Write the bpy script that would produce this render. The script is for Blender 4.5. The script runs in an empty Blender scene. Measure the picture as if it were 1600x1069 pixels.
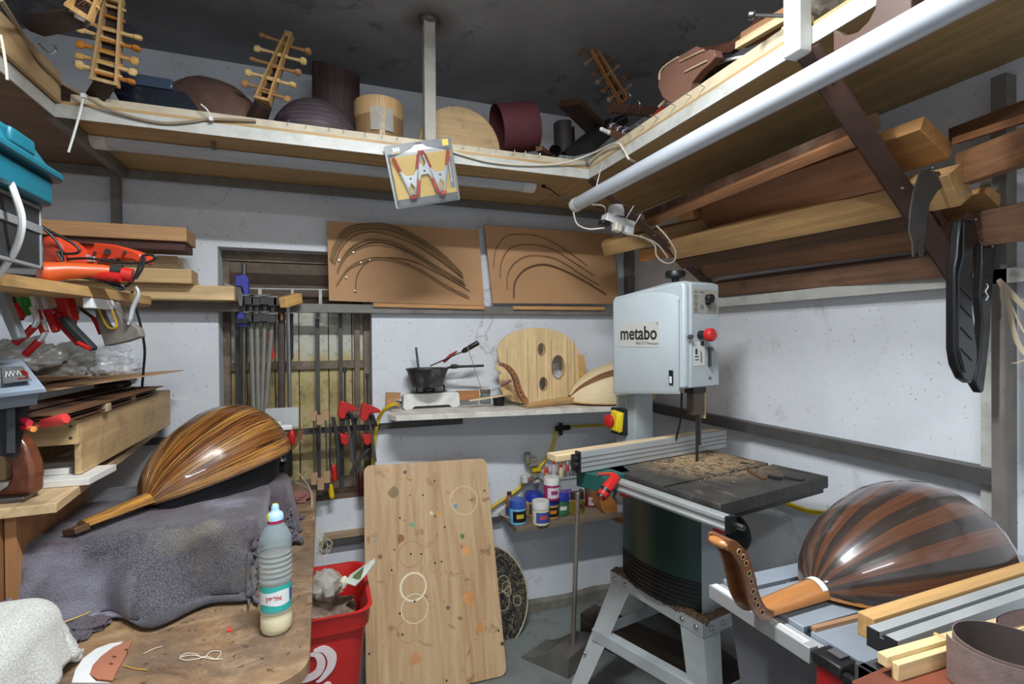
import bpy, math, random
from mathutils import Vector, Matrix, noise
from mathutils.geometry import tessellate_polygon
PI = math.pi
rnd = random.Random(7)
SC = bpy.context.scene
COL = SC.collection

# ------------------------------------------------------------------ camera
CH = 1.46
YAW, PIT, ROL = (math.radians(a) for a in (20.525, -.359, -.458))
FPX = 792.9
_f = Vector((math.sin(YAW)*math.cos(PIT), math.cos(YAW)*math.cos(PIT), math.sin(PIT)))
_r = Vector((math.cos(YAW), -math.sin(YAW), 0)); _u = _r.cross(_f)
_r, _u = _r*math.cos(ROL)+_u*math.sin(ROL), -_r*math.sin(ROL)+_u*math.cos(ROL)
CAM = Vector((0, 0, CH))
cd = bpy.data.cameras.new('camera'); cam = bpy.data.objects.new('camera', cd); COL.objects.link(cam)
cam.matrix_world = Matrix(((_r.x, _u.x, -_f.x, 0), (_r.y, _u.y, -_f.y, 0), (_r.z, _u.z, -_f.z, CH), (0, 0, 0, 1)))
cd.sensor_width = 36; cd.lens = FPX/1600*36; cd.clip_start = .02; cd.clip_end = 50
SC.camera = cam
# ------------------------------------------------------------------ light, exposure
SC.view_settings.view_transform = 'Standard'; SC.view_settings.look = 'None'
SC.view_settings.gamma = 1; SC.view_settings.use_curve_mapping = False
SC.view_settings.exposure = 0.62
wd = bpy.data.worlds.new('world'); SC.world = wd; wd.use_nodes = True
wd.node_tree.nodes['Background'].inputs[0].default_value = (.75, .85, 1, 1)
wd.node_tree.nodes['Background'].inputs[1].default_value = .3

def area(name, loc, size, sy, power, col, rot=(0, 0, 0)):
    l = bpy.data.lights.new(name, 'AREA'); l.shape = 'RECTANGLE'; l.size = size; l.size_y = sy
    l.energy = power; l.color = col
    o = bpy.data.objects.new(name, l); COL.objects.link(o); o.location = loc; o.rotation_euler = rot
    return o
KEY = (.22, .72, 2.60)
area('lamp_light', (KEY[0], KEY[1], KEY[2]-.035), .62, .07, 31, (.93, .97, 1))
area('lamp_light', (.2, -.9, 2.56), 1.1, .12, 13, (.93, .97, 1))  # fill lamp added behind the camera for ambient light

XL, XR, YB, ZC, YF = -1.28, 1.677, 2.515, 2.68, -1.9

def at(px, py, X=None, Y=None, Z=None, D=None):
    """world point on the real plane X/Y/Z (or at depth D) seen along a sight line"""
    d = _f+_r*((px-800)/FPX)-_u*((py-534.5)/FPX)
    if X is not None: t = X/d.x
    elif Y is not None: t = Y/d.y
    elif Z is not None: t = (Z-CH)/d.z
    else: t = D
    return CAM+d*t

# ------------------------------------------------------------------ mesh builder
class MB:
    def __init__(s): s.v = []; s.f = []; s.mi = []; s.uv = []
    def add(s, vs, fs, M=None, mi=0, uvs=None):
        o = len(s.v)
        s.v += [(M @ Vector(p)) if M is not None else Vector(p) for p in vs]
        for k, f in enumerate(fs):
            s.f.append([i+o for i in f]); s.mi.append(mi)
            s.uv.append([uvs[i] for i in f] if uvs else None)
        return s
    def box(s, x0, x1, y0, y1, z0, z1, M=None, mi=0):
        v = [(x, y, z) for x in (x0, x1) for y in (y0, y1) for z in (z0, z1)]
        return s.add(v, [(0, 1, 3, 2), (4, 6, 7, 5), (0, 4, 5, 1), (2, 3, 7, 6), (0, 2, 6, 4), (1, 5, 7, 3)], M, mi)
    def cbox(s, c, sz, M=None, mi=0):
        return s.box(c[0]-sz[0]/2, c[0]+sz[0]/2, c[1]-sz[1]/2, c[1]+sz[1]/2, c[2]-sz[2]/2, c[2]+sz[2]/2, M, mi)
    def prism(s, pts, z0, z1, M=None, mi=0, holes=()):
        """polygon in local XY, from z0 to z1, with optional holes"""
        loops = [list(pts)]+[list(h) for h in holes]
        flat = [p for l in loops for p in l]; n = len(flat)
        tr = tessellate_polygon([[Vector((p[0], p[1], 0)) for p in l] for l in loops])
        v = [(p[0], p[1], z0) for p in flat]+[(p[0], p[1], z1) for p in flat]
        fs = []
        if holes or len(pts) > 60:
            for t in tr:
                a, b, c = (flat[i] for i in t)
                ar = (b[0]-a[0])*(c[1]-a[1])-(b[1]-a[1])*(c[0]-a[0])
                t = tuple(t) if ar > 0 else tuple(reversed(t))
                fs.append(tuple(reversed(t))); fs.append(tuple(i+n for i in t))
        else:
            ar = sum(pts[i][0]*pts[(i+1) % n][1]-pts[(i+1) % n][0]*pts[i][1] for i in range(n))
            o = list(range(n)) if ar > 0 else list(range(n))[::-1]
            fs.append(tuple(reversed(o))); fs.append(tuple(i+n for i in o))
        k = 0
        for li, l in enumerate(loops):
            m = len(l)
            ar = sum(l[i][0]*l[(i+1) % m][1]-l[(i+1) % m][0]*l[i][1] for i in range(m))
            pos = (ar > 0) == (li == 0)
            for i in range(m):
                a, b = k+i, k+(i+1) % m
                fs.append((a, b, b+n, a+n) if pos else (b, a, a+n, b+n))
            k += m
        return s.add(v, fs, M, mi)
    def grid(s, P, M=None, mi=0, closed=False, uv=True, mif=None):
        n, m = len(P), len(P[0]); vs = [p for r in P for p in r]
        uvs = [(j/(m-1 if not closed else m), i/(n-1)) for i in range(n) for j in range(m)]
        o = len(s.v); s.v += [(M @ Vector(p)) if M is not None else Vector(p) for p in vs]
        for i in range(n-1):
            for j in range(m if closed else m-1):
                j2 = (j+1) % m
                q = (i*m+j, i*m+j2, (i+1)*m+j2, (i+1)*m+j)
                s.f.append([a+o for a in q]); s.mi.append(mif(i, j) if mif else mi)
                u = [uvs[a] for a in q]
                if closed and j2 == 0: u[1] = (1, u[1][1]); u[2] = (1, u[2][1])
                s.uv.append(u)
        return s
    def tube(s, path, r, n=8, M=None, mi=0, caps=True, flat=1.0):
        P = [Vector(p) for p in path]; rr = r if isinstance(r, (list, tuple)) else [r]*len(P)
        t0 = (P[1]-P[0]).normalized()
        a = t0.cross(Vector((0, 0, 1)))
        if a.length < .1: a = t0.cross(Vector((0, 1, 0)))
        a.normalize(); rings = []
        for i, p in enumerate(P):
            t = (P[min(i+1, len(P)-1)]-P[max(i-1, 0)]).normalized()
            a = (a-t*a.dot(t)).normalized(); b = t.cross(a)
            rings.append([p+(a*math.cos(k*2*PI/n)*flat+b*math.sin(k*2*PI/n))*rr[i] for k in range(n)])
        o = len(s.v); s.grid(rings, M, mi, closed=True)
        if caps:
            s.f.append([o+k for k in range(n)][::-1]); s.mi.append(mi); s.uv.append(None)
            q = o+(len(P)-1)*n
            s.f.append([q+k for k in range(n)]); s.mi.append(mi); s.uv.append(None)
        return s
    def cyl(s, a, b, r, n=20, M=None, mi=0, r2=None):
        return s.tube([a, b], [r, r if r2 is None else r2], n, M, mi)
    def lathe(s, prof, n=28, M=None, mi=0, mif=None, sx=1, sy=1):
        P = [[(r*math.cos(-k*2*PI/n)*sx, r*math.sin(-k*2*PI/n)*sy, z) for k in range(n)][::-1] for r, z in prof]
        return s.grid(P, M, mi, closed=True, mif=mif)
    def ell(s, c, rx, ry, rz, n=16, M=None, mi=0, lump=0, seed=0):
        P = []
        for i in range(n+1):
            th = PI*i/n; row = []
            for j in range(n*2):
                ph = j*PI/n
                d = Vector((math.sin(th)*math.cos(ph), math.sin(th)*math.sin(ph), -math.cos(th)))
                k = 1+lump*noise.noise(d*2.3+Vector((seed, seed, 0)))+lump*.5*noise.noise(d*6+Vector((seed, 0, 3)))
                row.append((c[0]+d.x*rx*k, c[1]+d.y*ry*k, c[2]+d.z*rz*k))
            P.append(row)
        return s.grid(P, M, mi, closed=True)

WM = {}
def setp(o, label=None, cat=None, group=None, kind=None):
    if label: o['label'] = label
    if cat: o['category'] = cat
    if group: o['group'] = group
    if kind: o['kind'] = kind
    return o
def obj(name, mb, mats, parent=None, M=None, bevel=0, label=None, cat=None, group=None, kind=None, ang=38):
    me = bpy.data.meshes.new(name)
    vs = [Vector(v) for v in mb.v]
    if M is None:
        lo = [min(v[i] for v in vs) for i in range(3)]; hi = [max(v[i] for v in vs) for i in range(3)]
        c = Vector(((lo[0]+hi[0])/2, (lo[1]+hi[1])/2, lo[2]))
        vs = [v-c for v in vs]; M = Matrix.Translation(c)
    me.from_pydata([tuple(v) for v in vs], [], mb.f)
    if not isinstance(mats, (list, tuple)): mats = [mats]
    for m in mats: me.materials.append(m)
    me.polygons.foreach_set('material_index', mb.mi)
    if any(mb.uv):
        uvl = me.uv_layers.new(name='UVMap')
        for p, u in zip(me.polygons, mb.uv):
            if u:
                for li, q in zip(p.loop_indices, u): uvl.data[li].uv = q
    me.polygons.foreach_set('use_smooth', [True]*len(me.polygons))
    me.update(); me.set_sharp_from_angle(angle=math.radians(ang))
    o = bpy.data.objects.new(name, me); COL.objects.link(o)
    put(o, M, parent)
    if bevel:
        b = o.modifiers.new('bevel', 'BEVEL'); b.width = bevel; b.segments = 2; b.limit_method = 'ANGLE'; b.angle_limit = math.radians(40)
        b.harden_normals = False
    return setp(o, label, cat, group, kind)
def put(o, M, parent=None):
    WM[o.name] = M.copy()
    if parent:
        o.parent = parent; o.matrix_local = WM[parent.name].inverted() @ M
    else: o.matrix_local = M
def thing(name, label, cat, loc=(0, 0, 0), group=None, M=None):
    o = bpy.data.objects.new(name, None); COL.objects.link(o); o.empty_display_size = .02
    put(o, M if M is not None else Matrix.Translation(Vector(loc)))
    return setp(o, label, cat, group)
def struct(name, mb, mat, M=None, parent=None, bevel=0):
    o = obj(name, mb, mat, parent, M, bevel)
    if not parent: o['kind'] = 'structure'
    return o
def frame(o, x, z=None, y=None):
    """matrix with local X along x; local Z near z, or local Y near y"""
    x = Vector(x).normalized()
    if z is not None:
        z = Vector(z); z = (z-x*z.dot(x)).normalized(); y = z.cross(x)
    else:
        y = Vector(y); y = (y-x*y.dot(x)).normalized(); z = x.cross(y)
    o = Vector(o)
    return Matrix(((x.x, y.x, z.x, o.x), (x.y, y.y, z.y, o.y), (x.z, y.z, z.z, o.z), (0, 0, 0, 1)))
def beam(name, p0, p1, w, h, mat, z=(0, 0, 1), parent=None, bevel=.001, ox=0, oz=0, **k):
    """board from p0 to p1, local X along it, w across, h along z"""
    p0, p1 = Vector(p0), Vector(p1); L = (p1-p0).length
    mb = MB().box(0, L, -w/2+ox, w/2+ox, -h/2+oz, h/2+oz)
    return obj(name, mb, mat, parent, frame(p0, p1-p0, z=z), bevel, **k)
def plate(name, pts, t, mat, parent=None, bevel=0, holes=(), away=True, xdir=None, **k):
    """flat outline from world points, its own thickness t, laid away from the viewer side"""
    P = [Vector(p) for p in pts]; c = sum(P, Vector())/len(P)
    n = Vector()
    for i in range(len(P)): n += (P[i]-c).cross(P[(i+1) % len(P)]-c)
    n.normalize()
    if n.dot(CAM-c) < 0: n = -n
    x = Vector(xdir) if xdir is not None else (P[1]-P[0])
    M = frame(c, x, z=n); Mi = M.inverted()
    q = [(Mi @ p).xy for p in P]; hh = [[(Mi @ Vector(p)).xy for p in h] for h in holes]
    mb = MB().prism(q, -t if away else 0, 0 if away else t, holes=hh)
    return obj(name, mb, mat, parent, M, bevel, **k)
def smooth(pts, n=6, closed=False):
    """Catmull-Rom through points"""
    P = [Vector(p) for p in pts]; out = []; N = len(P)
    rng = range(N if closed else N-1)
    for i in rng:
        if closed: a, b, c, d = P[(i-1) % N], P[i], P[(i+1) % N], P[(i+2) % N]
        else: a, b, c, d = P[max(i-1, 0)], P[i], P[i+1], P[min(i+2, N-1)]
        for k in range(n):
            t = k/n
            out.append(.5*((2*b)+(c-a)*t+(2*a-5*b+4*c-d)*t*t+(3*b-a-3*c+d)*t**3))
    if not closed: out.append(P[-1])
    return out
def children(o): return [c for c in bpy.data.objects if c.parent == o]
def copytree(o, M=None, parent=None, label=None, group=None):
    c = o.copy(); COL.objects.link(c)
    if parent: c.parent = parent; c.matrix_local = o.matrix_local.copy(); WM[c.name] = WM[parent.name] @ o.matrix_local
    else: put(c, M)
    for ch in children(o): copytree(ch, parent=c)
    if label: c['label'] = label
    if group: c['group'] = group
    return c
def text(name, body, width, mat, M, parent=None, ext=.0004, font_shear=0, height=None, bold=0):
    cu = bpy.data.curves.new(name, 'FONT'); cu.body = body; cu.extrude = 0; cu.align_x = 'LEFT'; cu.resolution_u = 4
    cu.offset = bold; cu.shear = font_shear
    to = bpy.data.objects.new(name+'_tmp', cu); COL.objects.link(to)
    dg = bpy.context.evaluated_depsgraph_get(); dg.update()
    me = bpy.data.meshes.new_from_object(to.evaluated_get(dg))
    bpy.data.objects.remove(to)
    if not me.vertices: return None
    xs = [v.co.x for v in me.vertices]; ys = [v.co.y for v in me.vertices]
    s = width/(max(xs)-min(xs)); sy = s if height is None else height/(max(ys)-min(ys)); x0 = min(xs); y0 = min(ys)
    mb = MB(); vs = [((v.co.x-x0)*s, (v.co.y-y0)*sy, ext) for v in me.vertices]
    mb.add(vs, [tuple(p.vertices) for p in me.polygons])
    mb.add([(v[0], v[1], 0) for v in vs], [tuple(reversed(p.vertices)) for p in me.polygons])
    bpy.data.meshes.remove(me)
    return obj(name, mb, mat, parent, M)
def circ(cx, cy, r, n=20, ry=None):
    return [(cx+r*math.cos(i*2*PI/n), cy+(ry or r)*math.sin(i*2*PI/n)) for i in range(n)]
def rrect(x0, x1, y0, y1, r, n=5):
    o = []
    for cx, cy, a in ((x1-r, y1-r, 0), (x0+r, y1-r, 90), (x0+r, y0+r, 180), (x1-r, y0+r, 270)):
        for k in range(n+1):
            t = math.radians(a+90*k/n); o.append((cx+r*math.cos(t), cy+r*math.sin(t)))
    return o

# ------------------------------------------------------------------ materials
def srgb(c):
    return tuple(((x/255)/12.92 if x/255 <= .04045 else ((x/255+.055)/1.055)**2.4) for x in c)+(1,)
class NT:
    def __init__(s, name):
        s.m = bpy.data.materials.new(name); s.m.use_nodes = True; s.t = s.m.node_tree
        s.b = s.t.nodes['Principled BSDF']
    def n(s, ty, **k):
        o = s.t.nodes.new(ty)
        for a, b in k.items(): setattr(o, a, b)
        return o
    def l(s, a, b): s.t.links.new(a, b)
    def coord(s, kind='Object', scale=(1, 1, 1), rot=(0, 0, 0), loc=(0, 0, 0)):
        tc = s.n('ShaderNodeTexCoord'); mp = s.n('ShaderNodeMapping')
        mp.inputs['Scale'].default_value = scale; mp.inputs['Rotation'].default_value = rot; mp.inputs['Location'].default_value = loc
        s.l(tc.outputs[kind], mp.inputs[0]); return mp.outputs[0]
    def noise(s, vec, sc, det=4, rough=.6, dist=0):
        o = s.n('ShaderNodeTexNoise'); o.inputs['Scale'].default_value = sc; o.inputs['Detail'].default_value = det
        o.inputs['Roughness'].default_value = rough; o.inputs['Distortion'].default_value = dist
        s.l(vec, o.inputs['Vector']); return o.outputs['Fac']
    def ramp(s, fac, stops):
        o = s.n('ShaderNodeValToRGB'); e = o.color_ramp.elements
        e[0].position, e[0].color = stops[0][0], stops[0][1]; e[1].position, e[1].color = stops[-1][0], stops[-1][1]
        for p, c in stops[1:-1]: q = e.new(p); q.color = c
        s.l(fac, o.inputs[0]); return o.outputs[0]
    def mix(s, fac, a, b, mode='MIX'):
        o = s.n('ShaderNodeMix'); o.data_type = 'RGBA'; o.blend_type = mode
        for i, x in ((0, fac), (6, a), (7, b)):
            if isinstance(x, (int, float)): o.inputs[i].default_value = x
            elif isinstance(x, tuple): o.inputs[i].default_value = x
            else: s.l(x, o.inputs[i])
        return o.outputs[2]
    def bump(s, h, st=.2, dist=.002):
        o = s.n('ShaderNodeBump'); o.inputs['Strength'].default_value = st; o.inputs['Distance'].default_value = dist
        s.l(h, o.inputs['Height']); s.l(o.outputs[0], s.b.inputs['Normal'])
    def done(s, col=None, rough=.5, metal=0, coat=0, spec=None):
        if col is not None:
            if isinstance(col, tuple): s.b.inputs['Base Color'].default_value = col
            else: s.l(col, s.b.inputs['Base Color'])
        if isinstance(rough, (int, float)): s.b.inputs['Roughness'].default_value = rough
        else: s.l(rough, s.b.inputs['Roughness'])
        s.b.inputs['Metallic'].default_value = metal; s.b.inputs['Coat Weight'].default_value = coat
        s.b.inputs['Coat Roughness'].default_value = .06
        if spec is not None: s.b.inputs['Specular IOR Level'].default_value = spec
        return s.m
def k3(c, f): return tuple(min(255, max(0, x*f)) for x in c)
MC = {}
def wood(c, dark=.62, axis='X', sc=1.0, rough=.6, coat=0, dirt=0.0, streak=0, uv=False, dc=(50, 38, 28)):
    key = ('w', c, dark, axis, sc, rough, coat, dirt, streak, uv, dc)
    if key in MC: return MC[key]
    s = NT('wood')
    g = {'X': (.9, 14, 14), 'Y': (14, .9, 14), 'Z': (14, 14, .9)}[axis]
    if uv: g = (17, 1.0, 1)
    v = s.coord('UV' if uv else 'Object', tuple(x*sc for x in g))
    n1 = s.noise(v, 3.2, 6, .62, .6)
    col = s.ramp(n1, [(.28, srgb(k3(c, dark))), (.5, srgb(k3(c, (1+dark)/2*1.02))), (.68, srgb(k3(c, 1.06)))])
    if streak:
        n3 = s.noise(v, 1.6, 5, .7, 1.2)
        fac = s.ramp(n3, [(.47, (0, 0, 0, 1)), (.56, (1, 1, 1, 1))])
        m = s.n('ShaderNodeMath', operation='MULTIPLY'); m.inputs[1].default_value = streak; s.l(fac, m.inputs[0])
        col = s.mix(m.outputs[0], col, srgb((48, 24, 12)))
    if dirt:
        n2 = s.noise(s.coord('Object'), 9, 8, .7, .4)
        fac = s.ramp(n2, [(.5, (0, 0, 0, 1)), (.75, (dirt,)*3+(1,))])
        col = s.mix(fac, col, srgb(dc))
    s.bump(n1, .12, .001)
    MC[key] = s.done(col, rough, coat=coat); return MC[key]
def paint(c, rough=.55, var=.08, dirt=0, dc=(70, 62, 52), sc=8, metal=0, coat=0, spec=None, bump=0, dsc=6):
    key = ('p', c, rough, var, dirt, dc, sc, metal, coat, spec, bump, dsc)
    if key in MC: return MC[key]
    s = NT('paint'); v = s.coord('Object')
    n = s.noise(v, sc, 5, .6)
    col = s.ramp(n, [(.3, srgb(k3(c, 1-var))), (.7, srgb(k3(c, 1+var*.6)))])
    if dirt:
        n2 = s.noise(v, dsc, 9, .75, .3)
        fac = s.ramp(n2, [(.5, (0, 0, 0, 1)), (.72, (dirt,)*3+(1,))])
        col = s.mix(fac, col, srgb(dc))
    if bump: s.bump(s.noise(v, sc*6, 4), bump, .003)
    MC[key] = s.done(col, rough, metal, coat, spec); return MC[key]
def metal(c, rough=.35, var=.1): return paint(c, rough, var, metal=1)
def glass(c=(235, 240, 240), rough=.08, alpha=None, tr=.9):
    s = NT('clear'); s.b.inputs['Transmission Weight'].default_value = tr; s.b.inputs['IOR'].default_value = 1.12
    return s.done(srgb(c), rough)
def cloth(c, c2, rough=.95, sc=90, st=.5, stains=()):
    s = NT('cloth'); v = s.coord('Object')
    n = s.noise(v, sc, 2, .5); big = s.noise(v, 4, 5, .6, .5)
    col = s.mix(s.ramp(n, [(.35, (0, 0, 0, 1)), (.65, (1, 1, 1, 1))]), srgb(c), srgb(c2))
    for i, (sc_, lo, amt, cc) in enumerate(stains):
        nn = s.noise(s.coord('Object', loc=(i*3.1+1, i*1.7, 5)), sc_, 5, .55, .4)
        col = s.mix(s.ramp(nn, [(lo, (0, 0, 0, 1)), (lo+.12, (amt,)*3+(1,))]), col, srgb(cc))
    s.bump(n, st, .006); s.b.inputs['Sheen Weight'].default_value = .2
    return s.done(col, rough)

def wall_mat(name='plaster', base=(226, 230, 236), hz=True):
    s = NT(name); v = s.coord('Object')
    n = s.noise(v, 2.5, 6, .6, .3)
    col = s.ramp(n, [(.3, srgb(k3(base, .93))), (.7, srgb(base))])
    sp = s.noise(v, 80, 2, .5)                      # small specks
    col = s.mix(s.ramp(sp, [(.70, (0, 0, 0, 1)), (.73, (.6, .6, .6, 1))]), col, srgb((105, 98, 92)))
    st = s.noise(v, 5.5, 9, .72, .8)
    col = s.mix(s.ramp(st, [(.58, (0, 0, 0, 1)), (.72, (.45, .45, .45, 1))]), col, srgb((150, 138, 125)))
    gp = s.n('ShaderNodeNewGeometry'); sx = s.n('ShaderNodeSeparateXYZ'); s.l(gp.outputs['Position'], sx.inputs[0])
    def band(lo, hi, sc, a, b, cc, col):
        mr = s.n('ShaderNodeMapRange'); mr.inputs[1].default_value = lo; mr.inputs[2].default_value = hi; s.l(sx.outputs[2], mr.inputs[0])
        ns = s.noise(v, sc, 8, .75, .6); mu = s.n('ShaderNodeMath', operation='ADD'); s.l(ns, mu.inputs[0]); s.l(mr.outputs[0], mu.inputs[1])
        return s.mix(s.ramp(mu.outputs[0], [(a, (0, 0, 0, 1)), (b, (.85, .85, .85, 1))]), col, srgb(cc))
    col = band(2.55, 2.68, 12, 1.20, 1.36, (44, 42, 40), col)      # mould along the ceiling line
    col = band(.5, .0, 7, 1.12, 1.22, (150, 140, 126), col)        # damp, peeled plaster near the floor
    vo = s.n('ShaderNodeTexVoronoi'); vo.feature = 'DISTANCE_TO_EDGE'; vo.inputs['Scale'].default_value = 1.3
    nz = s.n('ShaderNodeTexNoise'); nz.inputs['Scale'].default_value = 3; nz.inputs['Detail'].default_value = 8
    s.l(v, nz.inputs['Vector']); ad = s.n('ShaderNodeMix'); ad.data_type = 'VECTOR'; ad.inputs[0].default_value = .3
    s.l(v, ad.inputs[4]); s.l(nz.outputs['Color'], ad.inputs[5]); s.l(ad.outputs[1], vo.inputs['Vector'])
    cr = s.ramp(vo.outputs['Distance'], [(0, (.45, .45, .45, 1)), (.0035, (0, 0, 0, 1))])
    msk = s.ramp(s.noise(v, 1.7, 2), [(.5, (0, 0, 0, 1)), (.6, (1, 1, 1, 1))])
    col = s.mix(s.mix(1.0, cr, msk, 'MULTIPLY'), col, srgb((120, 115, 110)))
    s.bump(s.noise(v, 14, 8, .7), .25, .004)
    return s.done(col, .7)

GREY_STEEL = paint((122, 118, 112), .5, .12, .5, (84, 66, 52), 10)
DARK_STEEL = paint((78, 76, 74), .5, .12, .4, (60, 48, 40), 10)
WHITE_STEEL = paint((190, 190, 184), .45, .06, .55, (120, 108, 92), 14, dsc=11)
RUST = paint((82, 58, 50), .6, .2, .45, (56, 38, 30), 12)
BLACK = paint((24, 24, 26), .4, .1)
BLACKR = paint((30, 30, 32), .75, .15)
WHITEP = paint((225, 226, 224), .4, .04)
RED = paint((188, 34, 30), .35, .06)
BLUE = paint((44, 52, 150), .4, .06)
STEEL = metal((190, 192, 195), .3)
ALU = paint((186, 190, 190), .4, .05, metal=.4)
IRON = metal((110, 108, 106), .4)
PLY = wood((200, 166, 120), .78, 'X', .8)
PINE = wood((214, 180, 130), .74, 'X', 1.0)
PALE = wood((226, 200, 158), .82, 'X', 1.0)
MAPLE = wood((236, 216, 178), .86, 'Z', 1.0)
OAKB = wood((120, 78, 50), .6, 'X', 1.0)
REDW = wood((126, 84, 60), .68, 'X', 1.1)
DARKW = wood((66, 44, 38), .6, 'X', 1.0)
CARD = paint((190, 152, 110), .85, .06)

# ================================================================== the room
WALL = wall_mat()
# ceiling paint: sooty grey with peeled patches and a rust stain where the post is fixed
s = NT('ceiling_paint'); v = s.coord('Object')
n = s.noise(v, 1.6, 7, .6, .5)
col = s.ramp(n, [(.3, srgb((122, 122, 124))), (.7, srgb((160, 160, 162)))])
p_ = s.noise(v, 3.1, 9, .7, .7)
col = s.mix(s.ramp(p_, [(.57, (0, 0, 0, 1)), (.62, (.6, .6, .6, 1))]), col, srgb((96, 96, 98)))
gp = s.n('ShaderNodeNewGeometry'); vd = s.n('ShaderNodeVectorMath', operation='DISTANCE'); vd.inputs[1].default_value = (.40, 1.93, ZC)
s.l(gp.outputs['Position'], vd.inputs[0])
col = s.mix(s.ramp(vd.outputs['Value'], [(.02, (.95, .95, .95, 1)), (.05, (.55, .55, .55, 1)), (.12, (0, 0, 0, 1))]), col, srgb((80, 56, 38)))
s.bump(s.noise(v, 7, 9, .75), .35, .01)
CEIL = s.done(col, .85)
s = NT('floor_concrete'); v = s.coord('Object')
col = s.ramp(s.noise(v, 2.2, 8, .65, .4), [(.32, srgb((92, 92, 86))), (.52, srgb((128, 134, 130))), (.7, srgb((112, 128, 126)))])
col = s.mix(s.ramp(s.noise(v, 11, 8, .7), [(.55, (0, 0, 0, 1)), (.72, (.5, .5, .5, 1))]), col, srgb((74, 66, 56)))
s.bump(s.noise(v, 20, 8, .7), .2, .004)
FLOOR = s.done(col, .6)
CEMENT = paint((120, 116, 106), .8, .2, .6, (80, 70, 58), 9, bump=.3)

def setbox(name, x0, x1, y0, y1, z0, z1, mat):
    o = struct(name, MB().box(x0, x1, y0, y1, z0, z1), mat, M=Matrix.Identity(4)); return o
setbox('floor', XL-.1, XR+.1, YF-.1, YB+.2, -.1, 0, FLOOR)
setbox('ceiling', XL-.1, XR+.1, YF-.1, YB+.2, ZC, ZC+.1, CEIL)
setbox('wall_left', XL-.1, XL, YF, YB, 0, ZC, WALL)
setbox('wall_right', XR, XR+.1, YF, YB, 0, ZC, WALL)
setbox('wall_front', XL-.1, XR+.1, YF-.1, YF, 0, ZC, WALL)
NX0, NX1, NZ0, NZ1 = -.421, .224, .735, 1.872
mb = MB()
mb.box(XL-.1, NX0, YB, YB+.2, 0, ZC).box(NX1, XR+.1, YB, YB+.2, 0, ZC)
mb.box(NX0, NX1, YB, YB+.2, 0, NZ0).box(NX0, NX1, YB, YB+.2, NZ1, ZC)
struct('wall_back', mb, WALL, M=Matrix.Identity(4))
# rough cement skirting at the wall feet
def rough_strip(name, a, b, h, t, nrm):
    a, b, nrm = Vector(a), Vector(b), Vector(nrm); N = 46; P = []
    for i in range(N+1):
        p = a.lerp(b, i/N); hh = h*(1+.35*noise.noise(p*6)); tt = t*(1+.3*noise.noise(p*9+Vector((4, 0, 0))))
        P.append([p+nrm*tt*1.2, p+nrm*tt+Vector((0, 0, hh*.8)), p+nrm*tt*.55+Vector((0, 0, hh)), p+Vector((0, 0, hh*1.02))])
    struct(name, MB().grid(P), CEMENT)
rough_strip('baseboard_back', (XR, YB, 0), (XL, YB, 0), .055, .03, (0, -1, 0))
rough_strip('baseboard_right', (XR, -.3, 0), (XR, YB, 0), .055, .03, (-1, 0, 0))

# window in its niche: stained boards, glazing bars, louvres
s = NT('stained_window_board'); v = s.coord('Object')
base = s.ramp(s.noise(v, 3.2, 6, .6, .3), [(.3, srgb((166, 146, 92))), (.55, srgb((196, 180, 130))), (.75, srgb((206, 202, 184)))])
base = s.mix(s.ramp(s.noise(s.coord('Object', (9, 9, 1.4)), 1.7, 8, .7, 1.2), [(.56, (0, 0, 0, 1)), (.64, (.85, .85, .85, 1))]), base, srgb((74, 54, 38)))
gz = s.n('ShaderNodeNewGeometry'); sz = s.n('ShaderNodeSeparateXYZ'); s.l(gz.outputs['Position'], sz.inputs[0])
mr = s.n('ShaderNodeMapRange'); mr.inputs[1].default_value = 1.25; mr.inputs[2].default_value = 1.6; s.l(sz.outputs[2], mr.inputs[0])
ad_ = s.n('ShaderNodeMath', operation='ADD'); s.l(mr.outputs[0], ad_.inputs[0]); s.l(s.noise(v, 6, 7, .7), ad_.inputs[1])
base = s.mix(s.ramp(ad_.outputs[0], [(.85, (0, 0, 0, 1)), (1.1, (.8, .8, .8, 1))]), base, srgb((206, 208, 200)))
low = s.ramp(ad_.outputs[0], [(.40, (.75, .75, .75, 1)), (.50, (0, 0, 0, 1))]); base = s.mix(low, base, srgb((104, 84, 58)))
base = s.mix(s.ramp(s.noise(v, 24, 6, .7), [(.55, (0, 0, 0, 1)), (.7, (.6, .6, .6, 1))]), base, srgb((92, 76, 56)))
STAINB = s.done(base, .75)
GRIM = paint((128, 114, 98), .75, .25, .8, (50, 38, 30), 7)
GRIMD = paint((82, 66, 54), .75, .3, .7, (40, 30, 24), 9)
w = thing('window_1', None, None, (0, YB+.13, NZ0)); w['kind'] = 'structure'
yb = YB+.13
obj('added_backing', MB().box(NX0, NX1, yb+.032, yb+.05, NZ0, NZ1), GRIMD, w)  # dark panel added to block light showing between the boards
for i, (a, b) in enumerate(((NX0, -.33), (-.33, -.21), (-.21, -.105), (-.105, .03), (.03, .14), (.14, NX1))):
    obj('window_board', MB().box(a+.002, b-.002, yb+.012, yb+.03, NZ0, 1.60), STAINB, w, bevel=.002)
for k in range(5):
    z = 1.615+.052*k
    M = Matrix.Translation((0, yb+.01, z)) @ Matrix.Rotation(math.radians(24), 4, 'X')
    obj('window_louvre', MB().box(NX0, NX1, -.004, .004, 0, .06, M), GRIM if k % 2 else GRIMD, w)
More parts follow.
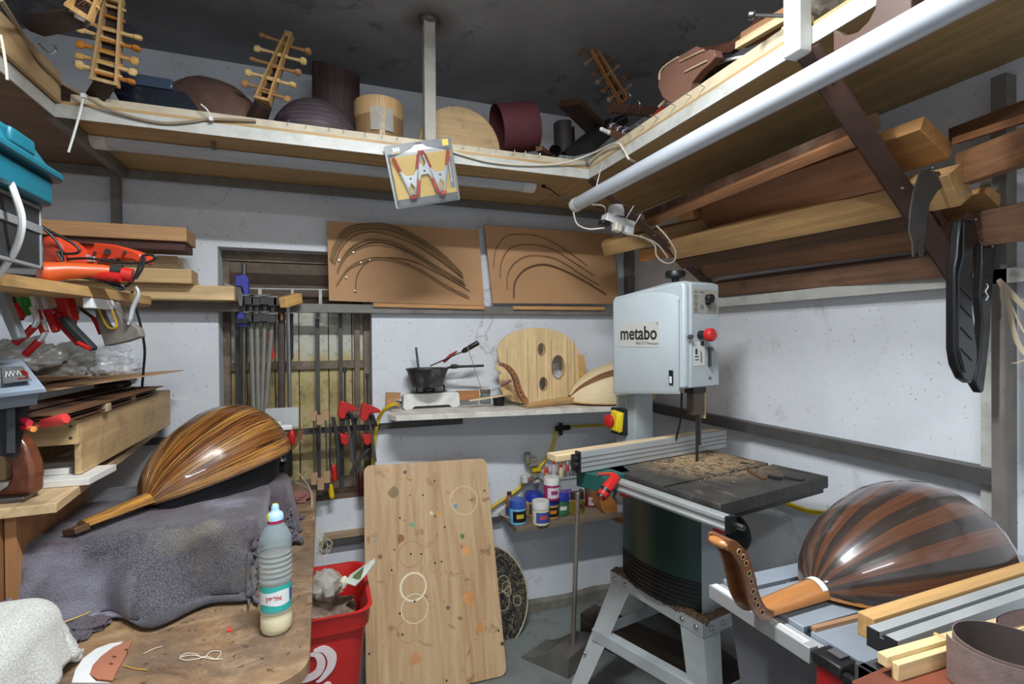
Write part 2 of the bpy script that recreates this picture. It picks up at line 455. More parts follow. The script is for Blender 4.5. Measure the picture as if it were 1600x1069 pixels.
obj('window_frame', MB().box(NX0, NX0+.028, yb-.02, yb+.03, NZ0, NZ1).box(NX1-.03, NX1, yb-.02, yb+.03, NZ0, NZ1)
    .box(NX0, NX1, yb-.03, yb+.03, NZ1-.045, NZ1).box(.15, .175, yb-.03, yb+.0, NZ0, 1.62).box(NX0, NX1, yb-.01, yb+.03, 1.32, 1.36)
    .box(NX0, NX1, yb-.02, yb+.03, NZ0, NZ0+.05), GRIM, w, bevel=.002)
for x in (-.36, -.02, .085):
    obj('window_bar', MB().box(x-.009, x+.009, yb-.045, yb-.03, NZ0, 1.63), DARK_STEEL, w)
obj('window_grille', MB().tube([(NX0+.02, yb-.09, 1.712), (-.35, yb-.09, 1.695), (.12, yb-.09, 1.70)], .004)
    .box(-.268, -.254, yb-.095, yb-.085, 1.62, 1.70).box(-.132, -.12, yb-.095, yb-.085, 1.62, 1.70).box(-.012, .002, yb-.095, yb-.085, 1.60, 1.70), WHITE_STEEL, w)
setbox('window_sill', NX0, NX1, YB-.001, YB+.13, NZ0-.02, NZ0+.004, wood((120, 98, 78), .6, 'X', 1, dirt=.6)).name = 'trim_1'

# steel frame fixed to the walls
def steel_rail(name, segs, mat, label, cat='rail', **k):
    mb = MB()
    for a in segs: mb.box(*a)
    return obj(name, mb, mat, label=label, cat=cat, bevel=.001, **k)
steel_rail('wall_rail', [(XL+.002, XR-.045, YB-.04, YB-.036, 1.587, 1.627), (XL+.002, XR-.045, YB-.036, YB-.001, 1.587, 1.591)], GREY_STEEL,
           'long grey steel angle rail crossing the back wall under the two brown boards')
steel_rail('wall_rail', [(XL+.002, .66, YB-.036, YB-.032, 1.033, 1.062), (XL+.002, .66, YB-.032, YB-.001, 1.033, 1.037)], DARK_STEEL,
           'dark steel angle rail crossing the window at the height of the stove shelf')
steel_rail('wall_rail', [(-.02, .86, YB-.045, YB-.041, .515, .545), (-.02, .86, YB-.041, YB-.001, .515, .519)], DARK_STEEL,
           'low dark steel rail on the back wall behind the leaning plywood sheet')
steel_rail('wall_rail', [(XR-.045, XR-.041, -.4, YB-.002, 1.592, 1.63), (XR-.041, XR-.001, -.4, YB-.002, 1.592, 1.596)], WHITE_STEEL,
           'white painted steel rail on the right wall just under the stored timber')
steel_rail('wall_rail', [(XR-.045, XR-.041, .80, YB-.002, 1.065, 1.108), (XR-.041, XR-.001, .80, YB-.002, 1.104, 1.108)], DARK_STEEL,
           'rusty steel angle rail on the right wall behind the bandsaw table')
steel_rail('wall_post', [(-.79, -.762, YB-.04, YB-.036, 1.6, 2.127), (-.766, -.762, YB-.036, YB-.001, 1.6, 2.127)], GREY_STEEL,
           'grey steel angle post on the back wall at the left end', 'post')
steel_rail('wall_post', [(XR-.045, XR-.001, YB-.045, YB-.041, .0, 2.127), (XR-.045, XR-.041, YB-.041, YB-.001, .0, 2.127)], GREY_STEEL,
           'grey steel angle post in the corner behind the bandsaw', 'post')
t = thing('wall_post', 'grey and white steel post on the right wall behind the striped lute', 'post', (1.65, .8, 0))
obj('steel_angle', MB().box(1.632, 1.636, .768, .80, 0, 2.127).box(1.636, 1.676, .768, .772, 0, 2.127), GREY_STEEL, t)
obj('white_strip', MB().box(1.655, 1.676, .803, .835, 0, 1.9), WHITE_STEEL, t)
steel_rail('shelf_beam', [(XL, XR, YB-.03, YB-.026, 2.127, 2.165), (XL, XR, YB-.026, YB-.001, 2.161, 2.165)], GREY_STEEL,
           'grey steel angle beam under the back edge of the high shelf', 'beam')

# high shelf: one continuous U of boards on a steel rim
SHB = wood((184, 152, 104), .88, 'X', .5, dirt=.25)
SHBL = wood((130, 104, 82), .84, 'X', .5, dirt=.25)
t = thing('wall_shelf', 'high plywood shelf along the back wall with white steel front edge', 'shelf', (.2, 2.2, 2.13))
obj('shelf_board', MB().box(-.735, 1.06, 1.893, YB-.002, 2.166, 2.182), SHB, t)
obj('steel_edge', MB().box(-.737, 1.062, 1.887, 1.891, 2.13, 2.17).box(-.737, 1.062, 1.891, 1.92, 2.162, 2.1655), WHITE_STEEL, t)
obj('end_beam', MB().box(-.765, -.737, 1.90, YB-.03, 2.13, 2.165), GREY_STEEL, t)
obj('front_batten', MB().box(-.70, 1.045, 1.893, 1.915, 2.182, 2.205), paint((196, 184, 160), .6, .1, .5, (120, 100, 76), 12), t)
for i in range(16):
    x = -.1+i*.062+rnd.uniform(-.012, .012)
    if .27 < x < .5: continue
    obj('nail', MB().tube([(x, 1.890, 2.192), (x+.003, 1.872, 2.196), (x+.006, 1.87, 2.205)], .0011, 5), STEEL, t)
t = thing('wall_shelf', 'high plywood shelf along the right wall above the stored timber', 'shelf', (1.35, .8, 2.13))
obj('shelf_board', MB().box(1.063, XR-.002, -.5, YB-.002, 2.166, 2.182), wood((184, 152, 104), .88, 'Y', .5, dirt=.25), t)
obj('steel_edge', MB().box(1.057, 1.061, -.5, 1.887, 2.13, 2.17).box(1.061, 1.09, -.5, 1.887, 2.162, 2.1655), WHITE_STEEL, t)
obj('front_batten', MB().box(1.063, 1.085, .93, 1.90, 2.182, 2.214), paint((206, 190, 160), .6, .1, .4, (120, 100, 76), 12), t)
for y in (1.2, 1.26, 1.33, 1.42, 1.5, 1.58, 1.66):
    obj('nail', MB().tube([(1.06, y, 2.196), (1.035, y+.004, 2.203), (1.028, y+.004, 2.199)], .0013, 5), STEEL, t)
t = thing('wall_shelf', 'high brown shelf along the left wall above the teal case', 'shelf', (-1, 1, 2.13))
obj('shelf_board', MB().box(XL+.002, -.738, -.2, YB-.002, 2.166, 2.182), SHBL, t)
obj('steel_edge', MB().box(-.739, -.735, -.2, 1.887, 2.13, 2.17), WHITE_STEEL, t)
obj('fascia_board', MB().box(-.733, -.72, -.2, 1.885, 2.172, 2.262), wood((190, 158, 116), .88, 'Y', .6), t)

# posts
t = thing('ceiling_post', 'rusty white steel post hanging from the ceiling to the back shelf', 'post', (.392, 1.94, 2.13))
obj('steel_tube', MB().box(.368, .412, 1.895, 1.94, 2.206, ZC), paint((168, 164, 154), .6, .1, .7, (104, 84, 62), 7), t, bevel=.003)
obj('weld_collar', MB().lathe([(.034, 0), (.036, .012), (.028, .025), (.02, .03)][::-1], 14, Matrix.Translation((.39, 1.918, ZC-.001)) @ Matrix.Rotation(PI, 4, 'X')), DARK_STEEL, t)
t = thing('ceiling_post', 'white painted timber post at the edge of the right shelf', 'post', (1.06, .87, 2.11))
obj('timber_post', MB().box(1.018, 1.056, .848, .893, 2.11, ZC), WHITE_STEEL, t, bevel=.003)
obj('bolt', MB().cyl((1.035, .893, 2.215), (.995, .955, 2.245), .0045, 8).cyl((.995, .955, 2.245), (.989, .963, 2.248), .011, 10), IRON, t)

# diagonal braces
def brace(a, b, label, wd):
    a, b = Vector(a), Vector(b); d = (b-a).normalized(); L = (b-a).length
    M = frame(a, d, y=(0, 1, 0))
    mb = MB().box(0, L, -wd/2, wd/2, -.003, .003).box(0, L, wd/2-.005, wd/2, -.003, .03)
    t = thing('shelf_brace', label, 'brace', a)
    obj('steel_flat', mb, RUST, t, M)
    for k in (.1, .5, .62, .9):
        p = a+d*L*k+Vector((0, -.01, -.004)); obj('rivet', MB().ell((p.x, p.y, p.z), .005, .005, .004, 6), GREY_STEEL, t)
brace((1.058, .862, 2.122), (1.676, .856, 1.545), 'brown steel brace nearest the camera holding the right shelf', .058)
brace((1.06, 1.875, 2.125), (1.672, 1.868, 1.70), 'brown steel brace behind the white socket and bandsaw', .05)

# key lamp and added fill lamp overhead (out of the frame) and the two unlit tubes
EMI = NT('lamp_tube'); EMI.b.inputs['Emission Color'].default_value = (.95, .98, 1, 1); EMI.b.inputs['Emission Strength'].default_value = 22
EMI = EMI.done((1, 1, 1, 1), .4)
for (x, y, z), L, lb in ((KEY, .31, 'short lit tube lamp under the ceiling over the work aisle'), ((.2, -.9, 2.6), .55, 'added fill tube lamp under the ceiling behind the camera')):
    t = thing('ceiling_lamp', lb, 'lamp', (x, y, z-.02))
    obj('lamp_housing', MB().box(x-L-.03, x+L+.03, y-.03, y+.03, z+.0, ZC-.001), WHITEP, t, bevel=.003)
    obj('lamp_tube', MB().cyl((x-L, y, z-.016), (x+L, y, z-.016), .014, 14), EMI, t)
FROST = paint((192, 199, 208), .28, .02, coat=.3)
t = thing('tube_light', 'long round white tube light hung below the right shelf edge', 'light', (1.03, 1.1, 2.0))
obj('diffuser', MB().cyl((1.03, .25, 2.035), (1.03, 1.93, 2.035), .0285, 28), FROST, t)
obj('end_cap', MB().cyl((1.03, 1.93, 2.035), (1.03, 1.962, 2.035), .0295, 28), WHITEP, t)
obj('cable_gland', MB().cyl((1.03, 1.962, 2.035), (1.028, 1.99, 2.018), .016, 12, r2=.01), BLACK, t)
for y in (.56,): obj('clip', MB().box(1.0, 1.085, y-.012, y+.012, 2.062, 2.068).box(1.03, 1.05, y-.012, y+.012, 2.066, 2.165), BLACK, t)
obj('hanger', MB().cyl((1.03, 1.78, 2.06), (1.06, 1.78, 2.165), .0015, 6), STEEL, t)
t = thing('tube_light', 'slim white batten light fixed under the back shelf', 'light', (.08, 2.0, 2.1))
XA, XB = at(140, 232, Z=2.14).x, at(846, 290, Z=2.14).x
prof = [(math.cos(a)*.038, math.sin(a)*.03-.0) for a in [PI+PI*k/10 for k in range(11)]]
Mx = Matrix(((0, 0, 1, 0), (1, 0, 0, 2.16), (0, 1, 0, 2.164), (0, 0, 0, 1)))
obj('diffuser', MB().prism(prof, XA+.06, XB-.05, Mx), FROST, t)
prof2 = [(p[0]*1.05, p[1]*1.06) for p in prof]
obj('end_cap', MB().prism(prof2, XA, XA+.065, Mx), WHITEP, t)
obj('end_cap', MB().prism(prof2, XB-.055, XB, Mx), WHITEP, t)
obj('bracket', MB().box(-.36, -.345, 2.05, 2.065, 2.14, 2.166), GREY_STEEL, t)

def cable(name, px, r, mat, label, cat='cable', n=6, parent=None, **k):
    pts = [at(*p[:2], **p[2]) if isinstance(p[-1], dict) else Vector(p) for p in px]
    return obj(name, MB().tube(smooth(pts, n), r, 8), mat, parent, label=label, cat=None if parent else cat, **k)
WCAB = paint((206, 198, 182), .5, .06)
cable('cable', [(0, -2, dict(D=1.05)), (30, 45, dict(X=-.712)), (62, 95, dict(X=-.712)), (95, 128, dict(X=-.712)), (132, 150, dict(Y=1.86)), (180, 175, dict(Y=1.875)), (250, 192, dict(Y=1.88)), (300, 190, dict(Y=1.88)),
      (330, 186, dict(Y=1.88)), (400, 189, dict(Y=1.885))], .0048, paint((150, 132, 110), .5, .06), 'tan cable tied along the left and back shelf edge')
cable('cable', [(700, 235, dict(Y=1.878)), (760, 252, dict(Y=1.878)), (820, 258, dict(Y=1.878)), (880, 255, dict(Y=1.87)), (925, 240, dict(Y=1.82)), (962, 224, dict(X=1.045)), (975, 235, dict(X=1.045)),
      (985, 250, dict(X=1.048)), (1010, 258, dict(Y=1.75))], .0045, WCAB, 'white cable looping over the corner of the high shelf')
cable('cable', [(848, 291, dict(Y=2.14)), (860, 296, dict(Y=2.08)), (872, 305, dict(Y=1.98)), (900, 318, dict(Y=1.95)), (925, 320, dict(Y=1.92)), (948, 330, dict(Y=1.87))], [.008, .008, .006]+[.003]*28, BLACK,
      'black lead from the batten light to the socket')
obj('cable_tie', MB().tube(smooth([at(131, 150, Y=1.855), at(124, 180, Y=1.84), at(114, 215, Y=1.83), (at(107, 238, Y=1.83))], 5), .0032, 6).cbox(tuple(at(131, 150, Y=1.85)), (.012, .012, .012)), WHITEP,
    label='white cable tie with long tail at the left shelf corner', cat='cable tie')
obj('cable_tie', MB().tube(smooth([at(330, 186, Y=1.87), at(324, 172, Y=1.86), at(314, 163, Y=1.86)], 5), .0025, 6).cbox(tuple(at(330, 186, Y=1.87)), (.011, .011, .011)), WHITEP,
    label='white cable tie curling up on the back shelf edge', cat='cable tie')
obj('metal_hook', MB().tube(smooth([at(60, 68, D=1.3), at(72, 80, D=1.3), at(80, 84, D=1.3), at(87, 80, D=1.3), at(86, 73, D=1.3), at(81, 71, D=1.3)], 5), .0022, 6), STEEL,
    label='small bright steel hook at the left shelf edge', cat='hook')
obj('string', MB().tube(smooth([at(1, 55, D=1.0), at(8, 95, D=1.0), at(11, 125, D=1.0)], 4), .0025, 5), WCAB, label='pale string dangling over the left shelf edge', cat='string')

# socket block with plugs on the far brace
t = thing('power_strip', 'white socket block with plugs tied to the far shelf brace', 'socket', at(970, 365, Y=1.80))
c = at(969, 348, Y=1.80); M = Matrix.Translation(c) @ Matrix.Rotation(math.radians(12), 4, 'Y')
obj('socket_block', MB().box(-.075, .06, -.02, .03, -.016, .018, M), WHITEP, t, bevel=.004)
obj('round_plug', MB().lathe([(.0, .05), (.028, .048), (.034, .03), (.034, .0)], 20, Matrix.Translation(c+Vector((-.02, 0, .02)))), WHITEP, t)
obj('plug', MB().box(-.04, -.005, -.04, -.005, -.05, -.014, M), paint((214, 206, 190), .4), t, bevel=.006)
obj('plug', MB().box(.01, .05, -.04, -.005, -.045, -.014, M), WHITEP, t, bevel=.006)
obj('black_plug', MB().box(-.09, -.05, -.02, .02, -.034, -.014, M), BLACK, t, bevel=.004)
cable('lead', [(978, 365, dict(Y=1.77)), (1000, 370, dict(Y=1.76)), (1025, 380, dict(Y=1.75)), (1040, 398, dict(Y=1.75)), (1043, 403, dict(Y=1.75))], .0035, WCAB, None, parent=t)
cable('lead', [(1000, 368, dict(Y=1.76)), (1022, 382, dict(Y=1.75)), (1026, 400, dict(Y=1.75)), (1040, 411, dict(Y=1.74)), (1053, 408, dict(Y=1.74)), (1055, 392, dict(Y=1.74)), (1042, 370, dict(Y=1.76)), (1026, 353, dict(Y=1.80))], .0035, WCAB, None, parent=t)
cable('lead', [(896, 332, dict(Y=1.94)), (902, 350, dict(Y=1.90)), (920, 358, dict(Y=1.85)), (945, 356, dict(Y=1.80))], .0035, WCAB, None, parent=t)
cable('lead', [(925, 320, dict(Y=1.92)), (943, 322, dict(Y=1.87)), (948, 335, dict(Y=1.83)), (958, 340, dict(Y=1.8))], .0035, WCAB, None, parent=t)
for a, b in (((990, 322), (976, 345)), ((1001, 335), (988, 358))):
    obj('tie', MB().tube([at(*a, Y=1.80), at(*b, Y=1.78)], .0022, 5), WHITEP, t)

# brown display boards with bent bindings
BRD = paint((186, 142, 100), .7, .04, .0, sc=4)
def bent_strips(fams, w, mat, grp, desc, Y):
    for i, pts in enumerate(fams):
        P = smooth([at(x, y, Y=Y-.003*(i % 4)-.002) for x, y in pts], 6)
        obj('bent_binding', MB().tube(P, w[i % len(w)], 6), mat[i % len(mat)], label=desc, cat='bent wood strip', group=grp)
bd1 = [at(511, 345, Y=2.46), at(748, 359, Y=2.46), at(757, 478, Y=2.455), at(514, 470, Y=2.455)]
plate('display_board', bd1, .01, BRD, label='brown board full of bent wooden strips left of the other', cat='board', bevel=.001)
plate('display_board', [at(757, 352, Y=2.46), at(958, 366, Y=2.46), at(968, 475, Y=2.455), at(770, 474, Y=2.455)], .01, BRD, label='brown board with a few thin bent strips near the bandsaw', cat='board', bevel=.001)
beam('batten', at(583, 476, Y=2.47), at(756, 480.5, Y=2.47), .02, .022, wood((214, 158, 100), .8), label='thin light batten under the left brown board', cat='batten')
beam('batten', at(801, 481, Y=2.47), at(944, 482.5, Y=2.47), .02, .018, wood((214, 158, 100), .8), label='thin light batten under the right brown board', cat='batten')
A = [(516, 405), (522, 382), (540, 358), (570, 350), (610, 352), (650, 368), (690, 395), (722, 428)]
B = [(528, 420), (540, 395), (560, 378), (585, 372), (615, 378), (650, 395), (690, 420), (725, 440)]
Cc = [(527, 445), (545, 420), (570, 408), (595, 404), (625, 410), (660, 425), (700, 450), (733, 466)]
def lerp2(P, Q, t, j=0): return [((1-t)*a[0]+t*b[0]+rnd.uniform(-j, j), (1-t)*a[1]+t*b[1]+rnd.uniform(-j, j)) for a, b in zip(P, Q)]
fam = [lerp2(A, B, k, .8) for k in (0, .04, .08, .13, .18, .24, .32, .42, .6)]+[lerp2(B, Cc, k, .8) for k in (0, .07, .14, .22, .3, .92, 1)]+[[(556, 458), (557, 435), (568, 415), (590, 403), (640, 407), (690, 430), (734, 455)]]
TANS = [paint((104, 74, 50), .5, .1), paint((170, 140, 100), .5, .1), paint((132, 102, 70), .5, .1), paint((150, 122, 88), .5, .1)]
bent_strips(fam, [.0026, .0022, .0019], TANS, 'bent strips on the left brown board', 'thin curved wooden strip pinned on the left brown board', 2.455)
fam2 = [[(771, 418), (775, 390), (790, 370), (815, 366), (850, 372), (890, 395), (917, 415)], [(782, 435), (783, 412), (795, 390), (820, 382), (860, 388), (900, 412), (927, 430)],
        [(793, 452), (793, 430), (805, 410), (830, 399), (870, 405), (910, 430), (937, 446)]]
bent_strips(fam2, [.0018], [TANS[0]], 'thin bent strips on the right brown board', 'hair-thin curved strip pinned on the right brown board', 2.455)
P = smooth([at(x, y, Y=2.448) for x, y in [(803, 466), (805, 440), (822, 420), (850, 413), (880, 422), (915, 440), (947, 460)]], 6)
obj('bent_binding', MB().tube(P, .0038, 6), TANS[0], label='thickest and lowest curved strip on the right brown board', cat='bent wood strip')
for x, y in ((530, 406), (552, 394), (541, 433), (555, 454), (564, 410), (712, 452), (578, 406)):
    p = at(x, y, Y=2.44); obj('pin', MB().cyl(p, p+Vector((0, .012, 0)), .0035, 8), STEEL, label='small bright pin on the left brown board', cat='pin', group='pins on the left brown board')

# blister pack with two spring clamps, hung on the shelf edge
Y0 = 1.865
q = [at(599, 229, Y=Y0), at(704, 214, Y=Y0), at(719, 312, Y=Y0), at(619, 327, Y=Y0)]
xd = (q[1]-q[0]).normalized(); zn = Vector((0, -1, 0)); Mp = frame(q[3], (q[2]-q[3]), z=(0, -1, 0)); Wd = (q[2]-q[3]).length
Mi = Mp.inverted(); qq = [(Mi @ p).xy for p in q]; Hh = qq[0].y
def bl(u, v): return tuple(qq[3].lerp(qq[2], u).lerp(qq[0].lerp(qq[1], u), v))
t = thing('blister_pack', 'grey and yellow blister pack of spring clamps hanging on the shelf edge', 'packaging', M=Mp)
def flat(name, uv, z0, z1, mat, holes=(), p=t):
    return obj(name, MB().prism([bl(*a) for a in uv], z0, z1), mat, p, Mp)
DG = paint((104, 108, 112), .4, .03); YEL = paint((238, 200, 104), .45, .03)
cd_ = flat('card', [(0.0, .02), (.02, 0), (.98, 0), (1, .02), (1, .98), (.98, 1), (.02, 1), (0, .98)], 0, .001, DG)
flat('yellow_panel', [(.06, .13), (.96, .13), (.96, .80), (.06, .80)], .001, .0014, YEL)
flat('white_peak', [(.1, .80), (.9, .80), (.62, .90), (.55, .96), (.45, .96), (.38, .90)], .001, .0016, WHITEP)
flat('yellow_mark', [(.86, .88), (.95, .88), (.95, .98), (.86, .98)], .001, .0015, paint((240, 196, 70), .4))
flat('white_text_line', [(.1, .855), (.22, .855), (.22, .87), (.1, .87)], .001, .0015, YEL)
for k in range(3): flat('white_lettering', [(.12+.035*k, .89), (.145+.035*k, .89), (.145+.035*k, .95), (.12+.035*k, .95)], .001, .0015, WHITEP)
flat('side_label', [(.88, .2), (.95, .2), (.95, .70), (.88, .70)], .0014, .0018, paint((120, 124, 130), .4))
flat('side_lettering', [(.905, .3), (.92, .3), (.92, .62), (.905, .62)], .0018, .0021, WHITEP)
flat('hang_hole', [(.44, .955), (.56, .955), (.54, .985), (.46, .985)], .0012, .0019, BLACK)
GRIP = paint((190, 70, 52), .4); CL = paint((214, 218, 220), .3, .04, metal=.5)
def arm(pts, r, mat, par, name='clamp_arm'):
    obj(name, MB().tube([Vector(tuple(bl(*a))+(.012,)) for a in pts], r, 8), mat, par, Mp)
for cx, inv, lb in ((.28, 0, 'left spring clamp with red grips in the blister pack'), (.73, 0, 'right spring clamp with red grips in the blister pack'),
                    (.505, 1, 'middle upside-down spring clamp in the blister pack')):
    s_ = thing('spring_clamp', lb, 'clamp', M=Mp)
    V = (lambda v: .93-v) if inv else (lambda v: v)
    hw = .15 if inv else .185
    for side in (-1, 1):
        arm([(cx+side*hw, V(.78)), (cx+side*hw*.68, V(.55))], .0065, GRIP, s_, 'grip')
        arm([(cx+side*hw*.68, V(.55)), (cx+side*.07, V(.33)), (cx+side*.02, V(.14))], .0055, CL, s_)
        arm([(cx+side*.03, V(.16)), (cx+side*.01, V(.10))], .0075, GRIP, s_, 'jaw_tip')
    bd = [bl(a, V(b)) for a, b in ((cx-hw*.66, .55), (cx-.05, .47), (cx+.05, .47), (cx+hw*.66, .55), (cx+.07, .34), (cx+.045, .28), (cx, .36), (cx-.045, .28), (cx-.07, .34))]
    obj('clamp_body', MB().prism(bd, .010, .017), CL, s_, Mp)
    rv = bl(cx, V(.42)); obj('rivet', MB().ell((rv[0], rv[1], .017), .004, .004, .002, 8), IRON, s_, Mp)
CLEAR = glass((245, 248, 250), .05, tr=.97)
bp = [bl(a, b) for a, b in ((.03, .03), (.97, .03), (.97, .86), (.03, .86))]
mbb = MB(); v0 = [tuple(a)+(.0022,) for a in bp]; cc = Vector((sum(a[0] for a in bp)/4, sum(a[1] for a in bp)/4)); v1 = [tuple(cc+(Vector(a)-cc)*.93)+(.024,) for a in bp]
mbb.add(v0+v1, [(4, 5, 6, 7), (0, 1, 5, 4), (1, 2, 6, 5), (2, 3, 7, 6), (3, 0, 4, 7)])
obj('clear_blister', mbb, CLEAR, t, Mp)

# ================================================================== lute (oud) builders
WCTRL = [(0, .13), (.03, .26), (.07, .40), (.13, .53), (.2, .65), (.3, .79), (.42, .89), (.54, .975), (.64, 1.0), (.74, .97), (.83, .86), (.9, .70), (.95, .50), (.985, .27), (1, .02)]
def wprof(t):
    for (a, x), (b, y) in zip(WCTRL, WCTRL[1:]):
        if t <= b:
            k = (t-a)/(b-a); return x+(y-x)*k
    return .02
def bowl_mb(L, W, H, ribs, mif, seg=3, nt=34, facet=.35):
    """half-lute back: axis +X from the neck joint, opening down at z=0"""
    ts = [1-math.cos(PI/2*i/nt) for i in range(nt+1)]; ts = [.5*(1-math.cos(PI*i/nt))*.7+.3*(i/nt) for i in range(nt+1)]
    P = []
    for t in ts:
        w = wprof(t); row = []
        for j in range(ribs*seg+1):
            ph = PI*j/(ribs*seg); loc = (j % seg)/seg
            bul = 1+facet*.02*math.sin(PI*loc)*(1 if seg > 1 else 0)
            row.append((L*t, -W*w*math.cos(ph)*bul, H*w*math.sin(ph)**.92*bul if 0 < j < ribs*seg else 0))
        P.append(row)
    mb = MB(); o = 0
    # uv: u runs once across every rib, v along
    vs = [p for r in P for p in r]; m = ribs*seg+1
    mb.v = [Vector(p) for p in vs]
    for i in range(nt):
        for j in range(ribs*seg):
            q = (i*m+j, i*m+j+1, (i+1)*m+j+1, (i+1)*m+j); rb = j//seg
            u0, u1 = j/seg*.13, (j+1)/seg*.13; v0, v1 = i/nt, (i+1)/nt; off = rb*.37
            mb.f.append([q[0], q[3], q[2], q[1]]); mb.mi.append(mif(rb)); mb.uv.append([(u0+off, v0+off), (u0+off, v1+off), (u1+off, v1+off), (u1+off, v0+off)])
    return mb
def outline(L, W, n=30, inset=0):
    ts = [.5*(1-math.cos(PI*i/n)) for i in range(n+1)]
    a = [(L*t, -max(0, W*wprof(t)-inset)) for t in ts]; b = [(L*t, max(0, W*wprof(t)-inset)) for t in ts[::-1]]
    return a+b[1:-1]
def bezier_box(path, widths, depth, n=8):
    """side-view ribbon along path (x,z) with half-thickness widths, extruded +-depth in y"""
    P = smooth([(p[0], 0, p[1]) for p in path], n); N = len(P)-1; m = len(widths)-1
    up, lo = [], []
    for i, p in enumerate(P):
        t = (P[min(i+1, N)]-P[max(i-1, 0)]).normalized(); nr = Vector((-t.z, 0, t.x))
        f = i/N*m; k = min(int(f), m-1); w = widths[k]+(widths[k+1]-widths[k])*(f-k)
        up.append(p+nr*w); lo.append(p-nr*w)
    return P, up, lo
def ribbon(mb, up, lo, y0, y1, mi=0):
    N = len(up)
    for i in range(N-1):
        a, b, c, d = up[i], up[i+1], lo[i+1], lo[i]
        v = [(q.x, y, q.z) for y in (y0, y1) for q in (a, b, c, d)]
        fs = [(0, 1, 2, 3), (7, 6, 5, 4), (0, 4, 5, 1), (3, 2, 6, 7)]
        if i == 0: fs.append((0, 3, 7, 4))
        if i == N-2: fs.append((1, 5, 6, 2))
        mb.add(v, fs, mi=mi)
    return mb

def oud(label, M, L, W, H, ribs, mats, mif, neck, neckm, group=None, under=None):
    t = thing('lute', label, 'lute', M=M, group=group)
    obj('bowl', bowl_mb(L, W, H, ribs, mif), mats, t, M, ang=12)
    obj('soundboard', MB().prism(outline(L, W), -.006, .001), under or MAPLE, t, M)
    return t

# --------- peg box seen from the front: local Z up along it, faces -Y
PEGW = paint((206, 160, 92), .4, .12); PEGP = paint((226, 190, 130), .4, .1)
def peg(parent, M, mat, s=1.0, name='peg'):
    mb = MB().tube([(0, 0, 0), (.04*s, 0, 0), (.078*s, 0, 0), (.084*s, 0, 0)], [.0032*s, .0038*s, .0052*s, .006*s], 8)
    mb.lathe([(.002, 0), (.010, .003), (.0125, .010), (.0105, .018), (.002, .0215)], 12, Matrix.Translation((.083*s, 0, 0)) @ Matrix.Rotation(PI/2, 4, 'Y') @ Matrix.Scale(s, 4), sy=.62)
    return obj(name, mb, mat, parent, M)
def pegbox(parent, base, top, w0, w1, mat, npeg, mats, s=1.0, bend=0, missing=(), y=(0, 1, 0), edge=None):
    L = (top-base).length; M = frame(base, top-base, y=y)
    M = M @ Matrix(((0, 0, 1, 0), (0, 1, 0, 0), (-1, 0, 0, 0), (0, 0, 0, 1)))       # local z = along, x across, y depth
    def wx(t): return (w0+(w1-w0)*t)/2
    def by(t): return bend*t*t
    N = 12
    for sd in (-1, 1):
        P = []
        for i in range(N+1):
            t = i/N; x = sd*wx(t); z = L*t; yy = by(t)
            P.append([(x, yy-.011*s, z), (x-sd*.006*s, yy-.011*s, z), (x-sd*.006*s, yy+.013*s, z), (x, yy+.013*s, z)])
        obj('pegbox_side', MB().grid(P, closed=True), edge or mat, parent, M)
    P = [[(-wx(i/N), by(i/N)+.013*s, L*i/N), (wx(i/N), by(i/N)+.013*s, L*i/N), (wx(i/N), by(i/N)+.018*s, L*i/N), (-wx(i/N), by(i/N)+.018*s, L*i/N)] for i in range(N+1)]
    obj('pegbox_back', MB().grid(P, closed=True), DARKW, parent, M)
    obj('pegbox_head', MB().box(-wx(1)*1.05, wx(1)*1.05, by(1)-.013*s, by(1)+.019*s, L-.004, L+.016*s), mat, parent, M, bevel=.004)
    obj('pegbox_nut', MB().box(-wx(0)*1.03, wx(0)*1.03, -.013*s, .014*s, -.004, .006), mat, parent, M)
    for i in range(npeg):
        t = (i+.7)/(npeg+.4)
        for sd in (1, -1):
            if (i, sd) in missing: continue
            zz = t+(.03 if sd < 0 else 0)
            tilt = rnd.uniform(-.14, .14)
            Mp_ = M @ Matrix.Translation((-sd*(wx(zz)+.008*s), by(zz), L*zz)) @ Matrix.Rotation(0 if sd > 0 else PI, 4, 'Z') @ Matrix.Rotation(tilt*.4, 4, 'Y') @ Matrix.Rotation(rnd.uniform(0, 3), 4, 'X')
            q = Mp_
            peg(parent, q, mats[(i+sd) % len(mats)], s)
    return M

# ================================================================== things on the high shelf, left to right
BROWNB = wood((104, 74, 60), .8, 'X', 1.0, rough=.4, uv=False)
ROSE = wood((84, 54, 52), .7, 'X', 1.0, rough=.35)
def neckblock(parent, a, b, w, h0, h1, mat, name='neck'):
    """tapering neck from a (nut) to b"""
    a, b = Vector(a), Vector(b); M = frame(a, b-a, z=(0, 0, 1)); L = (b-a).length; P = []
    for t in (0, .15, .5, 1):
        ww = w*(1+.35*t)/2; hh = h0+(h1-h0)*t
        P.append([(L*t, -ww, 0), (L*t, ww, 0), (L*t, ww*.85, -hh*.6), (L*t, ww*.4, -hh), (L*t, -ww*.4, -hh), (L*t, -ww*.85, -hh*.6)])
    mb = MB().grid(P, closed=True); mb.f.append(list(range(6))[::-1]); mb.mi.append(0); mb.uv.append(None)
    k = 18; mb.f.append([k+i for i in range(6)]); mb.mi.append(0); mb.uv.append(None)
    return obj(name, mb, mat, parent, M)
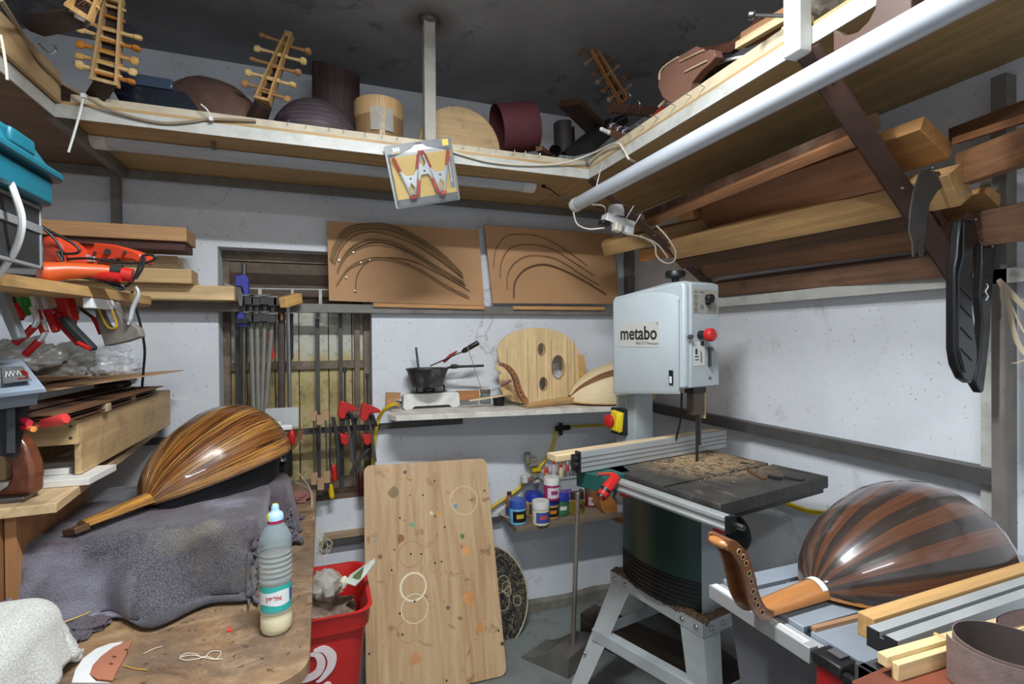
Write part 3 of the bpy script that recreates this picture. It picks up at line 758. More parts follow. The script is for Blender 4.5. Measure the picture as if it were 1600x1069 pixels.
# lute 1: only neck end and peg box base reach into the frame, top left corner
nut = at(120, 26, D=1.22)
t = thing('lute', 'lute with white nut and dark neck at the top left corner of the photo', 'lute', nut)
d_ = (at(20, 40, D=1.45)-nut)
neckblock(t, nut, nut+d_.normalized()*.26, .055, .022, .03, DARKW)
obj('fingerboard', MB().box(0, .24, -.026, .026, -.001, .005, frame(nut, d_, z=(0, 0, 1))), REDW, t)
Mn = frame(nut, (at(137, 35, D=1.20)-at(104, 18, D=1.24)), z=(0, 0, 1))
obj('white_nut', MB().box(-.03, .03, -.005, .005, -.004, .008), paint((238, 236, 226), .3), t, Mn, bevel=.001)
pegbox(t, at(124, 20, D=1.20), at(165, -70, D=1.18), .052, .04, wood((214, 168, 104), .8, 'Z'), 3, [PEGW], .85, missing=((0, 1), (1, 1)))
for i in range(4):
    a = nut+Vector((-.018+.012*i, 0, .01)); b = at(146+6*i, -8, D=1.19)
    obj('string', MB().tube([a, b], .0008, 5), STEEL, t)
# lute 2
t = thing('lute', 'lute with tall light pegbox of round pegs rising over the left shelf corner', 'lute', at(165, 160, D=1.57))
a = at(164, 129, D=1.52)
pegbox(t, a, at(177, 2, D=1.50), .066, .046, wood((208, 172, 120), .85, 'Z'), 7, [PEGW, paint((196, 124, 50), .35, .1), PEGP], 1.12, missing=((5, 1), (6, 1)), y=(0, 1, .1))
obj('neck', MB().grid([[tuple(at(x, y, D=dd)) for x, y, dd in r] for r in (
    [(146, 126, 1.50), (183, 134, 1.50), (183, 134, 1.55), (147, 127, 1.56)], [(133, 146, 1.56), (160, 163, 1.56), (166, 160, 1.70), (140, 146, 1.70)])], closed=True)
    .add([tuple(at(x, y, D=dd)) for x, y, dd in [(146, 126, 1.50), (183, 134, 1.50), (183, 134, 1.55), (147, 127, 1.56)]], [(3, 2, 1, 0)])
    .add([tuple(at(x, y, D=dd)) for x, y, dd in [(133, 146, 1.56), (160, 163, 1.56), (166, 160, 1.70), (140, 146, 1.70)]], [(0, 1, 2, 3)]), DARKW, t)
B1 = [wood((110, 82, 70), .8, 'X', uv=True), wood((176, 140, 96), .8, 'X', uv=True)]
Mb = Matrix.Translation(at(136, 152, D=1.70)+Vector((0, .0, -.05))) @ Matrix.Rotation(math.radians(128), 4, 'Z')
obj('bowl', bowl_mb(.46, .17, .15, 13, lambda r: 1 if r == 5 else 0), B1, t, Mb, ang=12)
# black case
Mc = frame((-.56, 2.0, 2.2), (1, -.02, -.0), z=(0, .12, 1))
t = thing('black_box', 'shiny blue-black slanted box on the high shelf beside the tall pegbox', 'box', M=Mc)
obj('box_body', MB().prism([(0.02, 0), (.245, 0), (.19, .075), (-.02, .075)], -.10, 0, frame((-.60, 1.93, 2.2), (1, 0, 0), z=(0, -1, 0))), paint((30, 36, 46), .22, .15, coat=.4), t, bevel=.003)
obj('box_lid', MB().prism([(-.024, .075), (.155, .075), (.155, .108), (-.02, .112)], -.095, .006, frame((-.60, 1.93, 2.2), (1, 0, 0), z=(0, -1, 0))), paint((52, 64, 84), .25, .2, coat=.4), t, bevel=.003)
# lute 3: brown bowl and S-shaped pegbox
t = thing('lute', 'lute with plain brown bowl and bent pegbox of pale pegs on the back shelf', 'lute', at(400, 185, Y=2.0))
c = at(340, 178, Y=2.25)
Mb = Matrix.Translation((c.x+.16, 2.02, 2.192)) @ Matrix.Rotation(math.radians(132), 4, 'Z')
obj('bowl', bowl_mb(.46, .18, .27, 9, lambda r: 0), wood((108, 82, 72), .88, 'X', .7, rough=.5), t, Mb, ang=30)
obj('soundboard', MB().prism(outline(.46, .18), -.003, .003), PALE, t, Mb)
nb = at(411, 160, Y=1.98)
neckblock(t, nb, Vector((c.x+.14, 2.06, 2.23)), .058, .035, .04, DARKW)
pegbox(t, nb+Vector((0, -.01, 0)), at(448, 52, Y=2.02), .05, .026, wood((206, 160, 100), .8, 'Z'), 5, [PEGP, paint((176, 130, 84), .4, .1)], 1.15, bend=.02, y=(.25, 1, 0))
# purple-grey ribbed bowl
t = thing('veneer_bowl', 'rounded dark purple-grey bowl with pale horizontal lines on the back shelf', 'lute bowl', (at(494, 180, Y=2.2).x, 2.2, 2.183))
c = at(494, 210, Y=2.2); MV = [paint((82, 70, 76), .6, .16), paint((96, 84, 90), .6, .2, sc=30)]
prof = [(.105, 0), (.135, .03), (.158, .07), (.165, .10), (.158, .13), (.14, .165), (.11, .20), (.07, .225), (.03, .238), (.001, .24)]
pp = smooth([(r, 0, z) for r, z in prof], 5)
obj('bowl', MB().lathe([(max(.001, p.x), p.z) for p in pp][::-1], 44, Matrix.Translation((c.x, 2.2, 2.183)), mif=lambda i, j: 1 if i % 3 == 0 else 0), MV, t)
# bent rosewood sheet standing on top
c = at(522, 150, Y=2.3); P = []
for z in (0, .3):
    row = []
    for k in range(25):
        a = PI*(1.03+.96*k/24); row.append((c.x+.01+.098*math.cos(a), 2.33+.04*math.sin(a), 2.2+z*(1.0-.06*math.cos(a))+.13))
    P.append(row)
P2 = [[(p[0], p[1]+.003, p[2]) for p in r] for r in P]
mb = MB().grid(P).grid([r[::-1] for r in P2]); mb.grid([P[1], P2[1]])
obj('bent_veneer', mb, wood((82, 58, 56), .7, 'Z', 1.4, rough=.45), label='upright U-bent sheet of dark rosewood veneer behind the purple-grey bowl', cat='veneer')
# taped veneer cylinder
c = at(593, 218, Y=2.12); r_ = .098
t = thing('veneer_roll', 'light wood veneer bent into a drum closed with clear tape', 'veneer roll', (c.x, 2.12, 2.183))
VN = wood((206, 168, 118), .9, 'Z', .6, rough=.4)
Mt = Matrix.Translation((c.x, 2.12, 2.183))
obj('veneer', MB().lathe([(r_-.004, .005), (r_-.004, .225), (r_+.0, .227), (r_+.001, .18), (r_-.004, .16), (r_-.004, .04), (r_+.001, .02), (r_, .001), (r_-.004, .005)][::-1], 48, Mt), VN, t)
obj('seam_strip', MB().box(-.012, .012, -r_-.003, -r_+.004, .004, .224, Mt), VN, t, bevel=.002)
TAPE = glass((240, 240, 235), .12, tr=.6)
P = [[((r_+.0035+.002*noise.noise(Vector((a*9, z*60, 0))))*math.sin(a), -(r_+.0035+.002*noise.noise(Vector((a*9, z*60, 0))))*math.cos(a), z) for a in [(-.45+.9*k/16) for k in range(17)]] for z in [.09+.09*i/10 for i in range(11)]]
obj('clear_tape', MB().grid(P, Mt), TAPE, t)
# bowl moulds
c = at(715, 235, Y=2.12)
t = thing('lute_mould', 'large pale wooden half-round mould right of the ceiling post', 'mould', (c.x, 2.12, 2.183))
def dome_poly(w, h, n=20): return [(w*math.cos(PI*k/n), h*math.sin(PI*k/n)**.8) for k in range(n+1)]
Md = frame((c.x-.005, 2.05, 2.215), (1, 0, 0), z=(0, -1, 0))
obj('mould_face', MB().prism(dome_poly(.178, .212), -.03, 0), wood((206, 172, 126), .88, 'X', .6, dirt=.5), t, Md, bevel=.004)
P = []
for i in range(9):
    f = i/8; sc_ = math.cos(f*1.2); P.append([(Md @ Vector((x*(.35+.65*sc_), z*(.5+.5*sc_), -.02-.14*f)))[:] for x, z in dome_poly(.178, .212)])
obj('mould_ribs', MB().grid(P), wood((184, 150, 106), .85, 'X', .6, dirt=.5), t)
obj('mould_base', MB().box(c.x-.18, c.x+.17, 2.03, 2.2, 2.183, 2.214), wood((150, 96, 84), .8, 'X', dirt=.4), t, bevel=.002)
obj('lute_mould', MB().prism(dome_poly(.10, .20), -.02, 0, frame((at(690, 230, Y=2.36).x, 2.36, 2.184), (1, 0, 0), z=(0, -1, 0))), wood((170, 136, 96), .85, 'X'), label='smaller wooden mould half hidden behind the ceiling post', cat='mould')
# maroon sanding belt
Mr = frame(at(826, 198, Y=2.08), (-.97, .05, -.2), z=(0, .1, 1))
rr = .1; P = []
for x in (-.02, .07, .15): P.append([(x, rr*1.0*math.cos(a), rr*1.05*math.sin(a)) for a in [2*PI*k/48 for k in range(48)]])
mb = MB().grid(P, closed=True); P3 = [[(x[0], x[1]*.985, x[2]*.985) for x in r][:] for r in P]; mb.grid([r[::-1] for r in P3], closed=True)
mb.grid([P[2], P3[2]], closed=True); mb.grid([P3[0], P[0]], closed=True)
obj('sanding_belt', mb, paint((92, 42, 48), .75, .08), None, Mr, label='maroon sanding belt loop lying on its side on the back shelf', cat='sanding belt')
# dark clutter at the right of the back shelf
def roll(name, label, c, r, L, ax, mat, turns=1.0, group=None, cat='roll', th=.003):
    M = frame(c, ax, z=(0, 0, 1) if abs(Vector(ax).normalized().z) < .9 else (0, 1, 0)); P = []; n = int(40*turns)
    for x in (0, L): P.append([(x, r*(1-.12*k/n)*math.cos(2*PI*turns*k/n), r*(1-.12*k/n)*math.sin(2*PI*turns*k/n)) for k in range(n+1)])
    mb = MB().grid(P); P2 = [[(p[0], p[1]*(1-th/r), p[2]*(1-th/r)) for p in q] for q in P]
    mb.grid([q[::-1] for q in P2]); mb.grid([P[1], P2[1]]); mb.grid([P2[0], P[0]])
    return obj(name, mb, mat, None, M, label=label, cat=cat)
DR = paint((52, 44, 42), .6, .15)
roll('veneer_roll', 'dark brown curled veneer sheet standing behind the shelf corner', at(883, 243, Y=2.16), .055, .15, (0, .05, 1), DR, .8)
roll('veneer_roll', 'smaller black veneer curl lying beside the maroon sanding belt', at(868, 246, Y=2.03)+Vector((0, 0, .03)), .03, .1, (.5, .8, 0), BLACKR, 1)
t = beam('board', at(842, 232, Y=2.0), at(858, 244, Y=2.1), .03, .02, REDW, label='small orange-brown offcut in front of the maroon belt', cat='offcut')
beam('board', at(890, 160, Y=2.1), at(935, 205, Y=2.25), .12, .03, wood((96, 66, 44), .7, 'X'), label='slanting dark board leaning behind the shelf corner', cat='board', z=(-.6, -.5, .6))
beam('board', at(905, 235, Y=2.0), at(960, 190, Y=2.2), .14, .04, BLACKR, label='black flat board lying behind the stripy coil block', cat='board')
plate('magazine', [at(868, 250, Y=1.96), at(875, 242, Y=1.96), at(925, 247, Y=1.96), at(915, 257, Y=1.96)], .01, paint((128, 136, 130), .6, .4, sc=40), label='small pale printed booklet at the corner of the high shelf', cat='booklet')
# lute 4: brown pegbox at the corner
t = thing('lute', 'reddish-brown lute head leaning left over the shelf corner with loose strings', 'lute', at(965, 165, Y=1.95))
BRP = wood((168, 104, 56), .7, 'Z', 1.2)
pegbox(t, at(975, 157, Y=1.93), at(914, 66, Y=1.92), .048, .028, BRP, 6, [paint((128, 84, 56), .5, .15), paint((150, 120, 96), .5, .1)], 1.0, bend=-.03, y=(-.15, 1, .2), edge=wood((196, 134, 76), .7, 'Z', 1.2))
neckblock(t, at(953, 165, Y=1.92), at(1040, 168, Y=1.95)+Vector((.03, .02, 0)), .045, .03, .035, wood((110, 70, 58), .8, 'X'))
for pp_ in ([(948, 172), (942, 195), (945, 212)], [(965, 172), (955, 188), (950, 205), (948, 216)], [(975, 140), (985, 150), (978, 172), (958, 185), (948, 205)], [(985, 148), (999, 160), (996, 178), (980, 186)],
            [(955, 205), (962, 192), (975, 184), (985, 182)]):
    obj('loose_string', MB().tube(smooth([at(x, y, Y=1.88) for x, y in pp_], 6), .0008, 5), STEEL, t)
# stripy coil block
cA, cB = at(952, 196, Y=1.86), at(988, 212, Y=1.80)
t = thing('string_bobbin', 'brown block wound with purple and white striped cord, with white cap', 'bobbin', cA)
d = (cB-cA); Mq = frame(cA, d, z=(-.2, -.5, .8)); L = d.length
obj('block', MB().box(0, L*1.05, -.016, .016, -.035, .0), REDW, t, Mq, bevel=.004)
cols = [paint((70, 54, 78), .5), paint((214, 208, 200), .5), paint((100, 74, 90), .5), paint((120, 96, 60), .5)]
mb = MB()
for k in range(13): mb.box(L*k/13, L*(k+.85)/13, -.019, .019, -.002, .012, mi=[0, 1, 2, 0, 3, 1, 0][k % 7])
obj('cord_windings', mb, cols, t, Mq, bevel=.001)
c1 = at(940, 202, Y=1.83); c2 = at(951, 207, Y=1.83)
obj('white_cap', MB().ell(c1, .009, .009, .009, 10).ell(c2, .01, .01, .01, 10).cyl(c1, c2, .0085, 12), paint((244, 244, 236), .3), t)
# red bowl next to it
t = thing('red_bowl', 'dark bowl with red inside at the start of the right shelf', 'bowl', at(1024, 195, X=1.2))
c = at(1026, 186, X=1.2)
obj('bowl', MB().ell(tuple(c+Vector((.05, .02, -.03))), .07, .08, .075, 14), paint((86, 52, 48), .4, .2), t)
obj('red_patch', MB().ell(tuple(c+Vector((.025, -.02, -.015))), .055, .055, .055, 12), paint((156, 54, 36), .4, .2), t)
obj('nozzle', MB().cyl(at(1030, 167, X=1.14), at(1040, 157, X=1.14), .006, 10), PALE, t)

# ---- right shelf
XS = 1.10
body = [(1030, 118), (1028, 135), (1035, 152), (1050, 163), (1068, 160), (1076, 148), (1080, 130), (1096, 110), (1110, 98), (1118, 88), (1116, 78), (1108, 77), (1100, 83), (1088, 72), (1060, 88), (1042, 100)]
t = thing('wooden_template', 'brown rounded wooden template with white edge on the right shelf', 'template', at(1050, 163, X=XS))
plate('template_board', [at(x, y, X=XS) for x, y in body], .03, paint((134, 96, 80), .6, .06), t, bevel=.002)
obj('white_edge', MB().tube(smooth([at(x, y, X=XS-.002) for x, y in [(1030, 125), (1031, 113), (1040, 102), (1060, 89)]], 5), .003, 6).tube([at(1062, 96, X=XS-.004), at(1100, 78, X=XS-.004)], .0022, 6)
    .tube([at(1070, 112, X=XS-.004), at(1104, 95, X=XS-.004)], .0026, 6), PALE, t)
plate('carved_brown_piece', [at(x, y, X=1.22) for x, y in [(1055, 97), (1075, 82), (1095, 74), (1120, 70), (1140, 66), (1165, 47), (1185, 25), (1196, 36), (1175, 55), (1158, 70), (1140, 82), (1105, 84), (1075, 96)]], .02,
      wood((112, 70, 52), .75, 'X'), label='dark wavy carved piece behind the rounded template', cat='wood piece')
# black glossy dish with steel rim
t = thing('black_dish', 'glossy black round dish with steel rim on the right shelf', 'dish', (1.27, 1.27, 2.183))
nz_ = Vector((-.3, -.03, -.95)).normalized(); Mz = frame((1.335, 1.30, 2.252), (0, 1, 0), z=nz_)
obj('dish_shell', MB().lathe([(.001, -.026), (.12, -.026), (.165, -.018), (.19, -.002)], 56, Mz).lathe([(.192, -.004), (.167, -.021), (.12, -.029), (.001, -.029)], 56, Mz), paint((20, 21, 24), .12, .1, coat=.6), t)
obj('steel_rim', MB().lathe([(.188, -.003), (.190, .004), (.196, .005), (.199, -.001), (.196, -.006), (.188, -.005)], 56, Mz), STEEL, t)
for i, (p0, p1, w_, mt, lb) in enumerate([((1152, 72), (1262, 8), .02, PALE, 'pale thin wood strip lying over the black dish'), ((1160, 60), (1258, 4), .03, wood((186, 140, 100), .8), 'tan wood strip behind the pale strip over the black dish'),
                                       ((1165, 62), (1240, 30), .045, wood((160, 118, 84), .8), 'short brown offcut over the black dish')]):
    beam('wood_strip', at(*p0, X=1.10+.05*i), at(*p1, X=1.10+.05*i), .016, w_, mt, label=lb, cat='wood strip')
plate('wood_offcut', [at(x, y, X=1.075) for x, y in [(1215, 60), (1222, 42), (1245, 34), (1262, 22), (1262, 66), (1216, 92), (1205, 88)]], .02, paint((222, 204, 168), .6, .1, .2), label='pale broken wood piece against the white timber post', cat='offcut')
mb = MB().ell(tuple(at(1335, 14, X=1.3)), .13, .09, .05, 16, lump=.35, seed=3)
obj('plastic_bag', mb, glass((214, 210, 200), .25, tr=.35), label='crumpled clear plastic bag on the right shelf near the top edge', cat='bag')
beam('board', at(1300, 30, X=1.22), at(1352, 56, X=1.22), .05, .045, wood((196, 128, 70), .8), label='orange-brown block under the plastic bag', cat='block')
plate('curved_form', [at(x, y, X=1.012) for x, y in [(1302, 46), (1305, 48), (1320, 56), (1340, 50), (1356, 34), (1367, 14), (1370, -12), (1424, -12), (1424, 30), (1380, 66), (1330, 88), (1302, 92)]], .035,
      paint((80, 56, 46), .5, .08), label='reddish-brown concave curved form beside the white timber post', cat='wooden form', bevel=.002)
obj('black_case', MB().box(1.1, 1.4, .42, .62, 2.183, 2.33), BLACK, label='black case on the right shelf at the top edge of the photo', cat='case', bevel=.005)

# ================================================================== clamps hanging in the window
DKC = paint((52, 52, 52), .5, .15); BARC = paint((150, 148, 140), .4, .08, metal=.35)
def bar_clamp(label, top, bot, jaws, barmat, jawmat, bw=.011, group=None, jw=.045, jh=.05, handle=None):
    t = thing('bar_clamp', label, 'clamp', bot, group)
    top, bot = Vector(top), Vector(bot); d = top-bot; L = d.length; M = frame(bot, d, y=(0, -1, 0))   # local x up the bar, y toward room
    obj('bar', MB().box(0, L, -.004, .004, -bw/2, bw/2), barmat, t, M, bevel=.001)
    for k, (f, sl) in enumerate(jaws):
        x = L*f
        obj('jaw', MB().prism([(x-jh/2, -.012), (x+jh/2, -.012), (x+jh/2, .02), (x+jh*.3, jw*1.5), (x-jh*.1, jw*1.5), (x-jh*.15, .03), (x-jh/2, .02)], -.013, .013), jawmat, t, M, bevel=.003)
        obj('pad', MB().box(x+jh*.28, x+jh*.42, jw*1.1, jw*1.55, -.016, .016), BLACK, t, M, bevel=.002)
    if handle is not None:
        x = L*handle[0]
        obj('handle', MB().tube([(x-.10, jw*1.25, 0), (x+.0, jw*1.25, 0)], [.013, .011], 10), handle[1], t, M, bevel=.002)
        obj('screw', MB().cyl((x, jw*1.25, 0), (x+.09, jw*1.25, 0), .005, 8), IRON, t, M)
    return t
Yc = YB-.055
BLU = paint((56, 60, 158), .4, .1)
t = thing('bar_clamp', 'bar clamp with bright blue jaws hanging at the left of the window', 'clamp', at(381, 660, Y=Yc))
obj('bar', MB().tube([at(381, 412, Y=Yc), at(380, 668, Y=Yc)], .0115, 8, flat=.9), metal((120, 120, 118), .45), t)
plate('fixed_jaw', [at(x, y, Y=Yc-.05) for x, y in [(367, 430), (379, 429), (384, 429), (389, 436), (388, 470), (384, 474), (381, 460), (378, 448), (367, 447)]], .035, BLU, t, bevel=.003)
plate('trigger', [at(x, y, Y=Yc-.04) for x, y in [(369, 449), (377, 452), (381, 462), (379, 479), (374, 479), (370, 466)]], .03, IRON, t, bevel=.002)
plate('sliding_jaw', [at(x, y, Y=Yc-.05) for x, y in [(372, 489), (383, 488), (387, 500), (386, 511), (370, 510), (369, 497)]], .035, BLU, t, bevel=.003)
obj('pad', MB().cbox(tuple(at(378, 502, Y=Yc-.055)), (.05, .02, .022)), BLACK, t, bevel=.002)
for i, (xt, yt, xb, yb_, lb) in enumerate([(391, 462, 397, 668, 'dark clamp next to the blue one in the window'), (401, 463, 404, 668, 'second dark clamp from the blue one in the window'),
                                   (415, 462, 408, 668, 'third dark clamp from the blue one, bar tilting left'), (428, 464, 413, 668, 'fourth dark clamp from the blue one, tilting most')]):
    T_, B_ = at(xt, yt, Y=Yc), at(xb, yb_, Y=Yc); t = thing('bar_clamp', lb, 'clamp', B_, 'dark bar clamps in the window')
    obj('bar', MB().tube([T_, B_], .0105, 8, flat=.9), BARC, t)
    for dy in (8, 34):
        p = at(xt-.5+(xb-xt)*dy/200, yt+dy, Y=Yc-.02)
        obj('jaw', MB().box(p.x-.019, p.x+.019, p.y-.035, p.y+.012, p.z-.021, p.z+.021), DKC, t, bevel=.004)
        obj('lip', MB().box(p.x-.022, p.x+.022, p.y-.04, p.y-.015, p.z+.016, p.z+.024), IRON, t)
t = thing('bar_clamp', 'brown steel clamp with wide dark bar in the window', 'clamp', at(440, 668, Y=Yc))
obj('bar', MB().tube([at(440, 480, Y=Yc), at(440, 668, Y=Yc)], .016, 8, flat=.9), paint((84, 74, 68), .6, .2), t)
obj('jaw', MB().cbox(tuple(at(439, 470, Y=Yc-.03)), (.06, .05, .05)), RUST, t, bevel=.004)
obj('screw_collar', MB().cyl(at(440, 490, Y=Yc-.01), at(440, 501, Y=Yc-.01), .017, 14), metal((150, 120, 84), .4), t)
t = thing('cam_clamp', 'wooden cam clamp with light jaw on a thin steel bar in the window', 'clamp', at(453, 668, Y=Yc-.05))
obj('bar', MB().tube([at(450, 476, Y=Yc-.045), at(453, 668, Y=Yc-.045)], .0095, 8, flat=.9), metal((176, 178, 178), .4), t)
beam('wooden_jaw', at(442, 473, Y=Yc-.13), at(467, 466, Y=Yc-.03), .035, .045, wood((226, 178, 110), .85), parent=t, bevel=.003)
plate('dark_gap', [at(x, y, Y=Yc+.02) for x, y in [(452, 490), (458, 490), (458, 560), (453, 570)]], .02, BLACKR, label='black flat strip filling the dark gap behind the wooden cam clamp', cat='bar')  # black strip set in where the gap behind the clamp is dark
plate('red_grip_tool', [at(x, y, Y=Yc+.01) for x, y in [(418, 520), (424, 520), (430, 560), (421, 561)]], .02, RED, label='red grip hanging behind the dark clamps', cat='tool')
# rod clamps with wood blocks
WB = paint((176, 142, 108), .6, .12)
for i, (xt, yt, xb, yb_) in enumerate([(490, 650, 491, 748), (500, 656, 501, 756), (509, 649, 511, 745)]):
    lb = ['leftmost of three thin rod clamps with wood blocks on the sill', 'middle and lowest of three thin rod clamps with wood blocks', 'rightmost of three thin rod clamps with wood blocks'][i]
    Y_ = Yc-.04-.02*(i == 1); T_, B_ = at(xt, yt, Y=Y_), at(xb, yb_, Y=Y_); t = thing('rod_clamp', lb, 'clamp', B_, 'rod clamps on the window sill')
    obj('rod', MB().cyl(T_, B_, .0032, 8), STEEL, t)
    obj('upper_block', MB().cbox(tuple(T_+Vector((0, 0, .0))), (.028, .03, .042)), WB, t, bevel=.002)
    obj('lower_block', MB().cbox(tuple(B_), (.028, .03, .05)), WB, t, bevel=.002)
    obj('foot', MB().cbox(tuple(B_-Vector((0, 0, .036))), (.022, .026, .022)), DKC, t, bevel=.002)
obj('steel_rod', MB().cyl(at(517, 662, Y=Yc-.03), at(517, 740, Y=Yc-.03), .003, 8), STEEL, label='thin bright rod standing right of the rod clamps', cat='rod')
def redclamp(label, x, yt, yh, yl, yb_):
    t = thing('bar_clamp', label, 'clamp', at(x, yb_, Y=Yc-.04))
    obj('screw', MB().cyl(at(x, yt, Y=Yc-.05), at(x, yh, Y=Yc-.05), .0045, 8).cyl(at(x, yt-1, Y=Yc-.05), at(x, yt+7, Y=Yc-.05), .0085, 10), DKC, t)
    plate('upper_jaw', [at(x+a, yh+b, Y=Yc-.08) for a, b in [(-9, -8), (-3, -12), (1, -8), (8, -6), (20, 0), (21, 4), (10, 5), (4, 6), (0, 16), (-5, 18), (-12, 12)]], .045, RED, t, bevel=.004)
    plate('black_lever', [at(x+a, yh+b, Y=Yc-.085) for a, b in [(4, 6), (10, 6), (17, 26), (12, 26)]], .02, BLACK, t, bevel=.003)
    plate('lower_jaw', [at(x+a, yl+b, Y=Yc-.07) for a, b in [(-8, -7), (-4, -5), (6, -5), (6, 8), (1, 13), (-6, 9)]], .045, RED, t, bevel=.004)
    obj('bar', MB().tube([at(x+3, yh+8, Y=Yc-.04), at(x+12, yb_, Y=Yc-.04)], .008, 8, flat=.5), DARK_STEEL, t)
    obj('hand_screw', MB().cyl(at(x-1, yh+5, Y=Yc-.06), at(x-1, yl, Y=Yc-.06), .004, 8), DKC, t)
redclamp('red bar clamp standing under the left board in the window', 539, 575, 638, 684, 722)
redclamp('red bar clamp right beside the yellow gas hose', 574, 585, 641, 684, 722)
def screwdriver(label, a, b, c_, hm, **k):
    t = thing('screwdriver', label, 'screwdriver', a)
    obj('handle', MB().tube(smooth([Vector(a), Vector(a).lerp(Vector(b), .5), Vector(b)], 4), [.008, .012, .0125, .012, .0115, .012, .0125, .011, .007], 10), hm, t)
    if c_ is not None: obj('shaft', MB().cyl(b, c_, .003, 8), STEEL, t)
screwdriver('red handled screwdriver hanging over the window sill', at(523, 752, Y=Yc-.06), at(521, 726, Y=Yc-.06), at(520, 700, Y=Yc-.06), RED)
screwdriver('small yellow and black handle on the window sill edge', at(519, 779, Y=Yc-.03), at(516, 756, Y=Yc-.03), at(515, 745, Y=Yc-.03), paint((226, 190, 30), .35))
screwdriver('black and red ribbed handle standing beside the leaning plywood', at(563, 774, Y=Yc-.03), at(563, 738, Y=Yc-.03), at(563, 708, Y=Yc-.03), paint((60, 18, 20), .4, .6, sc=60))
for i, (pp, lb) in enumerate([(((555, 655), (552, 680), (552, 722)), 'black clamp bar standing between the two red clamps'), (((520, 652), (527, 690), (529, 745)), 'black clamp bar right of the rod clamps'),
                          (((577, 700), (562, 718), (548, 742)), 'black lever lying low behind the red clamps'), (((531, 655), (545, 652), (560, 652)), 'black handle resting on the dark rail by the red clamp')]):
    obj('clamp_bar', MB().tube(smooth([at(x, y, Y=Yc-.02-.01*i) for x, y in pp], 5), .009, 8, flat=.6), DKC, label=lb, cat='clamp bar')
# sill clutter
t = thing('plastic_case', 'small clear plastic case standing behind the glossy left lute', 'case', at(441, 668, Y=2.36))
c = at(441, 653, Y=2.36); obj('case_shell', MB().cbox(tuple(c), (.13, .03, .085)), glass((226, 230, 232), .2, tr=.5), t, bevel=.003)
t = thing('rotary_tool', 'small steel and black tool with red knob behind the glossy left lute', 'tool', at(446, 722, Y=2.30))
obj('white_bracket', MB().cbox(tuple(at(441, 668, Y=2.3)), (.078, .04, .02)).cbox(tuple(at(433, 663, Y=2.3)), (.03, .03, .02)), WHITEP, t, bevel=.004)
obj('metal_collar', MB().cyl(at(444, 690, Y=2.30), at(443, 676, Y=2.30), .022, 18), STEEL, t)
obj('black_body', MB().cyl(at(446, 745, Y=2.30), at(445, 692, Y=2.30), .028, 18), BLACK, t, bevel=.003)
obj('steel_arch', MB().tube(smooth([at(442, 694, Y=2.26), at(438, 706, Y=2.26), at(440, 720, Y=2.26), at(447, 717, Y=2.26)], 5), .006, 8), STEEL, t)
obj('red_knob', MB().ell(tuple(at(456, 684, Y=2.29)), .014, .014, .035, 10), RED, t)
plate('wood_wedge', [at(x, y, Y=2.40) for x, y in [(456, 676), (474, 673), (472, 686), (458, 704)]], .03, wood((128, 88, 56), .8), label='brown wooden wedge beside the small red knobbed tool', cat='wedge')

# ================================================================== stove shelf and what stands on it
ZS = 1.125
t = thing('stove_shelf', 'white stained shelf on the back wall carrying the gas stove', 'shelf', (.9, 2.3, ZS-.024))
WSH = paint((216, 212, 202), .6, .08, .6, (112, 88, 62), 10, dsc=8)
p0 = at(619, 650, Z=ZS); p1 = at(974, 635, Z=ZS)
p2 = p1+(p1-p0).normalized()*.12
mb = MB().prism([(p0.x, p0.y), (p2.x, p2.y), (p2.x+.02, YB-.002), (.315, YB-.002), (p0.x-.03, p0.y+.06)], ZS-.024, ZS)
obj('shelf_board', mb, WSH, t, bevel=.002)
# gas stove
fl = at(630, 641, Z=ZS); fr = at(719, 636, Z=ZS); d = (fr-fl); Ws = d.length; Ms = frame((fl.x, fl.y, ZS), (d.x, d.y, 0), z=(0, 0, 1))
t = thing('gas_stove', 'small white single-burner gas stove on the back shelf', 'stove', M=Ms)
ENA = paint((226, 226, 220), .3, .04, .35, (110, 90, 66), 10, dsc=14)
Ds = .165
body = [(0, .008), (.012, .0), (.04, 0), (.055, .014), (Ws-.055, .014), (Ws-.04, 0), (Ws-.012, 0), (Ws, .008), (Ws-.004, .066), (Ws-.014, .074), (.014, .074), (.004, .066)]
ROT = Matrix(((1, 0, 0, 0), (0, 0, -1, 0), (0, 1, 0, 0), (0, 0, 0, 1)))
obj('stove_body', MB().prism(body, -Ds, 0, ROT), ENA, t, Ms, bevel=.002)
obj('hob_tray', MB().lathe([(.001, .075), (.07, .076), (.082, .08), (.085, .074)][::-1], 28, Matrix.Translation((Ws/2, Ds/2, 0)), sx=1.1, sy=.9), paint((90, 84, 76), .5, .3), t, Ms)
obj('burner', MB().lathe([(.001, .096), (.028, .096), (.032, .088), (.03, .076)][::-1], 20, Matrix.Translation((Ws/2, Ds/2, 0))), IRON, t, Ms)
g = MB()
for a in range(4):
    an = PI/4+a*PI/2; ux, uy = math.cos(an), math.sin(an); cx, cy = Ws/2, Ds/2
    g.tube(smooth([(cx+ux*.095, cy+uy*.07, .078), (cx+ux*.095, cy+uy*.07, .1), (cx+ux*.085, cy+uy*.06, .108), (cx+ux*.02, cy+uy*.015, .108)], 5), .0042, 8)
obj('pan_support', g, BLACK, t, Ms)
obj('gas_inlet', MB().cyl((-.03, .05, .04), (.0, .05, .04), .011, 12).cyl((-.012, .05, .04), (-.004, .05, .04), .016, 8), IRON, t, Ms)
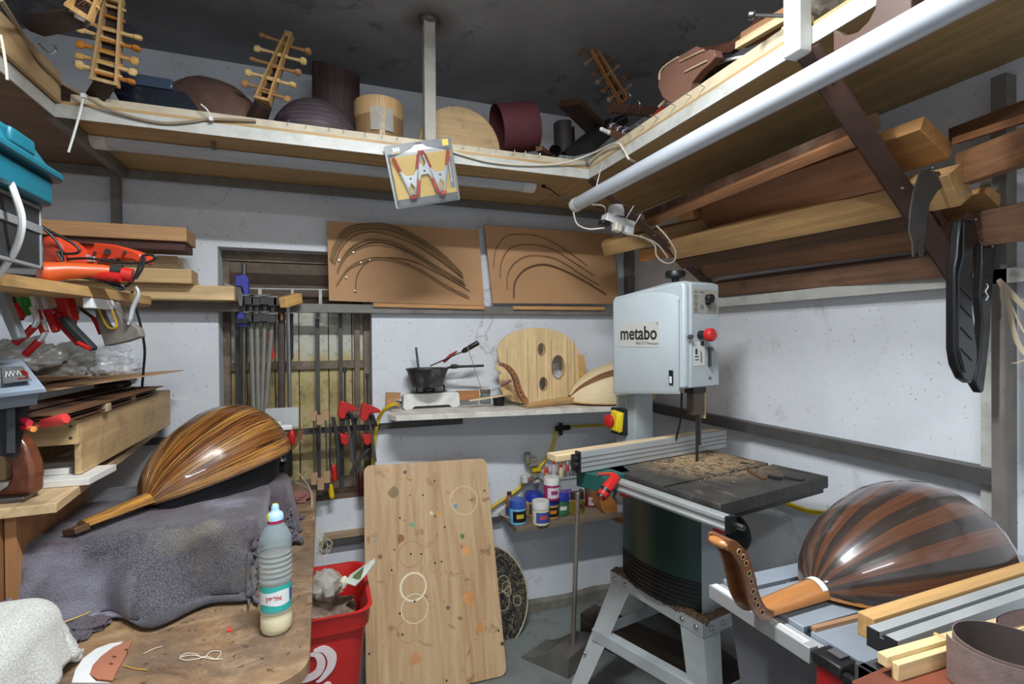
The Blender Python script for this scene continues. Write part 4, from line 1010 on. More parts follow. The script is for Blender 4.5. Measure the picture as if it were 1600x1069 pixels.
# glue pan
cpan = Ms @ Vector((Ws/2-.03, Ds/2-.0, .112))
cpan = Vector((at(668, 598, Y=2.40).x, 2.40, ZS+.112))
t = thing('frying_pan', 'blackened deep pan on the gas stove with long black handle', 'pan', cpan)
PANM = paint((42, 41, 40), .55, .3, .7, (132, 128, 122), 7, dsc=12)
pr = [(.001, .0), (.066, 0), (.071, .004), (.082, .035), (.094, .072), (.100, .082), (.102, .086), (.099, .086), (.09, .074), (.078, .036), (.066, .008), (.001, .006)]
obj('pan_body', MB().lathe(pr, 36, Matrix.Translation(cpan)), PANM, t)
hz = cpan+Vector((.09, -.02, .085))
obj('handle', MB().tube(smooth([hz, hz+Vector((.03, -.01, .008)), hz+Vector((.06, -.015, .007)), hz+Vector((.175, -.03, .009))], 4), [.006]*4+[.008]*4+[.0065]*5, 10), BLACK, t)
obj('handle_lug', MB().cbox(tuple(hz+Vector((.032, -.01, .008))), (.03, .014, .022)), BLACK, t, bevel=.004)
obj('dark_glue', MB().lathe([(.001, 0), (.08, .0)][::-1], 30, Matrix.Translation(cpan+Vector((0, 0, .045)))), paint((60, 40, 24), .3), t)
a = at(700, 572, Y=2.36); b = at(722, 550, Y=2.33); c = at(748, 535, Y=2.30)
t = thing('soldering_tool', 'black-gripped tool with steel rod resting in the glue pan', 'tool', a)
obj('grip', MB().tube([b, b.lerp(c, .15), b.lerp(c, .5), c.lerp(b, .08), c], [.007, .012, .012, .012, .009], 12), BLACK, t)
obj('rod', MB().cyl(at(672, 572, Y=2.4), b, .003, 8), IRON, t)
obj('brush', MB().tube([at(693, 566, Y=2.38), at(704, 556, Y=2.37), at(714, 549, Y=2.36)], [.007, .009, .004], 8), paint((150, 50, 56), .5), label='dusty red stick lying in the glue pan', cat='stick')
obj('green_stick', MB().cyl(at(655, 585, Y=2.42), at(650, 543, Y=2.42), .0055, 8), paint((64, 92, 84), .5), label='green stick standing in the glue pan', cat='stick')
# glass jar
cj = Vector((at(757, 631, Z=ZS).x, at(757, 629, Z=ZS).y, ZS)); cj = at(758, 630.5, Z=ZS)
t = thing('glass_jar', 'small cloudy glass jar with dark rim on the back shelf', 'jar', cj)
obj('glass', MB().lathe([(.001, 0), (.028, 0), (.031, .005), (.030, .035), (.025, .052), (.027, .056), (.027, .07), (.024, .07), (.023, .056), (.026, .034), (.026, .006), (.001, .005)], 28, Matrix.Translation(cj)), glass((196, 204, 198), .12, tr=.75), t)
obj('residue_ring', MB().lathe([(.0275, .056), (.0285, .06), (.0285, .07), (.0275, .074), (.024, .074)], 28, Matrix.Translation(cj)), paint((96, 84, 70), .6, .3), t)
obj('milky_liquid', MB().lathe([(.001, .006), (.025, .007), (.0253, .03), (.001, .03)], 24, Matrix.Translation(cj)), paint((190, 198, 188), .4), t)
obj('wooden_stick', MB().cyl(cj+Vector((.002, 0, .01)), at(730, 541, Y=2.27), .0022, 6), PALE, label='thin bamboo stick leaning out of the small glass jar', cat='stick')
t = thing('cup', 'small black cup behind the knife on the back shelf', 'cup', (at(779, 616, Y=2.42).x, 2.42, ZS))
obj('cup_body', MB().lathe([(.001, 0), (.026, 0), (.032, .045), (.029, .045), (.024, .005), (.001, .005)], 24, Matrix.Translation((at(779, 616, Y=2.42).x, 2.42, ZS))), BLACK, t)
t = thing('knife', 'small knife with reddish handle leaning on the pale lute form', 'knife', at(768, 612, Y=2.26))
a, b, c = at(768, 611, Y=2.27), at(782, 603, Y=2.26), at(799, 594, Y=2.25)
obj('handle', MB().tube([b, b.lerp(c, .5), c], [.006, .008, .006], 8), paint((110, 52, 50), .5), t); beam('blade', a, b, .0015, .012, STEEL, parent=t, z=(0, 0, 1))
beam('board', at(603, 624, Y=2.49), at(625, 624, Y=2.49), .02, .065, wood((190, 140, 92), .85), label='small brown wood block behind the stove at the hose', cat='block')
beam('board', at(712, 618, Y=2.47), at(748, 617, Y=2.47), .02, .045, wood((182, 122, 74), .85), label='brown strip of wood behind the stove, next to the glass jar', cat='strip')
beam('wood_strip', at(733, 626, Y=2.38), at(800, 616, Y=2.35), .03, .006, PALE, label='pale thin strip lying behind the glass jar', cat='wood strip')
# pale lute form leaning on the wall
Yt = 2.40
outl = [(777, 548), (781, 537), (790, 527), (803, 519), (820, 514), (838, 512), (852, 513), (866, 516), (880, 521), (892, 530), (900, 541), (906, 555), (909, 566), (912, 585), (908, 602), (903, 612), (893, 621), (870, 628), (848, 631), (825, 633), (805, 628), (790, 616), (783, 603), (780, 588), (784, 583), (773, 575), (782, 566)]
def ellp(cx, cy, rx, ry, n=20): return [at(cx+rx*math.cos(2*PI*i/n), cy+ry*math.sin(2*PI*i/n), Y=Yt) for i in range(n)]
t = thing('lute_form', 'large pale wooden lute form with three oval holes leaning on the back wall', 'form', at(845, 632, Y=Yt))
FRM = wood((228, 198, 148), .9, 'Y', .8, dirt=.15)
plate('form_board', [at(x, y, Y=Yt) for x, y in outl], .02, FRM, t, holes=[ellp(846, 546, 5, 9), ellp(872, 574, 9.5, 18), ellp(849, 600, 5.5, 10)], xdir=(1, 0, 0), bevel=.0015)
for cx, cy, rx, ry in ((846, 546, 5.5, 9.5), (872, 574, 10, 18.5), (849, 600, 6, 10.5)):
    obj('hole_edge', MB().tube(ellp(cx, cy, rx, ry, 24)+ellp(cx, cy, rx, ry, 24)[:1], .0022, 6, caps=False), wood((150, 104, 66), .8), t)
for x in (792, 824, 838, 861, 886, 897): obj('joint_line', MB().tube([at(x, 530 if x > 800 else 545, Y=Yt-.001), at(x+2, 622, Y=Yt-.001)], .0009, 5), paint((120, 84, 52), .7), t)
plate('end_block', [at(x, y, Y=Yt-.004) for x, y in [(902, 552), (913, 556), (916, 575), (913, 600), (906, 612)]], .05, wood((218, 176, 112), .85), t, bevel=.002)
plate('end_block', [at(x, y, Y=Yt-.03) for x, y in [(781, 604), (806, 616), (822, 632), (800, 627), (786, 616)]], .03, wood((224, 190, 136), .85), t, bevel=.002)
# unfinished lute: pegbox blank, neck, pale bowl
t = thing('lute', 'unfinished pale lute with curved drilled pegbox on the back shelf', 'lute', at(892, 626, Z=ZS))
path = [(-.0, 0), (.0, 0)]
Yp = 2.25
pb = smooth([at(x, y, Y=Yp) for x, y in [(783, 569), (793, 573), (802, 582), (808, 594), (811, 606), (816, 618), (824, 629)]], 5)
mb = MB(); rows = []
for i, p in enumerate(pb):
    tt = (pb[min(i+1, len(pb)-1)]-pb[max(i-1, 0)]).normalized(); nr = Vector((-tt.z, 0, tt.x)); w_ = .008+.006*i/len(pb)
    rows.append([tuple(p+nr*w_), tuple(p-nr*w_), tuple(p-nr*w_+Vector((0, .035, 0))), tuple(p+nr*w_+Vector((0, .035, 0)))])
mb.grid(rows, closed=True); n0 = len(rows)*4
mb.f += [[0, 1, 2, 3][::-1], [n0-4, n0-3, n0-2, n0-1]]; mb.mi += [0, 0]; mb.uv += [None, None]
obj('pegbox', mb, wood((160, 104, 66), .8), t)
for i in range(9):
    p = pb[2+int(i*3.1)]
    obj('peg_hole', MB().cyl(p+Vector((0, -.0015, 0)), p+Vector((0, .001, 0)), .0032, 10), BLACKR, t)
neckblock(t, at(822, 631, Y=2.26), at(893, 620, Y=2.28), .04, .02, .03, wood((214, 170, 116), .85, 'X'))
jn = at(891, 622, Y=2.28); PB = [wood((232, 210, 168), .93, uv=True), paint((132, 92, 62), .5)]
Mb = frame((jn.x, 2.29, ZS+.026), (1, -.03, .02), z=(0, -.10, 1))
obj('bowl', bowl_mb(.48, .16, .185, 11, lambda r: 1 if r in (3, 7) else 0), PB, t, Mb, ang=12)
obj('soundboard', MB().prism(outline(.48, .16), -.008, .0), wood((222, 180, 128), .85), t, Mb)

# ================================================================== gas hoses
YH = paint((214, 184, 28), .4, .06)
def hose(label, px, Y, r=.0085):
    t = thing('gas_hose', label, 'hose', at(px[0][0], px[0][1], Y=Y)); P = smooth([at(x, y, Y=(Y if len(q) < 1 else q[0])) for x, y, *q in px], 6)
    obj('hose', MB().tube(P, r, 10), YH, t); return t
t = hose('yellow gas hose looping down from the stove to the window sill', [(620, 631, 2.36), (606, 636, 2.38), (595, 648, 2.42), (588, 668, 2.44), (584, 700, 2.45), (583, 740, 2.45)], 2.44)
t = hose('yellow gas hose running down the back wall to the paint shelf', [(868, 668), (866, 690), (857, 712), (840, 734), (826, 750), (800, 772), (770, 792), (760, 805)], YB-.02)
obj('valve', MB().cbox(tuple(at(832, 722, Y=YB-.045)), (.055, .03, .045)).cbox(tuple(at(824, 716, Y=YB-.05)), (.03, .03, .06)), paint((132, 128, 112), .4, .3), t, bevel=.006)
obj('wall_clip', MB().cbox(tuple(at(838, 733, Y=YB-.03)), (.05, .03, .025)), YH, t, bevel=.004)
obj('white_valve', MB().cbox(tuple(at(824, 748, Y=YB-.06)), (.075, .03, .035)).cyl(at(820, 742, Y=YB-.1), at(820, 755, Y=YB-.1), .018, 12), paint((206, 206, 200), .4), t, bevel=.006)
t = hose('straight yellow gas pipe under the stove shelf ending at the switch', [(884, 667), (925, 665), (968, 664)], YB-.03, .007)
obj('tap', MB().cyl(at(868, 670, Y=YB-.03), at(890, 668, Y=YB-.03), .014, 10).cyl(at(876, 661, Y=YB-.04), at(876, 680, Y=YB-.04), .011, 10).cbox(tuple(at(874, 668, Y=YB-.06)), (.04, .02, .02)), BLACKR, t, bevel=.002)
t = thing('gas_hose', 'yellow hose on the right wall behind the bandsaw table', 'hose', at(1250, 795, X=1.66))
obj('hose', MB().tube(smooth([at(x, y, X=1.655) for x, y in [(1150, 766), (1195, 778), (1225, 785), (1260, 798), (1300, 803)]], 6), .0085, 10), YH, t)

# ================================================================== paint shelf
ZJ = .545
t = thing('paint_shelf', 'small grey-brown wall shelf full of paint jars', 'shelf', (1.2, 2.4, ZJ-.02))
a = at(805, 833, Z=ZJ-.02); b = at(780, 800, Y=YB-.003)
fx = at(807, 826, Z=ZJ)
obj('shelf_board', MB().prism([(fx.x, fx.y), (1.62, fx.y-.01), (1.62, YB-.003), (b.x, YB-.003)], ZJ-.02, ZJ), wood((140, 122, 104), .8, 'X', dirt=.3), t, bevel=.001)
def jar(label, px, py, w, h, lid, body, lab, lab2=None, lidh=.32, z=ZJ, group='paint jars', dy=0):
    w *= 1.12; h *= 1.06; c = at(px, py, Z=z); r_ = w/2; M = Matrix.Translation(c)
    t = thing('paint_jar', label, 'jar', c, group)
    lh = h*lidh
    obj('jar_body', MB().lathe([(.001, 0), (r_*.9, 0), (r_, h*.03), (r_, h*(1-lidh)-.006), (r_*.9, h*(1-lidh)), (.001, h*(1-lidh))], 28, M), body, t)
    obj('lid', MB().lathe([(r_*.93, h-lh), (r_*1.02, h-lh), (r_*1.02, h-.005), (r_*.97, h), (.001, h)], 28, M), lid, t)
    if lab is not None:
        z0, z1 = h*.12, h*(1-lidh)-.012; rr = r_+.0006
        P = [[(rr*math.sin(q), -rr*math.cos(q), zz) for q in [-.95+1.9*k/14 for k in range(15)]] for zz in (z0, z1)]
        obj('label', MB().grid(P, M), lab, t)
        if lab2 is not None:
            P = [[((rr+.0006)*math.sin(q), -(rr+.0006)*math.cos(q), zz) for q in [-.5+.9*k/8 for k in range(9)]] for zz in (z0+(z1-z0)*.35, z0+(z1-z0)*.72)]
            obj('label_lettering', MB().grid(P, M), lab2, t)
    return t
CBL = paint((40, 62, 170), .35, .05); CW = paint((232, 232, 226), .35, .03)
jar('light blue paint jar with blue lid and black label at the shelf corner', 809, 817, .074, .112, paint((52, 86, 176), .35), paint((120, 184, 226), .35), paint((26, 24, 26), .4), paint((214, 190, 60), .4))
jar('cream paint jar with white lid and blue label in front', 845, 818, .076, .108, CW, paint((226, 222, 178), .35), paint((66, 88, 176), .4), paint((210, 90, 90), .4))
jar('pale brown paint jar with blue lid behind the cream jar', 834, 804, .078, .108, CBL, paint((176, 140, 96), .4), paint((86, 72, 70), .4))
t7 = jar('orange and black labelled jar with blue lid under the magenta jar', 860, 808, .076, .10, CBL, paint((206, 150, 90), .4), paint((40, 30, 30), .4), paint((230, 140, 50), .4))
jar('green paint jar with blue lid and white label', 876, 803, .076, .108, CBL, paint((50, 110, 66), .35), paint((60, 126, 80), .4), CW)
jar('mustard paint jar with black lid behind the dustpan handle', 900, 800, .074, .108, paint((52, 44, 36), .4), paint((140, 124, 42), .35), paint((120, 104, 34), .4), paint((90, 30, 36), .4))
jar('small red jar with brown lid and white label at the right of the paint shelf', 924, 790, .064, .094, paint((112, 78, 64), .5), paint((134, 44, 44), .35), paint((200, 190, 184), .4), paint((120, 90, 90), .4))
ctop = at(860, 808, Z=ZJ)
jar('magenta paint jar with white lid standing on top of the others', 862, 780, .07, .108, CW, paint((166, 34, 92), .35), paint((226, 214, 220), .4), paint((150, 60, 120), .4), z=ZJ+.1)
t = thing('tape_roll', 'roll of beige tape standing between the blue and cream jars', 'tape', at(830, 812, Z=ZJ))
c = at(829, 806, Z=ZJ)+Vector((0, 0, .042)); Mt = frame(c, (.6, .9, 0), z=(0, 0, 1)) @ Matrix.Rotation(PI/2, 4, 'Y')
obj('tape', MB().lathe([(.026, -.012), (.042, -.012), (.042, .012), (.026, .012), (.026, -.012)][::-1], 28, Mt), paint((196, 182, 148), .6), t)
t = thing('glue_bottle', 'small amber bottle with blue label at the left of the paint shelf', 'bottle', at(796, 808, Z=ZJ))
c = at(796, 808, Z=ZJ); M = Matrix.Translation(c)
obj('bottle', MB().lathe([(.001, 0), (.017, 0), (.02, .004), (.02, .05), (.016, .065), (.021, .08), (.019, .096), (.012, .105), (.012, .115)], 20, M), paint((150, 104, 72), .3), t)
obj('cap', MB().cyl(c+Vector((0, 0, .113)), c+Vector((0, 0, .13)), .012, 14), paint((70, 50, 40), .4), t)
obj('label', MB().lathe([(.0206, .02), (.0206, .056)], 20, M), paint((60, 84, 150), .4), t)
plate('blister_sheet', [at(778, 803, Z=ZJ+.006), at(790, 789, Z=ZJ+.03), at(803, 797, Z=ZJ+.03), at(797, 813, Z=ZJ+.003)], .004, paint((168, 166, 160), .4, .3, sc=50), label='grey foil packet lying at the left of the paint shelf', cat='packet')
# plastic tub full of tubes
c0 = at(842, 776, Y=2.42); c1 = at(902, 774, Y=2.42); zt = at(870, 748, Y=2.38).z
t = thing('plastic_tub', 'translucent plastic tub full of glue tubes behind the jars', 'tub', ((c0.x+c1.x)/2, 2.41, ZJ))
x0, x1 = c0.x+.012, c1.x-.008; y0, y1 = 2.37, 2.49
rect = lambda x0, x1, y0, y1, z: [(x0, y0, z), (x1, y0, z), (x1, y1, z), (x0, y1, z)]
mb = MB().grid([rect(x0+.012, x1-.012, y0+.01, y1-.01, ZJ+.001), rect(x0, x1, y0, y1, zt), rect(x0-.01, x1+.01, y0-.01, y1+.008, zt), rect(x0-.01, x1+.01, y0-.01, y1+.008, zt+.008), rect(x0+.003, x1-.003, y0+.004, y1-.004, zt+.006), rect(x0+.015, x1-.015, y0+.014, y1-.014, ZJ+.006)], closed=True)
mb.f.append([0, 1, 2, 3][::-1]); mb.mi.append(0); mb.uv.append(None)
obj('tub_shell', mb, glass((206, 208, 210), .3, tr=.45), t)
obj('flower_print', MB().box(x0+.09, x0+.15, y0-.0015, y0-.0005, ZJ+.06, ZJ+.13), [paint((120, 90, 150), .5, .5, sc=70)], t)
cols = [(190, 172, 110), (214, 90, 70), (196, 186, 190), (150, 60, 60), (222, 208, 160), (160, 110, 70), (120, 122, 130), (200, 90, 96), (96, 98, 104)]
for i, cc_ in enumerate(cols):
    x = x0+.02+(x1-x0-.04)*i/(len(cols)-1); y = y0+.03+.05*(i % 2)
    tube_t = thing('glue_tube', ['yellowish', 'orange-red', 'pale pink', 'dark red', 'cream', 'brown', 'slate grey', 'rose red', 'charcoal'][i]+' tube standing in the plastic tub', 'tube', (x, y, ZJ+.02))
    h_ = zt+.01+.02*(i % 3)
    obj('tube_body', MB().tube([(x, y, ZJ+.01), (x+.004, y, h_), (x+.006, y, h_+.02)], [.011, .0125, .008], 10), paint(cc_, .4), tube_t)
    obj('cap', MB().cyl((x+.006, y, h_+.02), (x+.007, y, h_+.035), .006, 8), paint((200, 198, 190), .4) if i % 2 else RED, tube_t)
for i, (x, y, z_) in enumerate([(826, 750, .03), (836, 745, .0), (843, 752, .01)]):
    p = at(x, y, Y=2.44); obj('metal_part', MB().ell(tuple(p), .028, .014, .012, 8, lump=.5, seed=i), paint([(150, 110, 80), (120, 116, 108), (176, 172, 160)][i], .5), label=['brown', 'grey', 'pale'][i]+' small fitting hanging left of the plastic tub', cat='fitting')
# wooden bentwood piece behind the bandsaw
t = thing('wooden_hoop', 'orange-brown curved wooden lute part behind the bandsaw', 'wooden part', at(960, 810, Y=2.36))
OR = wood((198, 130, 66), .8, 'X', .8, rough=.35, coat=.3)
P = smooth([at(x, y, Y=2.36) for x, y in [(946, 748), (934, 765), (933, 785), (940, 800), (958, 812), (985, 822)]], 6)
rows = [[tuple(p+Vector((0, -.05, .0))), tuple(p+Vector((.0, .05, 0))), tuple(p+Vector((.02, .05, .018))), tuple(p+Vector((.035, -.05, .018)))] for p in P]
obj('bent_side', MB().grid(rows, closed=True), OR, t)
plate('front_face', [at(x, y, Y=2.305) for x, y in [(936, 776), (950, 772), (960, 780), (966, 795), (985, 800), (985, 818), (960, 810), (942, 800)]], .02, OR, t, bevel=.003)
obj('wood_ring', MB().tube(smooth([at(x, y, Y=2.33) for x, y in [(935, 768), (932, 755), (940, 742), (955, 740), (966, 748)]], 5), .006, 8), OR, t)
mb = MB().ell(tuple(at(970, 770, Y=2.42)), .04, .04, .075, 10, lump=.3)
obj('paper_bag', mb, paint((150, 146, 142), .7, .1), label='grey crumpled paper behind the orange-brown wooden part', cat='paper')
obj('folded_paper', MB().cbox(tuple(at(972, 797, Y=2.30)), (.05, .02, .05)), paint((200, 204, 212), .7, .1), label='white folded paper against the bandsaw cabinet', cat='paper')

# ================================================================== leaning plywood, disc, dustpan, bin
TL, TR, BR = at(566, 728, Y=2.42), at(757, 716, Y=2.42), at(792, 1055, Z=.004)
ex = (TR-TL).normalized(); Wp = (TR-TL).length; up = (TR-BR); Hp = up.length
M = frame(BR-ex*Wp, ex, y=up); upn = up.normalized()
t = thing('plywood_sheet', 'tall stained plywood sheet with ring marks leaning below the stove shelf', 'plywood', M=M)
s = NT('stained_plywood'); v = s.coord('Object', (9, .7, 9))
n1 = s.noise(v, 2.4, 6, .62, 1.2)
col = s.ramp(n1, [(.3, srgb((172, 134, 94))), (.5, srgb((194, 160, 118))), (.7, srgb((206, 178, 138)))])
vo_ = s.coord('Object')
col = s.mix(s.ramp(s.noise(vo_, 13, 5, .62, .5), [(.60, (0, 0, 0, 1)), (.68, (.75, .75, .75, 1))]), col, srgb((138, 96, 58)))
col = s.mix(s.ramp(s.noise(s.coord('Object', loc=(4, 2, 1)), 17, 2, .5), [(.70, (0, 0, 0, 1)), (.73, (.7, .7, .7, 1))]), col, srgb((206, 128, 70)))
col = s.mix(s.ramp(s.noise(s.coord('Object', loc=(9, 7, 1)), 26, 2, .5), [(.72, (0, 0, 0, 1)), (.74, (.7, .7, .7, 1))]), col, srgb((96, 64, 40)))
PLS = s.done(col, .55)
FLAT = lambda w, h, r: rrect(0, w, 0, h, r)
obj('sheet', MB().prism(FLAT(Wp, Hp, .03), -.016, 0), PLS, t, M)
def uvp(px, py):
    n = M.to_3x3() @ Vector((0, 0, 1)); o = M.translation; d = at(px, py, D=1)-CAM; tt = (o-CAM).dot(n)/d.dot(n)
    return (M.inverted() @ (CAM+d*tt)).xy
def ringmark(px, py, rpx, th, mat):
    c = uvp(px, py); r_ = (uvp(px+rpx, py)-c).length
    P = [[(c.x+rr*math.cos(a), c.y+rr*math.sin(a), .0006) for a in [2*PI*k/44 for k in range(44)]] for rr in (r_, r_-th)]
    obj('ring_mark', MB().grid(P, closed=True), mat, t, M)
RM = paint((240, 228, 200), .6); RM2 = paint((150, 110, 74), .6)
ringmark(646, 917, 21, .008, RM); ringmark(648, 951, 21, .0032, RM); ringmark(725, 782, 21, .0022, RM); ringmark(642, 866, 19, .0018, RM2); ringmark(614, 890, 9, .001, RM2); ringmark(679, 884, 9, .001, RM2); ringmark(638, 986, 17, .0012, RM2)
def blot(px, py, r_, c_, seed=0, name='paint_blot'):
    c = uvp(px, py); pts = []
    for k in range(16):
        a = 2*PI*k/16; q = r_*(1+.5*noise.noise(Vector((math.cos(a)*1.3+seed, math.sin(a)*1.3, seed)))); pts.append((c.x+q*math.cos(a), c.y+q*math.sin(a)))
    obj(name, MB().prism(pts, .0, .0007), paint(c_, .6, .1), t, M)
for a in ((615, 770, .024, (146, 122, 80), 1), (644, 820, .011, (126, 170, 140), 2), (712, 791, .01, (120, 160, 190), 3), (733, 935, .028, (216, 150, 92), 4), (750, 980, .016, (214, 142, 80), 5), (633, 738, .008, (96, 76, 96), 6),
          (722, 838, .011, (96, 120, 70), 7), (586, 846, .006, (130, 150, 170), 8), (728, 860, .02, (220, 156, 100), 9), (648, 1030, .022, (210, 150, 96), 10), (785, 1006, .008, (90, 60, 36), 11), (626, 842, .018, (150, 100, 58), 12),
          (674, 802, .009, (224, 214, 176), 13), (686, 802, .01, (214, 160, 80), 14), (594, 870, .010, (140, 96, 60), 15), (700, 950, .008, (110, 84, 100), 16)):
    blot(*a[:4], seed=a[4])
for px, py in ((679, 752), (661, 774), (625, 810), (680, 807), (695, 824), (757, 767), (642, 866), (658, 866), (680, 880), (690, 878), (612, 891), (648, 940), (625, 959), (629, 992), (577, 1022), (779, 986), (698, 1064)):
    blot(px, py, .0042, (24, 18, 14), name='drilled_hole')
# disc
t = thing('painted_disc', 'black round disc with scratched cream drawings leaning behind the plywood', 'disc', at(770, 1012, Y=2.26))
Ma = frame(at(758, 938, Y=2.36), (1, 0, 0), y=(.0, .28, 1))
s = NT('scratched_black'); v = s.coord('Object')
sc_ = s.noise(v, 10, 6, .7, 3.2)
col = s.ramp(sc_, [(.44, srgb((30, 28, 27))), (.485, srgb((40, 37, 34))), (.50, srgb((190, 176, 140))), (.515, srgb((36, 33, 30))), (.62, srgb((30, 28, 27))), (.66, srgb((150, 138, 112)))])
DISC = s.done(col, .55)
obj('disc_board', MB().prism(circ(0, 0, .222, 56, .25), -.012, 0), DISC, t, Ma)
obj('pale_edge', MB().tube([(x, y, 0) for x, y in circ(0, 0, .222, 56, .25)]+[(.222, 0, 0)], .004, 6), wood((206, 190, 160), .8), t, Ma)
for cx, cy, rr in ((.10, .06, .03), (.12, .02, .018), (.165, -.03, .02), (.09, -.02, .035), (.115, .04, .022)):
    obj('scratched_ring', MB().tube([(cx+rr*math.cos(a*.3), cy+rr*1.2*math.sin(a*.3), .0006) for a in range(22)], .0018, 5), paint((196, 182, 146), .7), t, Ma)
# dustpan
t = thing('dustpan', 'grey metal dustpan with long steel handle standing on the floor', 'dustpan', at(880, 1040, Z=.0))
DPM = paint((120, 116, 110), .4, .15, metal=.3)
lip = [at(814, 1027, Z=.004), at(852, 1000, Z=.004)]
bk = [at(888, 1060, Z=.004), at(934, 1018, Z=.004)]
bt = [at(858, 985, Y=bk[0].y), at(922, 985, Y=bk[1].y)]
cl_, cr_ = lip; bl_, br_ = bk; hh = .085
def V3(p, z): return (p.x, p.y, z)
mb = MB()
pts = [V3(cl_, .004), V3(cr_, .004), V3(br_, .004), V3(bl_, .004), V3(br_, hh), V3(bl_, hh)]
def quad2(mb, q, th=.002):
    a, b, c, d = (Vector(x) for x in q); n = (b-a).cross(d-a).normalized()*th
    mb.add([a, b, c, d, a+n, b+n, c+n, d+n], [(3, 2, 1, 0), (4, 5, 6, 7), (0, 1, 5, 4), (1, 2, 6, 5), (2, 3, 7, 6), (3, 0, 4, 7)])
quad2(mb, [pts[0], pts[1], pts[2], pts[3]]); quad2(mb, [pts[3], pts[2], pts[4], pts[5]])
for c_, b_ in ((cl_, bl_), (cr_, br_)):
    P = []
    for k in range(9):
        f = k/8; p = c_.lerp(b_, f); z = .006+(hh-.006)*(.5-.5*math.cos(PI*min(1, f*1.25)))
        P.append([(p.x, p.y, .004), (p.x, p.y, z)])
    P2 = [[(a[0]+.002, a[1], a[2]) for a in r] for r in P]
    mb.grid(P).grid([r[::-1] for r in P2])
obj('pan', mb, DPM, t, ang=25)
top = bl_.lerp(br_, .5); quadc = MB()
quad2(quadc, [V3(bl_, hh), V3(br_, hh), V3(br_.lerp(cr_, .42), hh-.008), V3(bl_.lerp(cl_, .42), hh-.008)])
obj('hood', quadc, DPM, t)
pb_ = top.lerp((cl_+cr_)/2, .2); pb_ = Vector((pb_.x, pb_.y, hh-.004)); ptop = at(903, 772, D=(pb_-CAM).dot(_f)+.06)
obj('handle', MB().cyl(pb_, ptop, .0105, 14).ell(tuple(ptop), .0108, .0108, .0108, 8), paint((150, 138, 128), .3, .05, metal=.5), t)
# red bin
ZB = .655
t = thing('waste_bin', 'red plastic bin with white swirl logo at the end of the workbench', 'bin', (-.02, 1.72, 0))
bx0, bx1, by0, by1 = -.19, .125, 1.57, 1.92
def rr4(x0, x1, y0, y1, r, z): return [(x, y, z) for x, y in rrect(x0, x1, y0, y1, r, 5)]
rows = []
for z, g_ in ((.0, .06), (.02, .055), (ZB-.06, .008), (ZB-.055, -.002), (ZB-.012, -.006), (ZB, -.012), (ZB, .0), (ZB-.05, .016), (.02, .066)):
    rows.append(rr4(bx0+g_, bx1-g_, by0+g_, by1-g_, .05, z))
mb = MB().grid(rows, closed=True)
n_ = len(rows[0]); mb.f.append(list(range(n_))[::-1]); mb.mi.append(0); mb.uv.append(None); q = (len(rows)-1)*n_; mb.f.append([q+i for i in range(n_)]); mb.mi.append(0); mb.uv.append(None)
REDB = paint((186, 32, 30), .4, .06, .25, (150, 40, 36), 8)
obj('bin_body', mb, REDB, t)
def facept(px, py):
    # front face leans: y = by0+.06 at z 0 -> by0 at rim
    p = at(px, py, Y=by0+.02); yy = by0+.0575*(1-p.z/ZB); p = at(px, py, Y=yy-.003); return p
LOGO = paint((232, 214, 214), .45)
def stroke(name, px, ws):
    P = [facept(x, y) for x, y in smooth2(px)]; m = len(ws)-1; mb = MB(); rows = []
    for i, p in enumerate(P):
        tt = (P[min(i+1, len(P)-1)]-P[max(i-1, 0)]).normalized(); nr = Vector((-tt.z, 0, tt.x)); f = i/(len(P)-1)*m; k = min(int(f), m-1); w_ = ws[k]+(ws[k+1]-ws[k])*(f-k)
        rows.append([tuple(p+nr*w_), tuple(p-nr*w_), tuple(p-nr*w_+Vector((0, .003, 0))), tuple(p+nr*w_+Vector((0, .003, 0)))])
    obj(name, mb.grid(rows, closed=True), LOGO, t)
def smooth2(px): return [(p.x, p.y) for p in smooth([(x, y, 0) for x, y in px], 6)]
stroke('logo_swirl', [(490, 1018), (506, 1015), (518, 1026), (516, 1044), (502, 1062), (494, 1066)], [.003, .010, .014, .011, .006, .001])
stroke('logo_swirl', [(484, 1024), (496, 1024), (502, 1036), (496, 1052), (476, 1062), (450, 1062), (430, 1056)], [.003, .009, .012, .011, .010, .006, .001])
stroke('logo_letter', [(452, 1090), (456, 1068), (462, 1088)], [.004, .004, .004]); stroke('logo_letter', [(474, 1086), (484, 1076), (478, 1092), (490, 1090)], [.004, .004, .004]); stroke('logo_letter', [(496, 1088), (508, 1070), (516, 1070), (512, 1080), (500, 1088), (506, 1094)], [.004, .004, .004])
obj('rubbish', MB().ell((-.03, 1.74, ZB-.09), .11, .13, .06, 14, lump=.6, seed=5), paint((132, 112, 96), .8, .5, sc=14), label='heap of shavings and scraps inside the red bin', cat='waste', kind='stuff')
plate('cardboard_scrap', [at(x, y, Y=1.80) for x, y in [(490, 906), (494, 899), (528, 893), (536, 902), (536, 925), (500, 935)]], .003, CARD, label='tan cardboard scrap sticking up inside the red bin', cat='cardboard')
obj('plastic_cup', MB().ell(tuple(at(508, 915, Y=1.72)), .05, .05, .045, 12, lump=.3, seed=2), glass((186, 180, 172), .25, tr=.4), label='crushed clear plastic in the red bin', cat='plastic')
plate('plastic_wrapper', [at(x, y, D=dd) for x, y, dd in [(540, 912, 1.62), (548, 900, 1.64), (583, 868, 1.66), (584, 876, 1.65), (570, 900, 1.62), (556, 918, 1.60)]], .004, paint((190, 196, 186), .3, .2), label='clear and green plastic wrapper sticking out of the red bin', cat='wrapper')
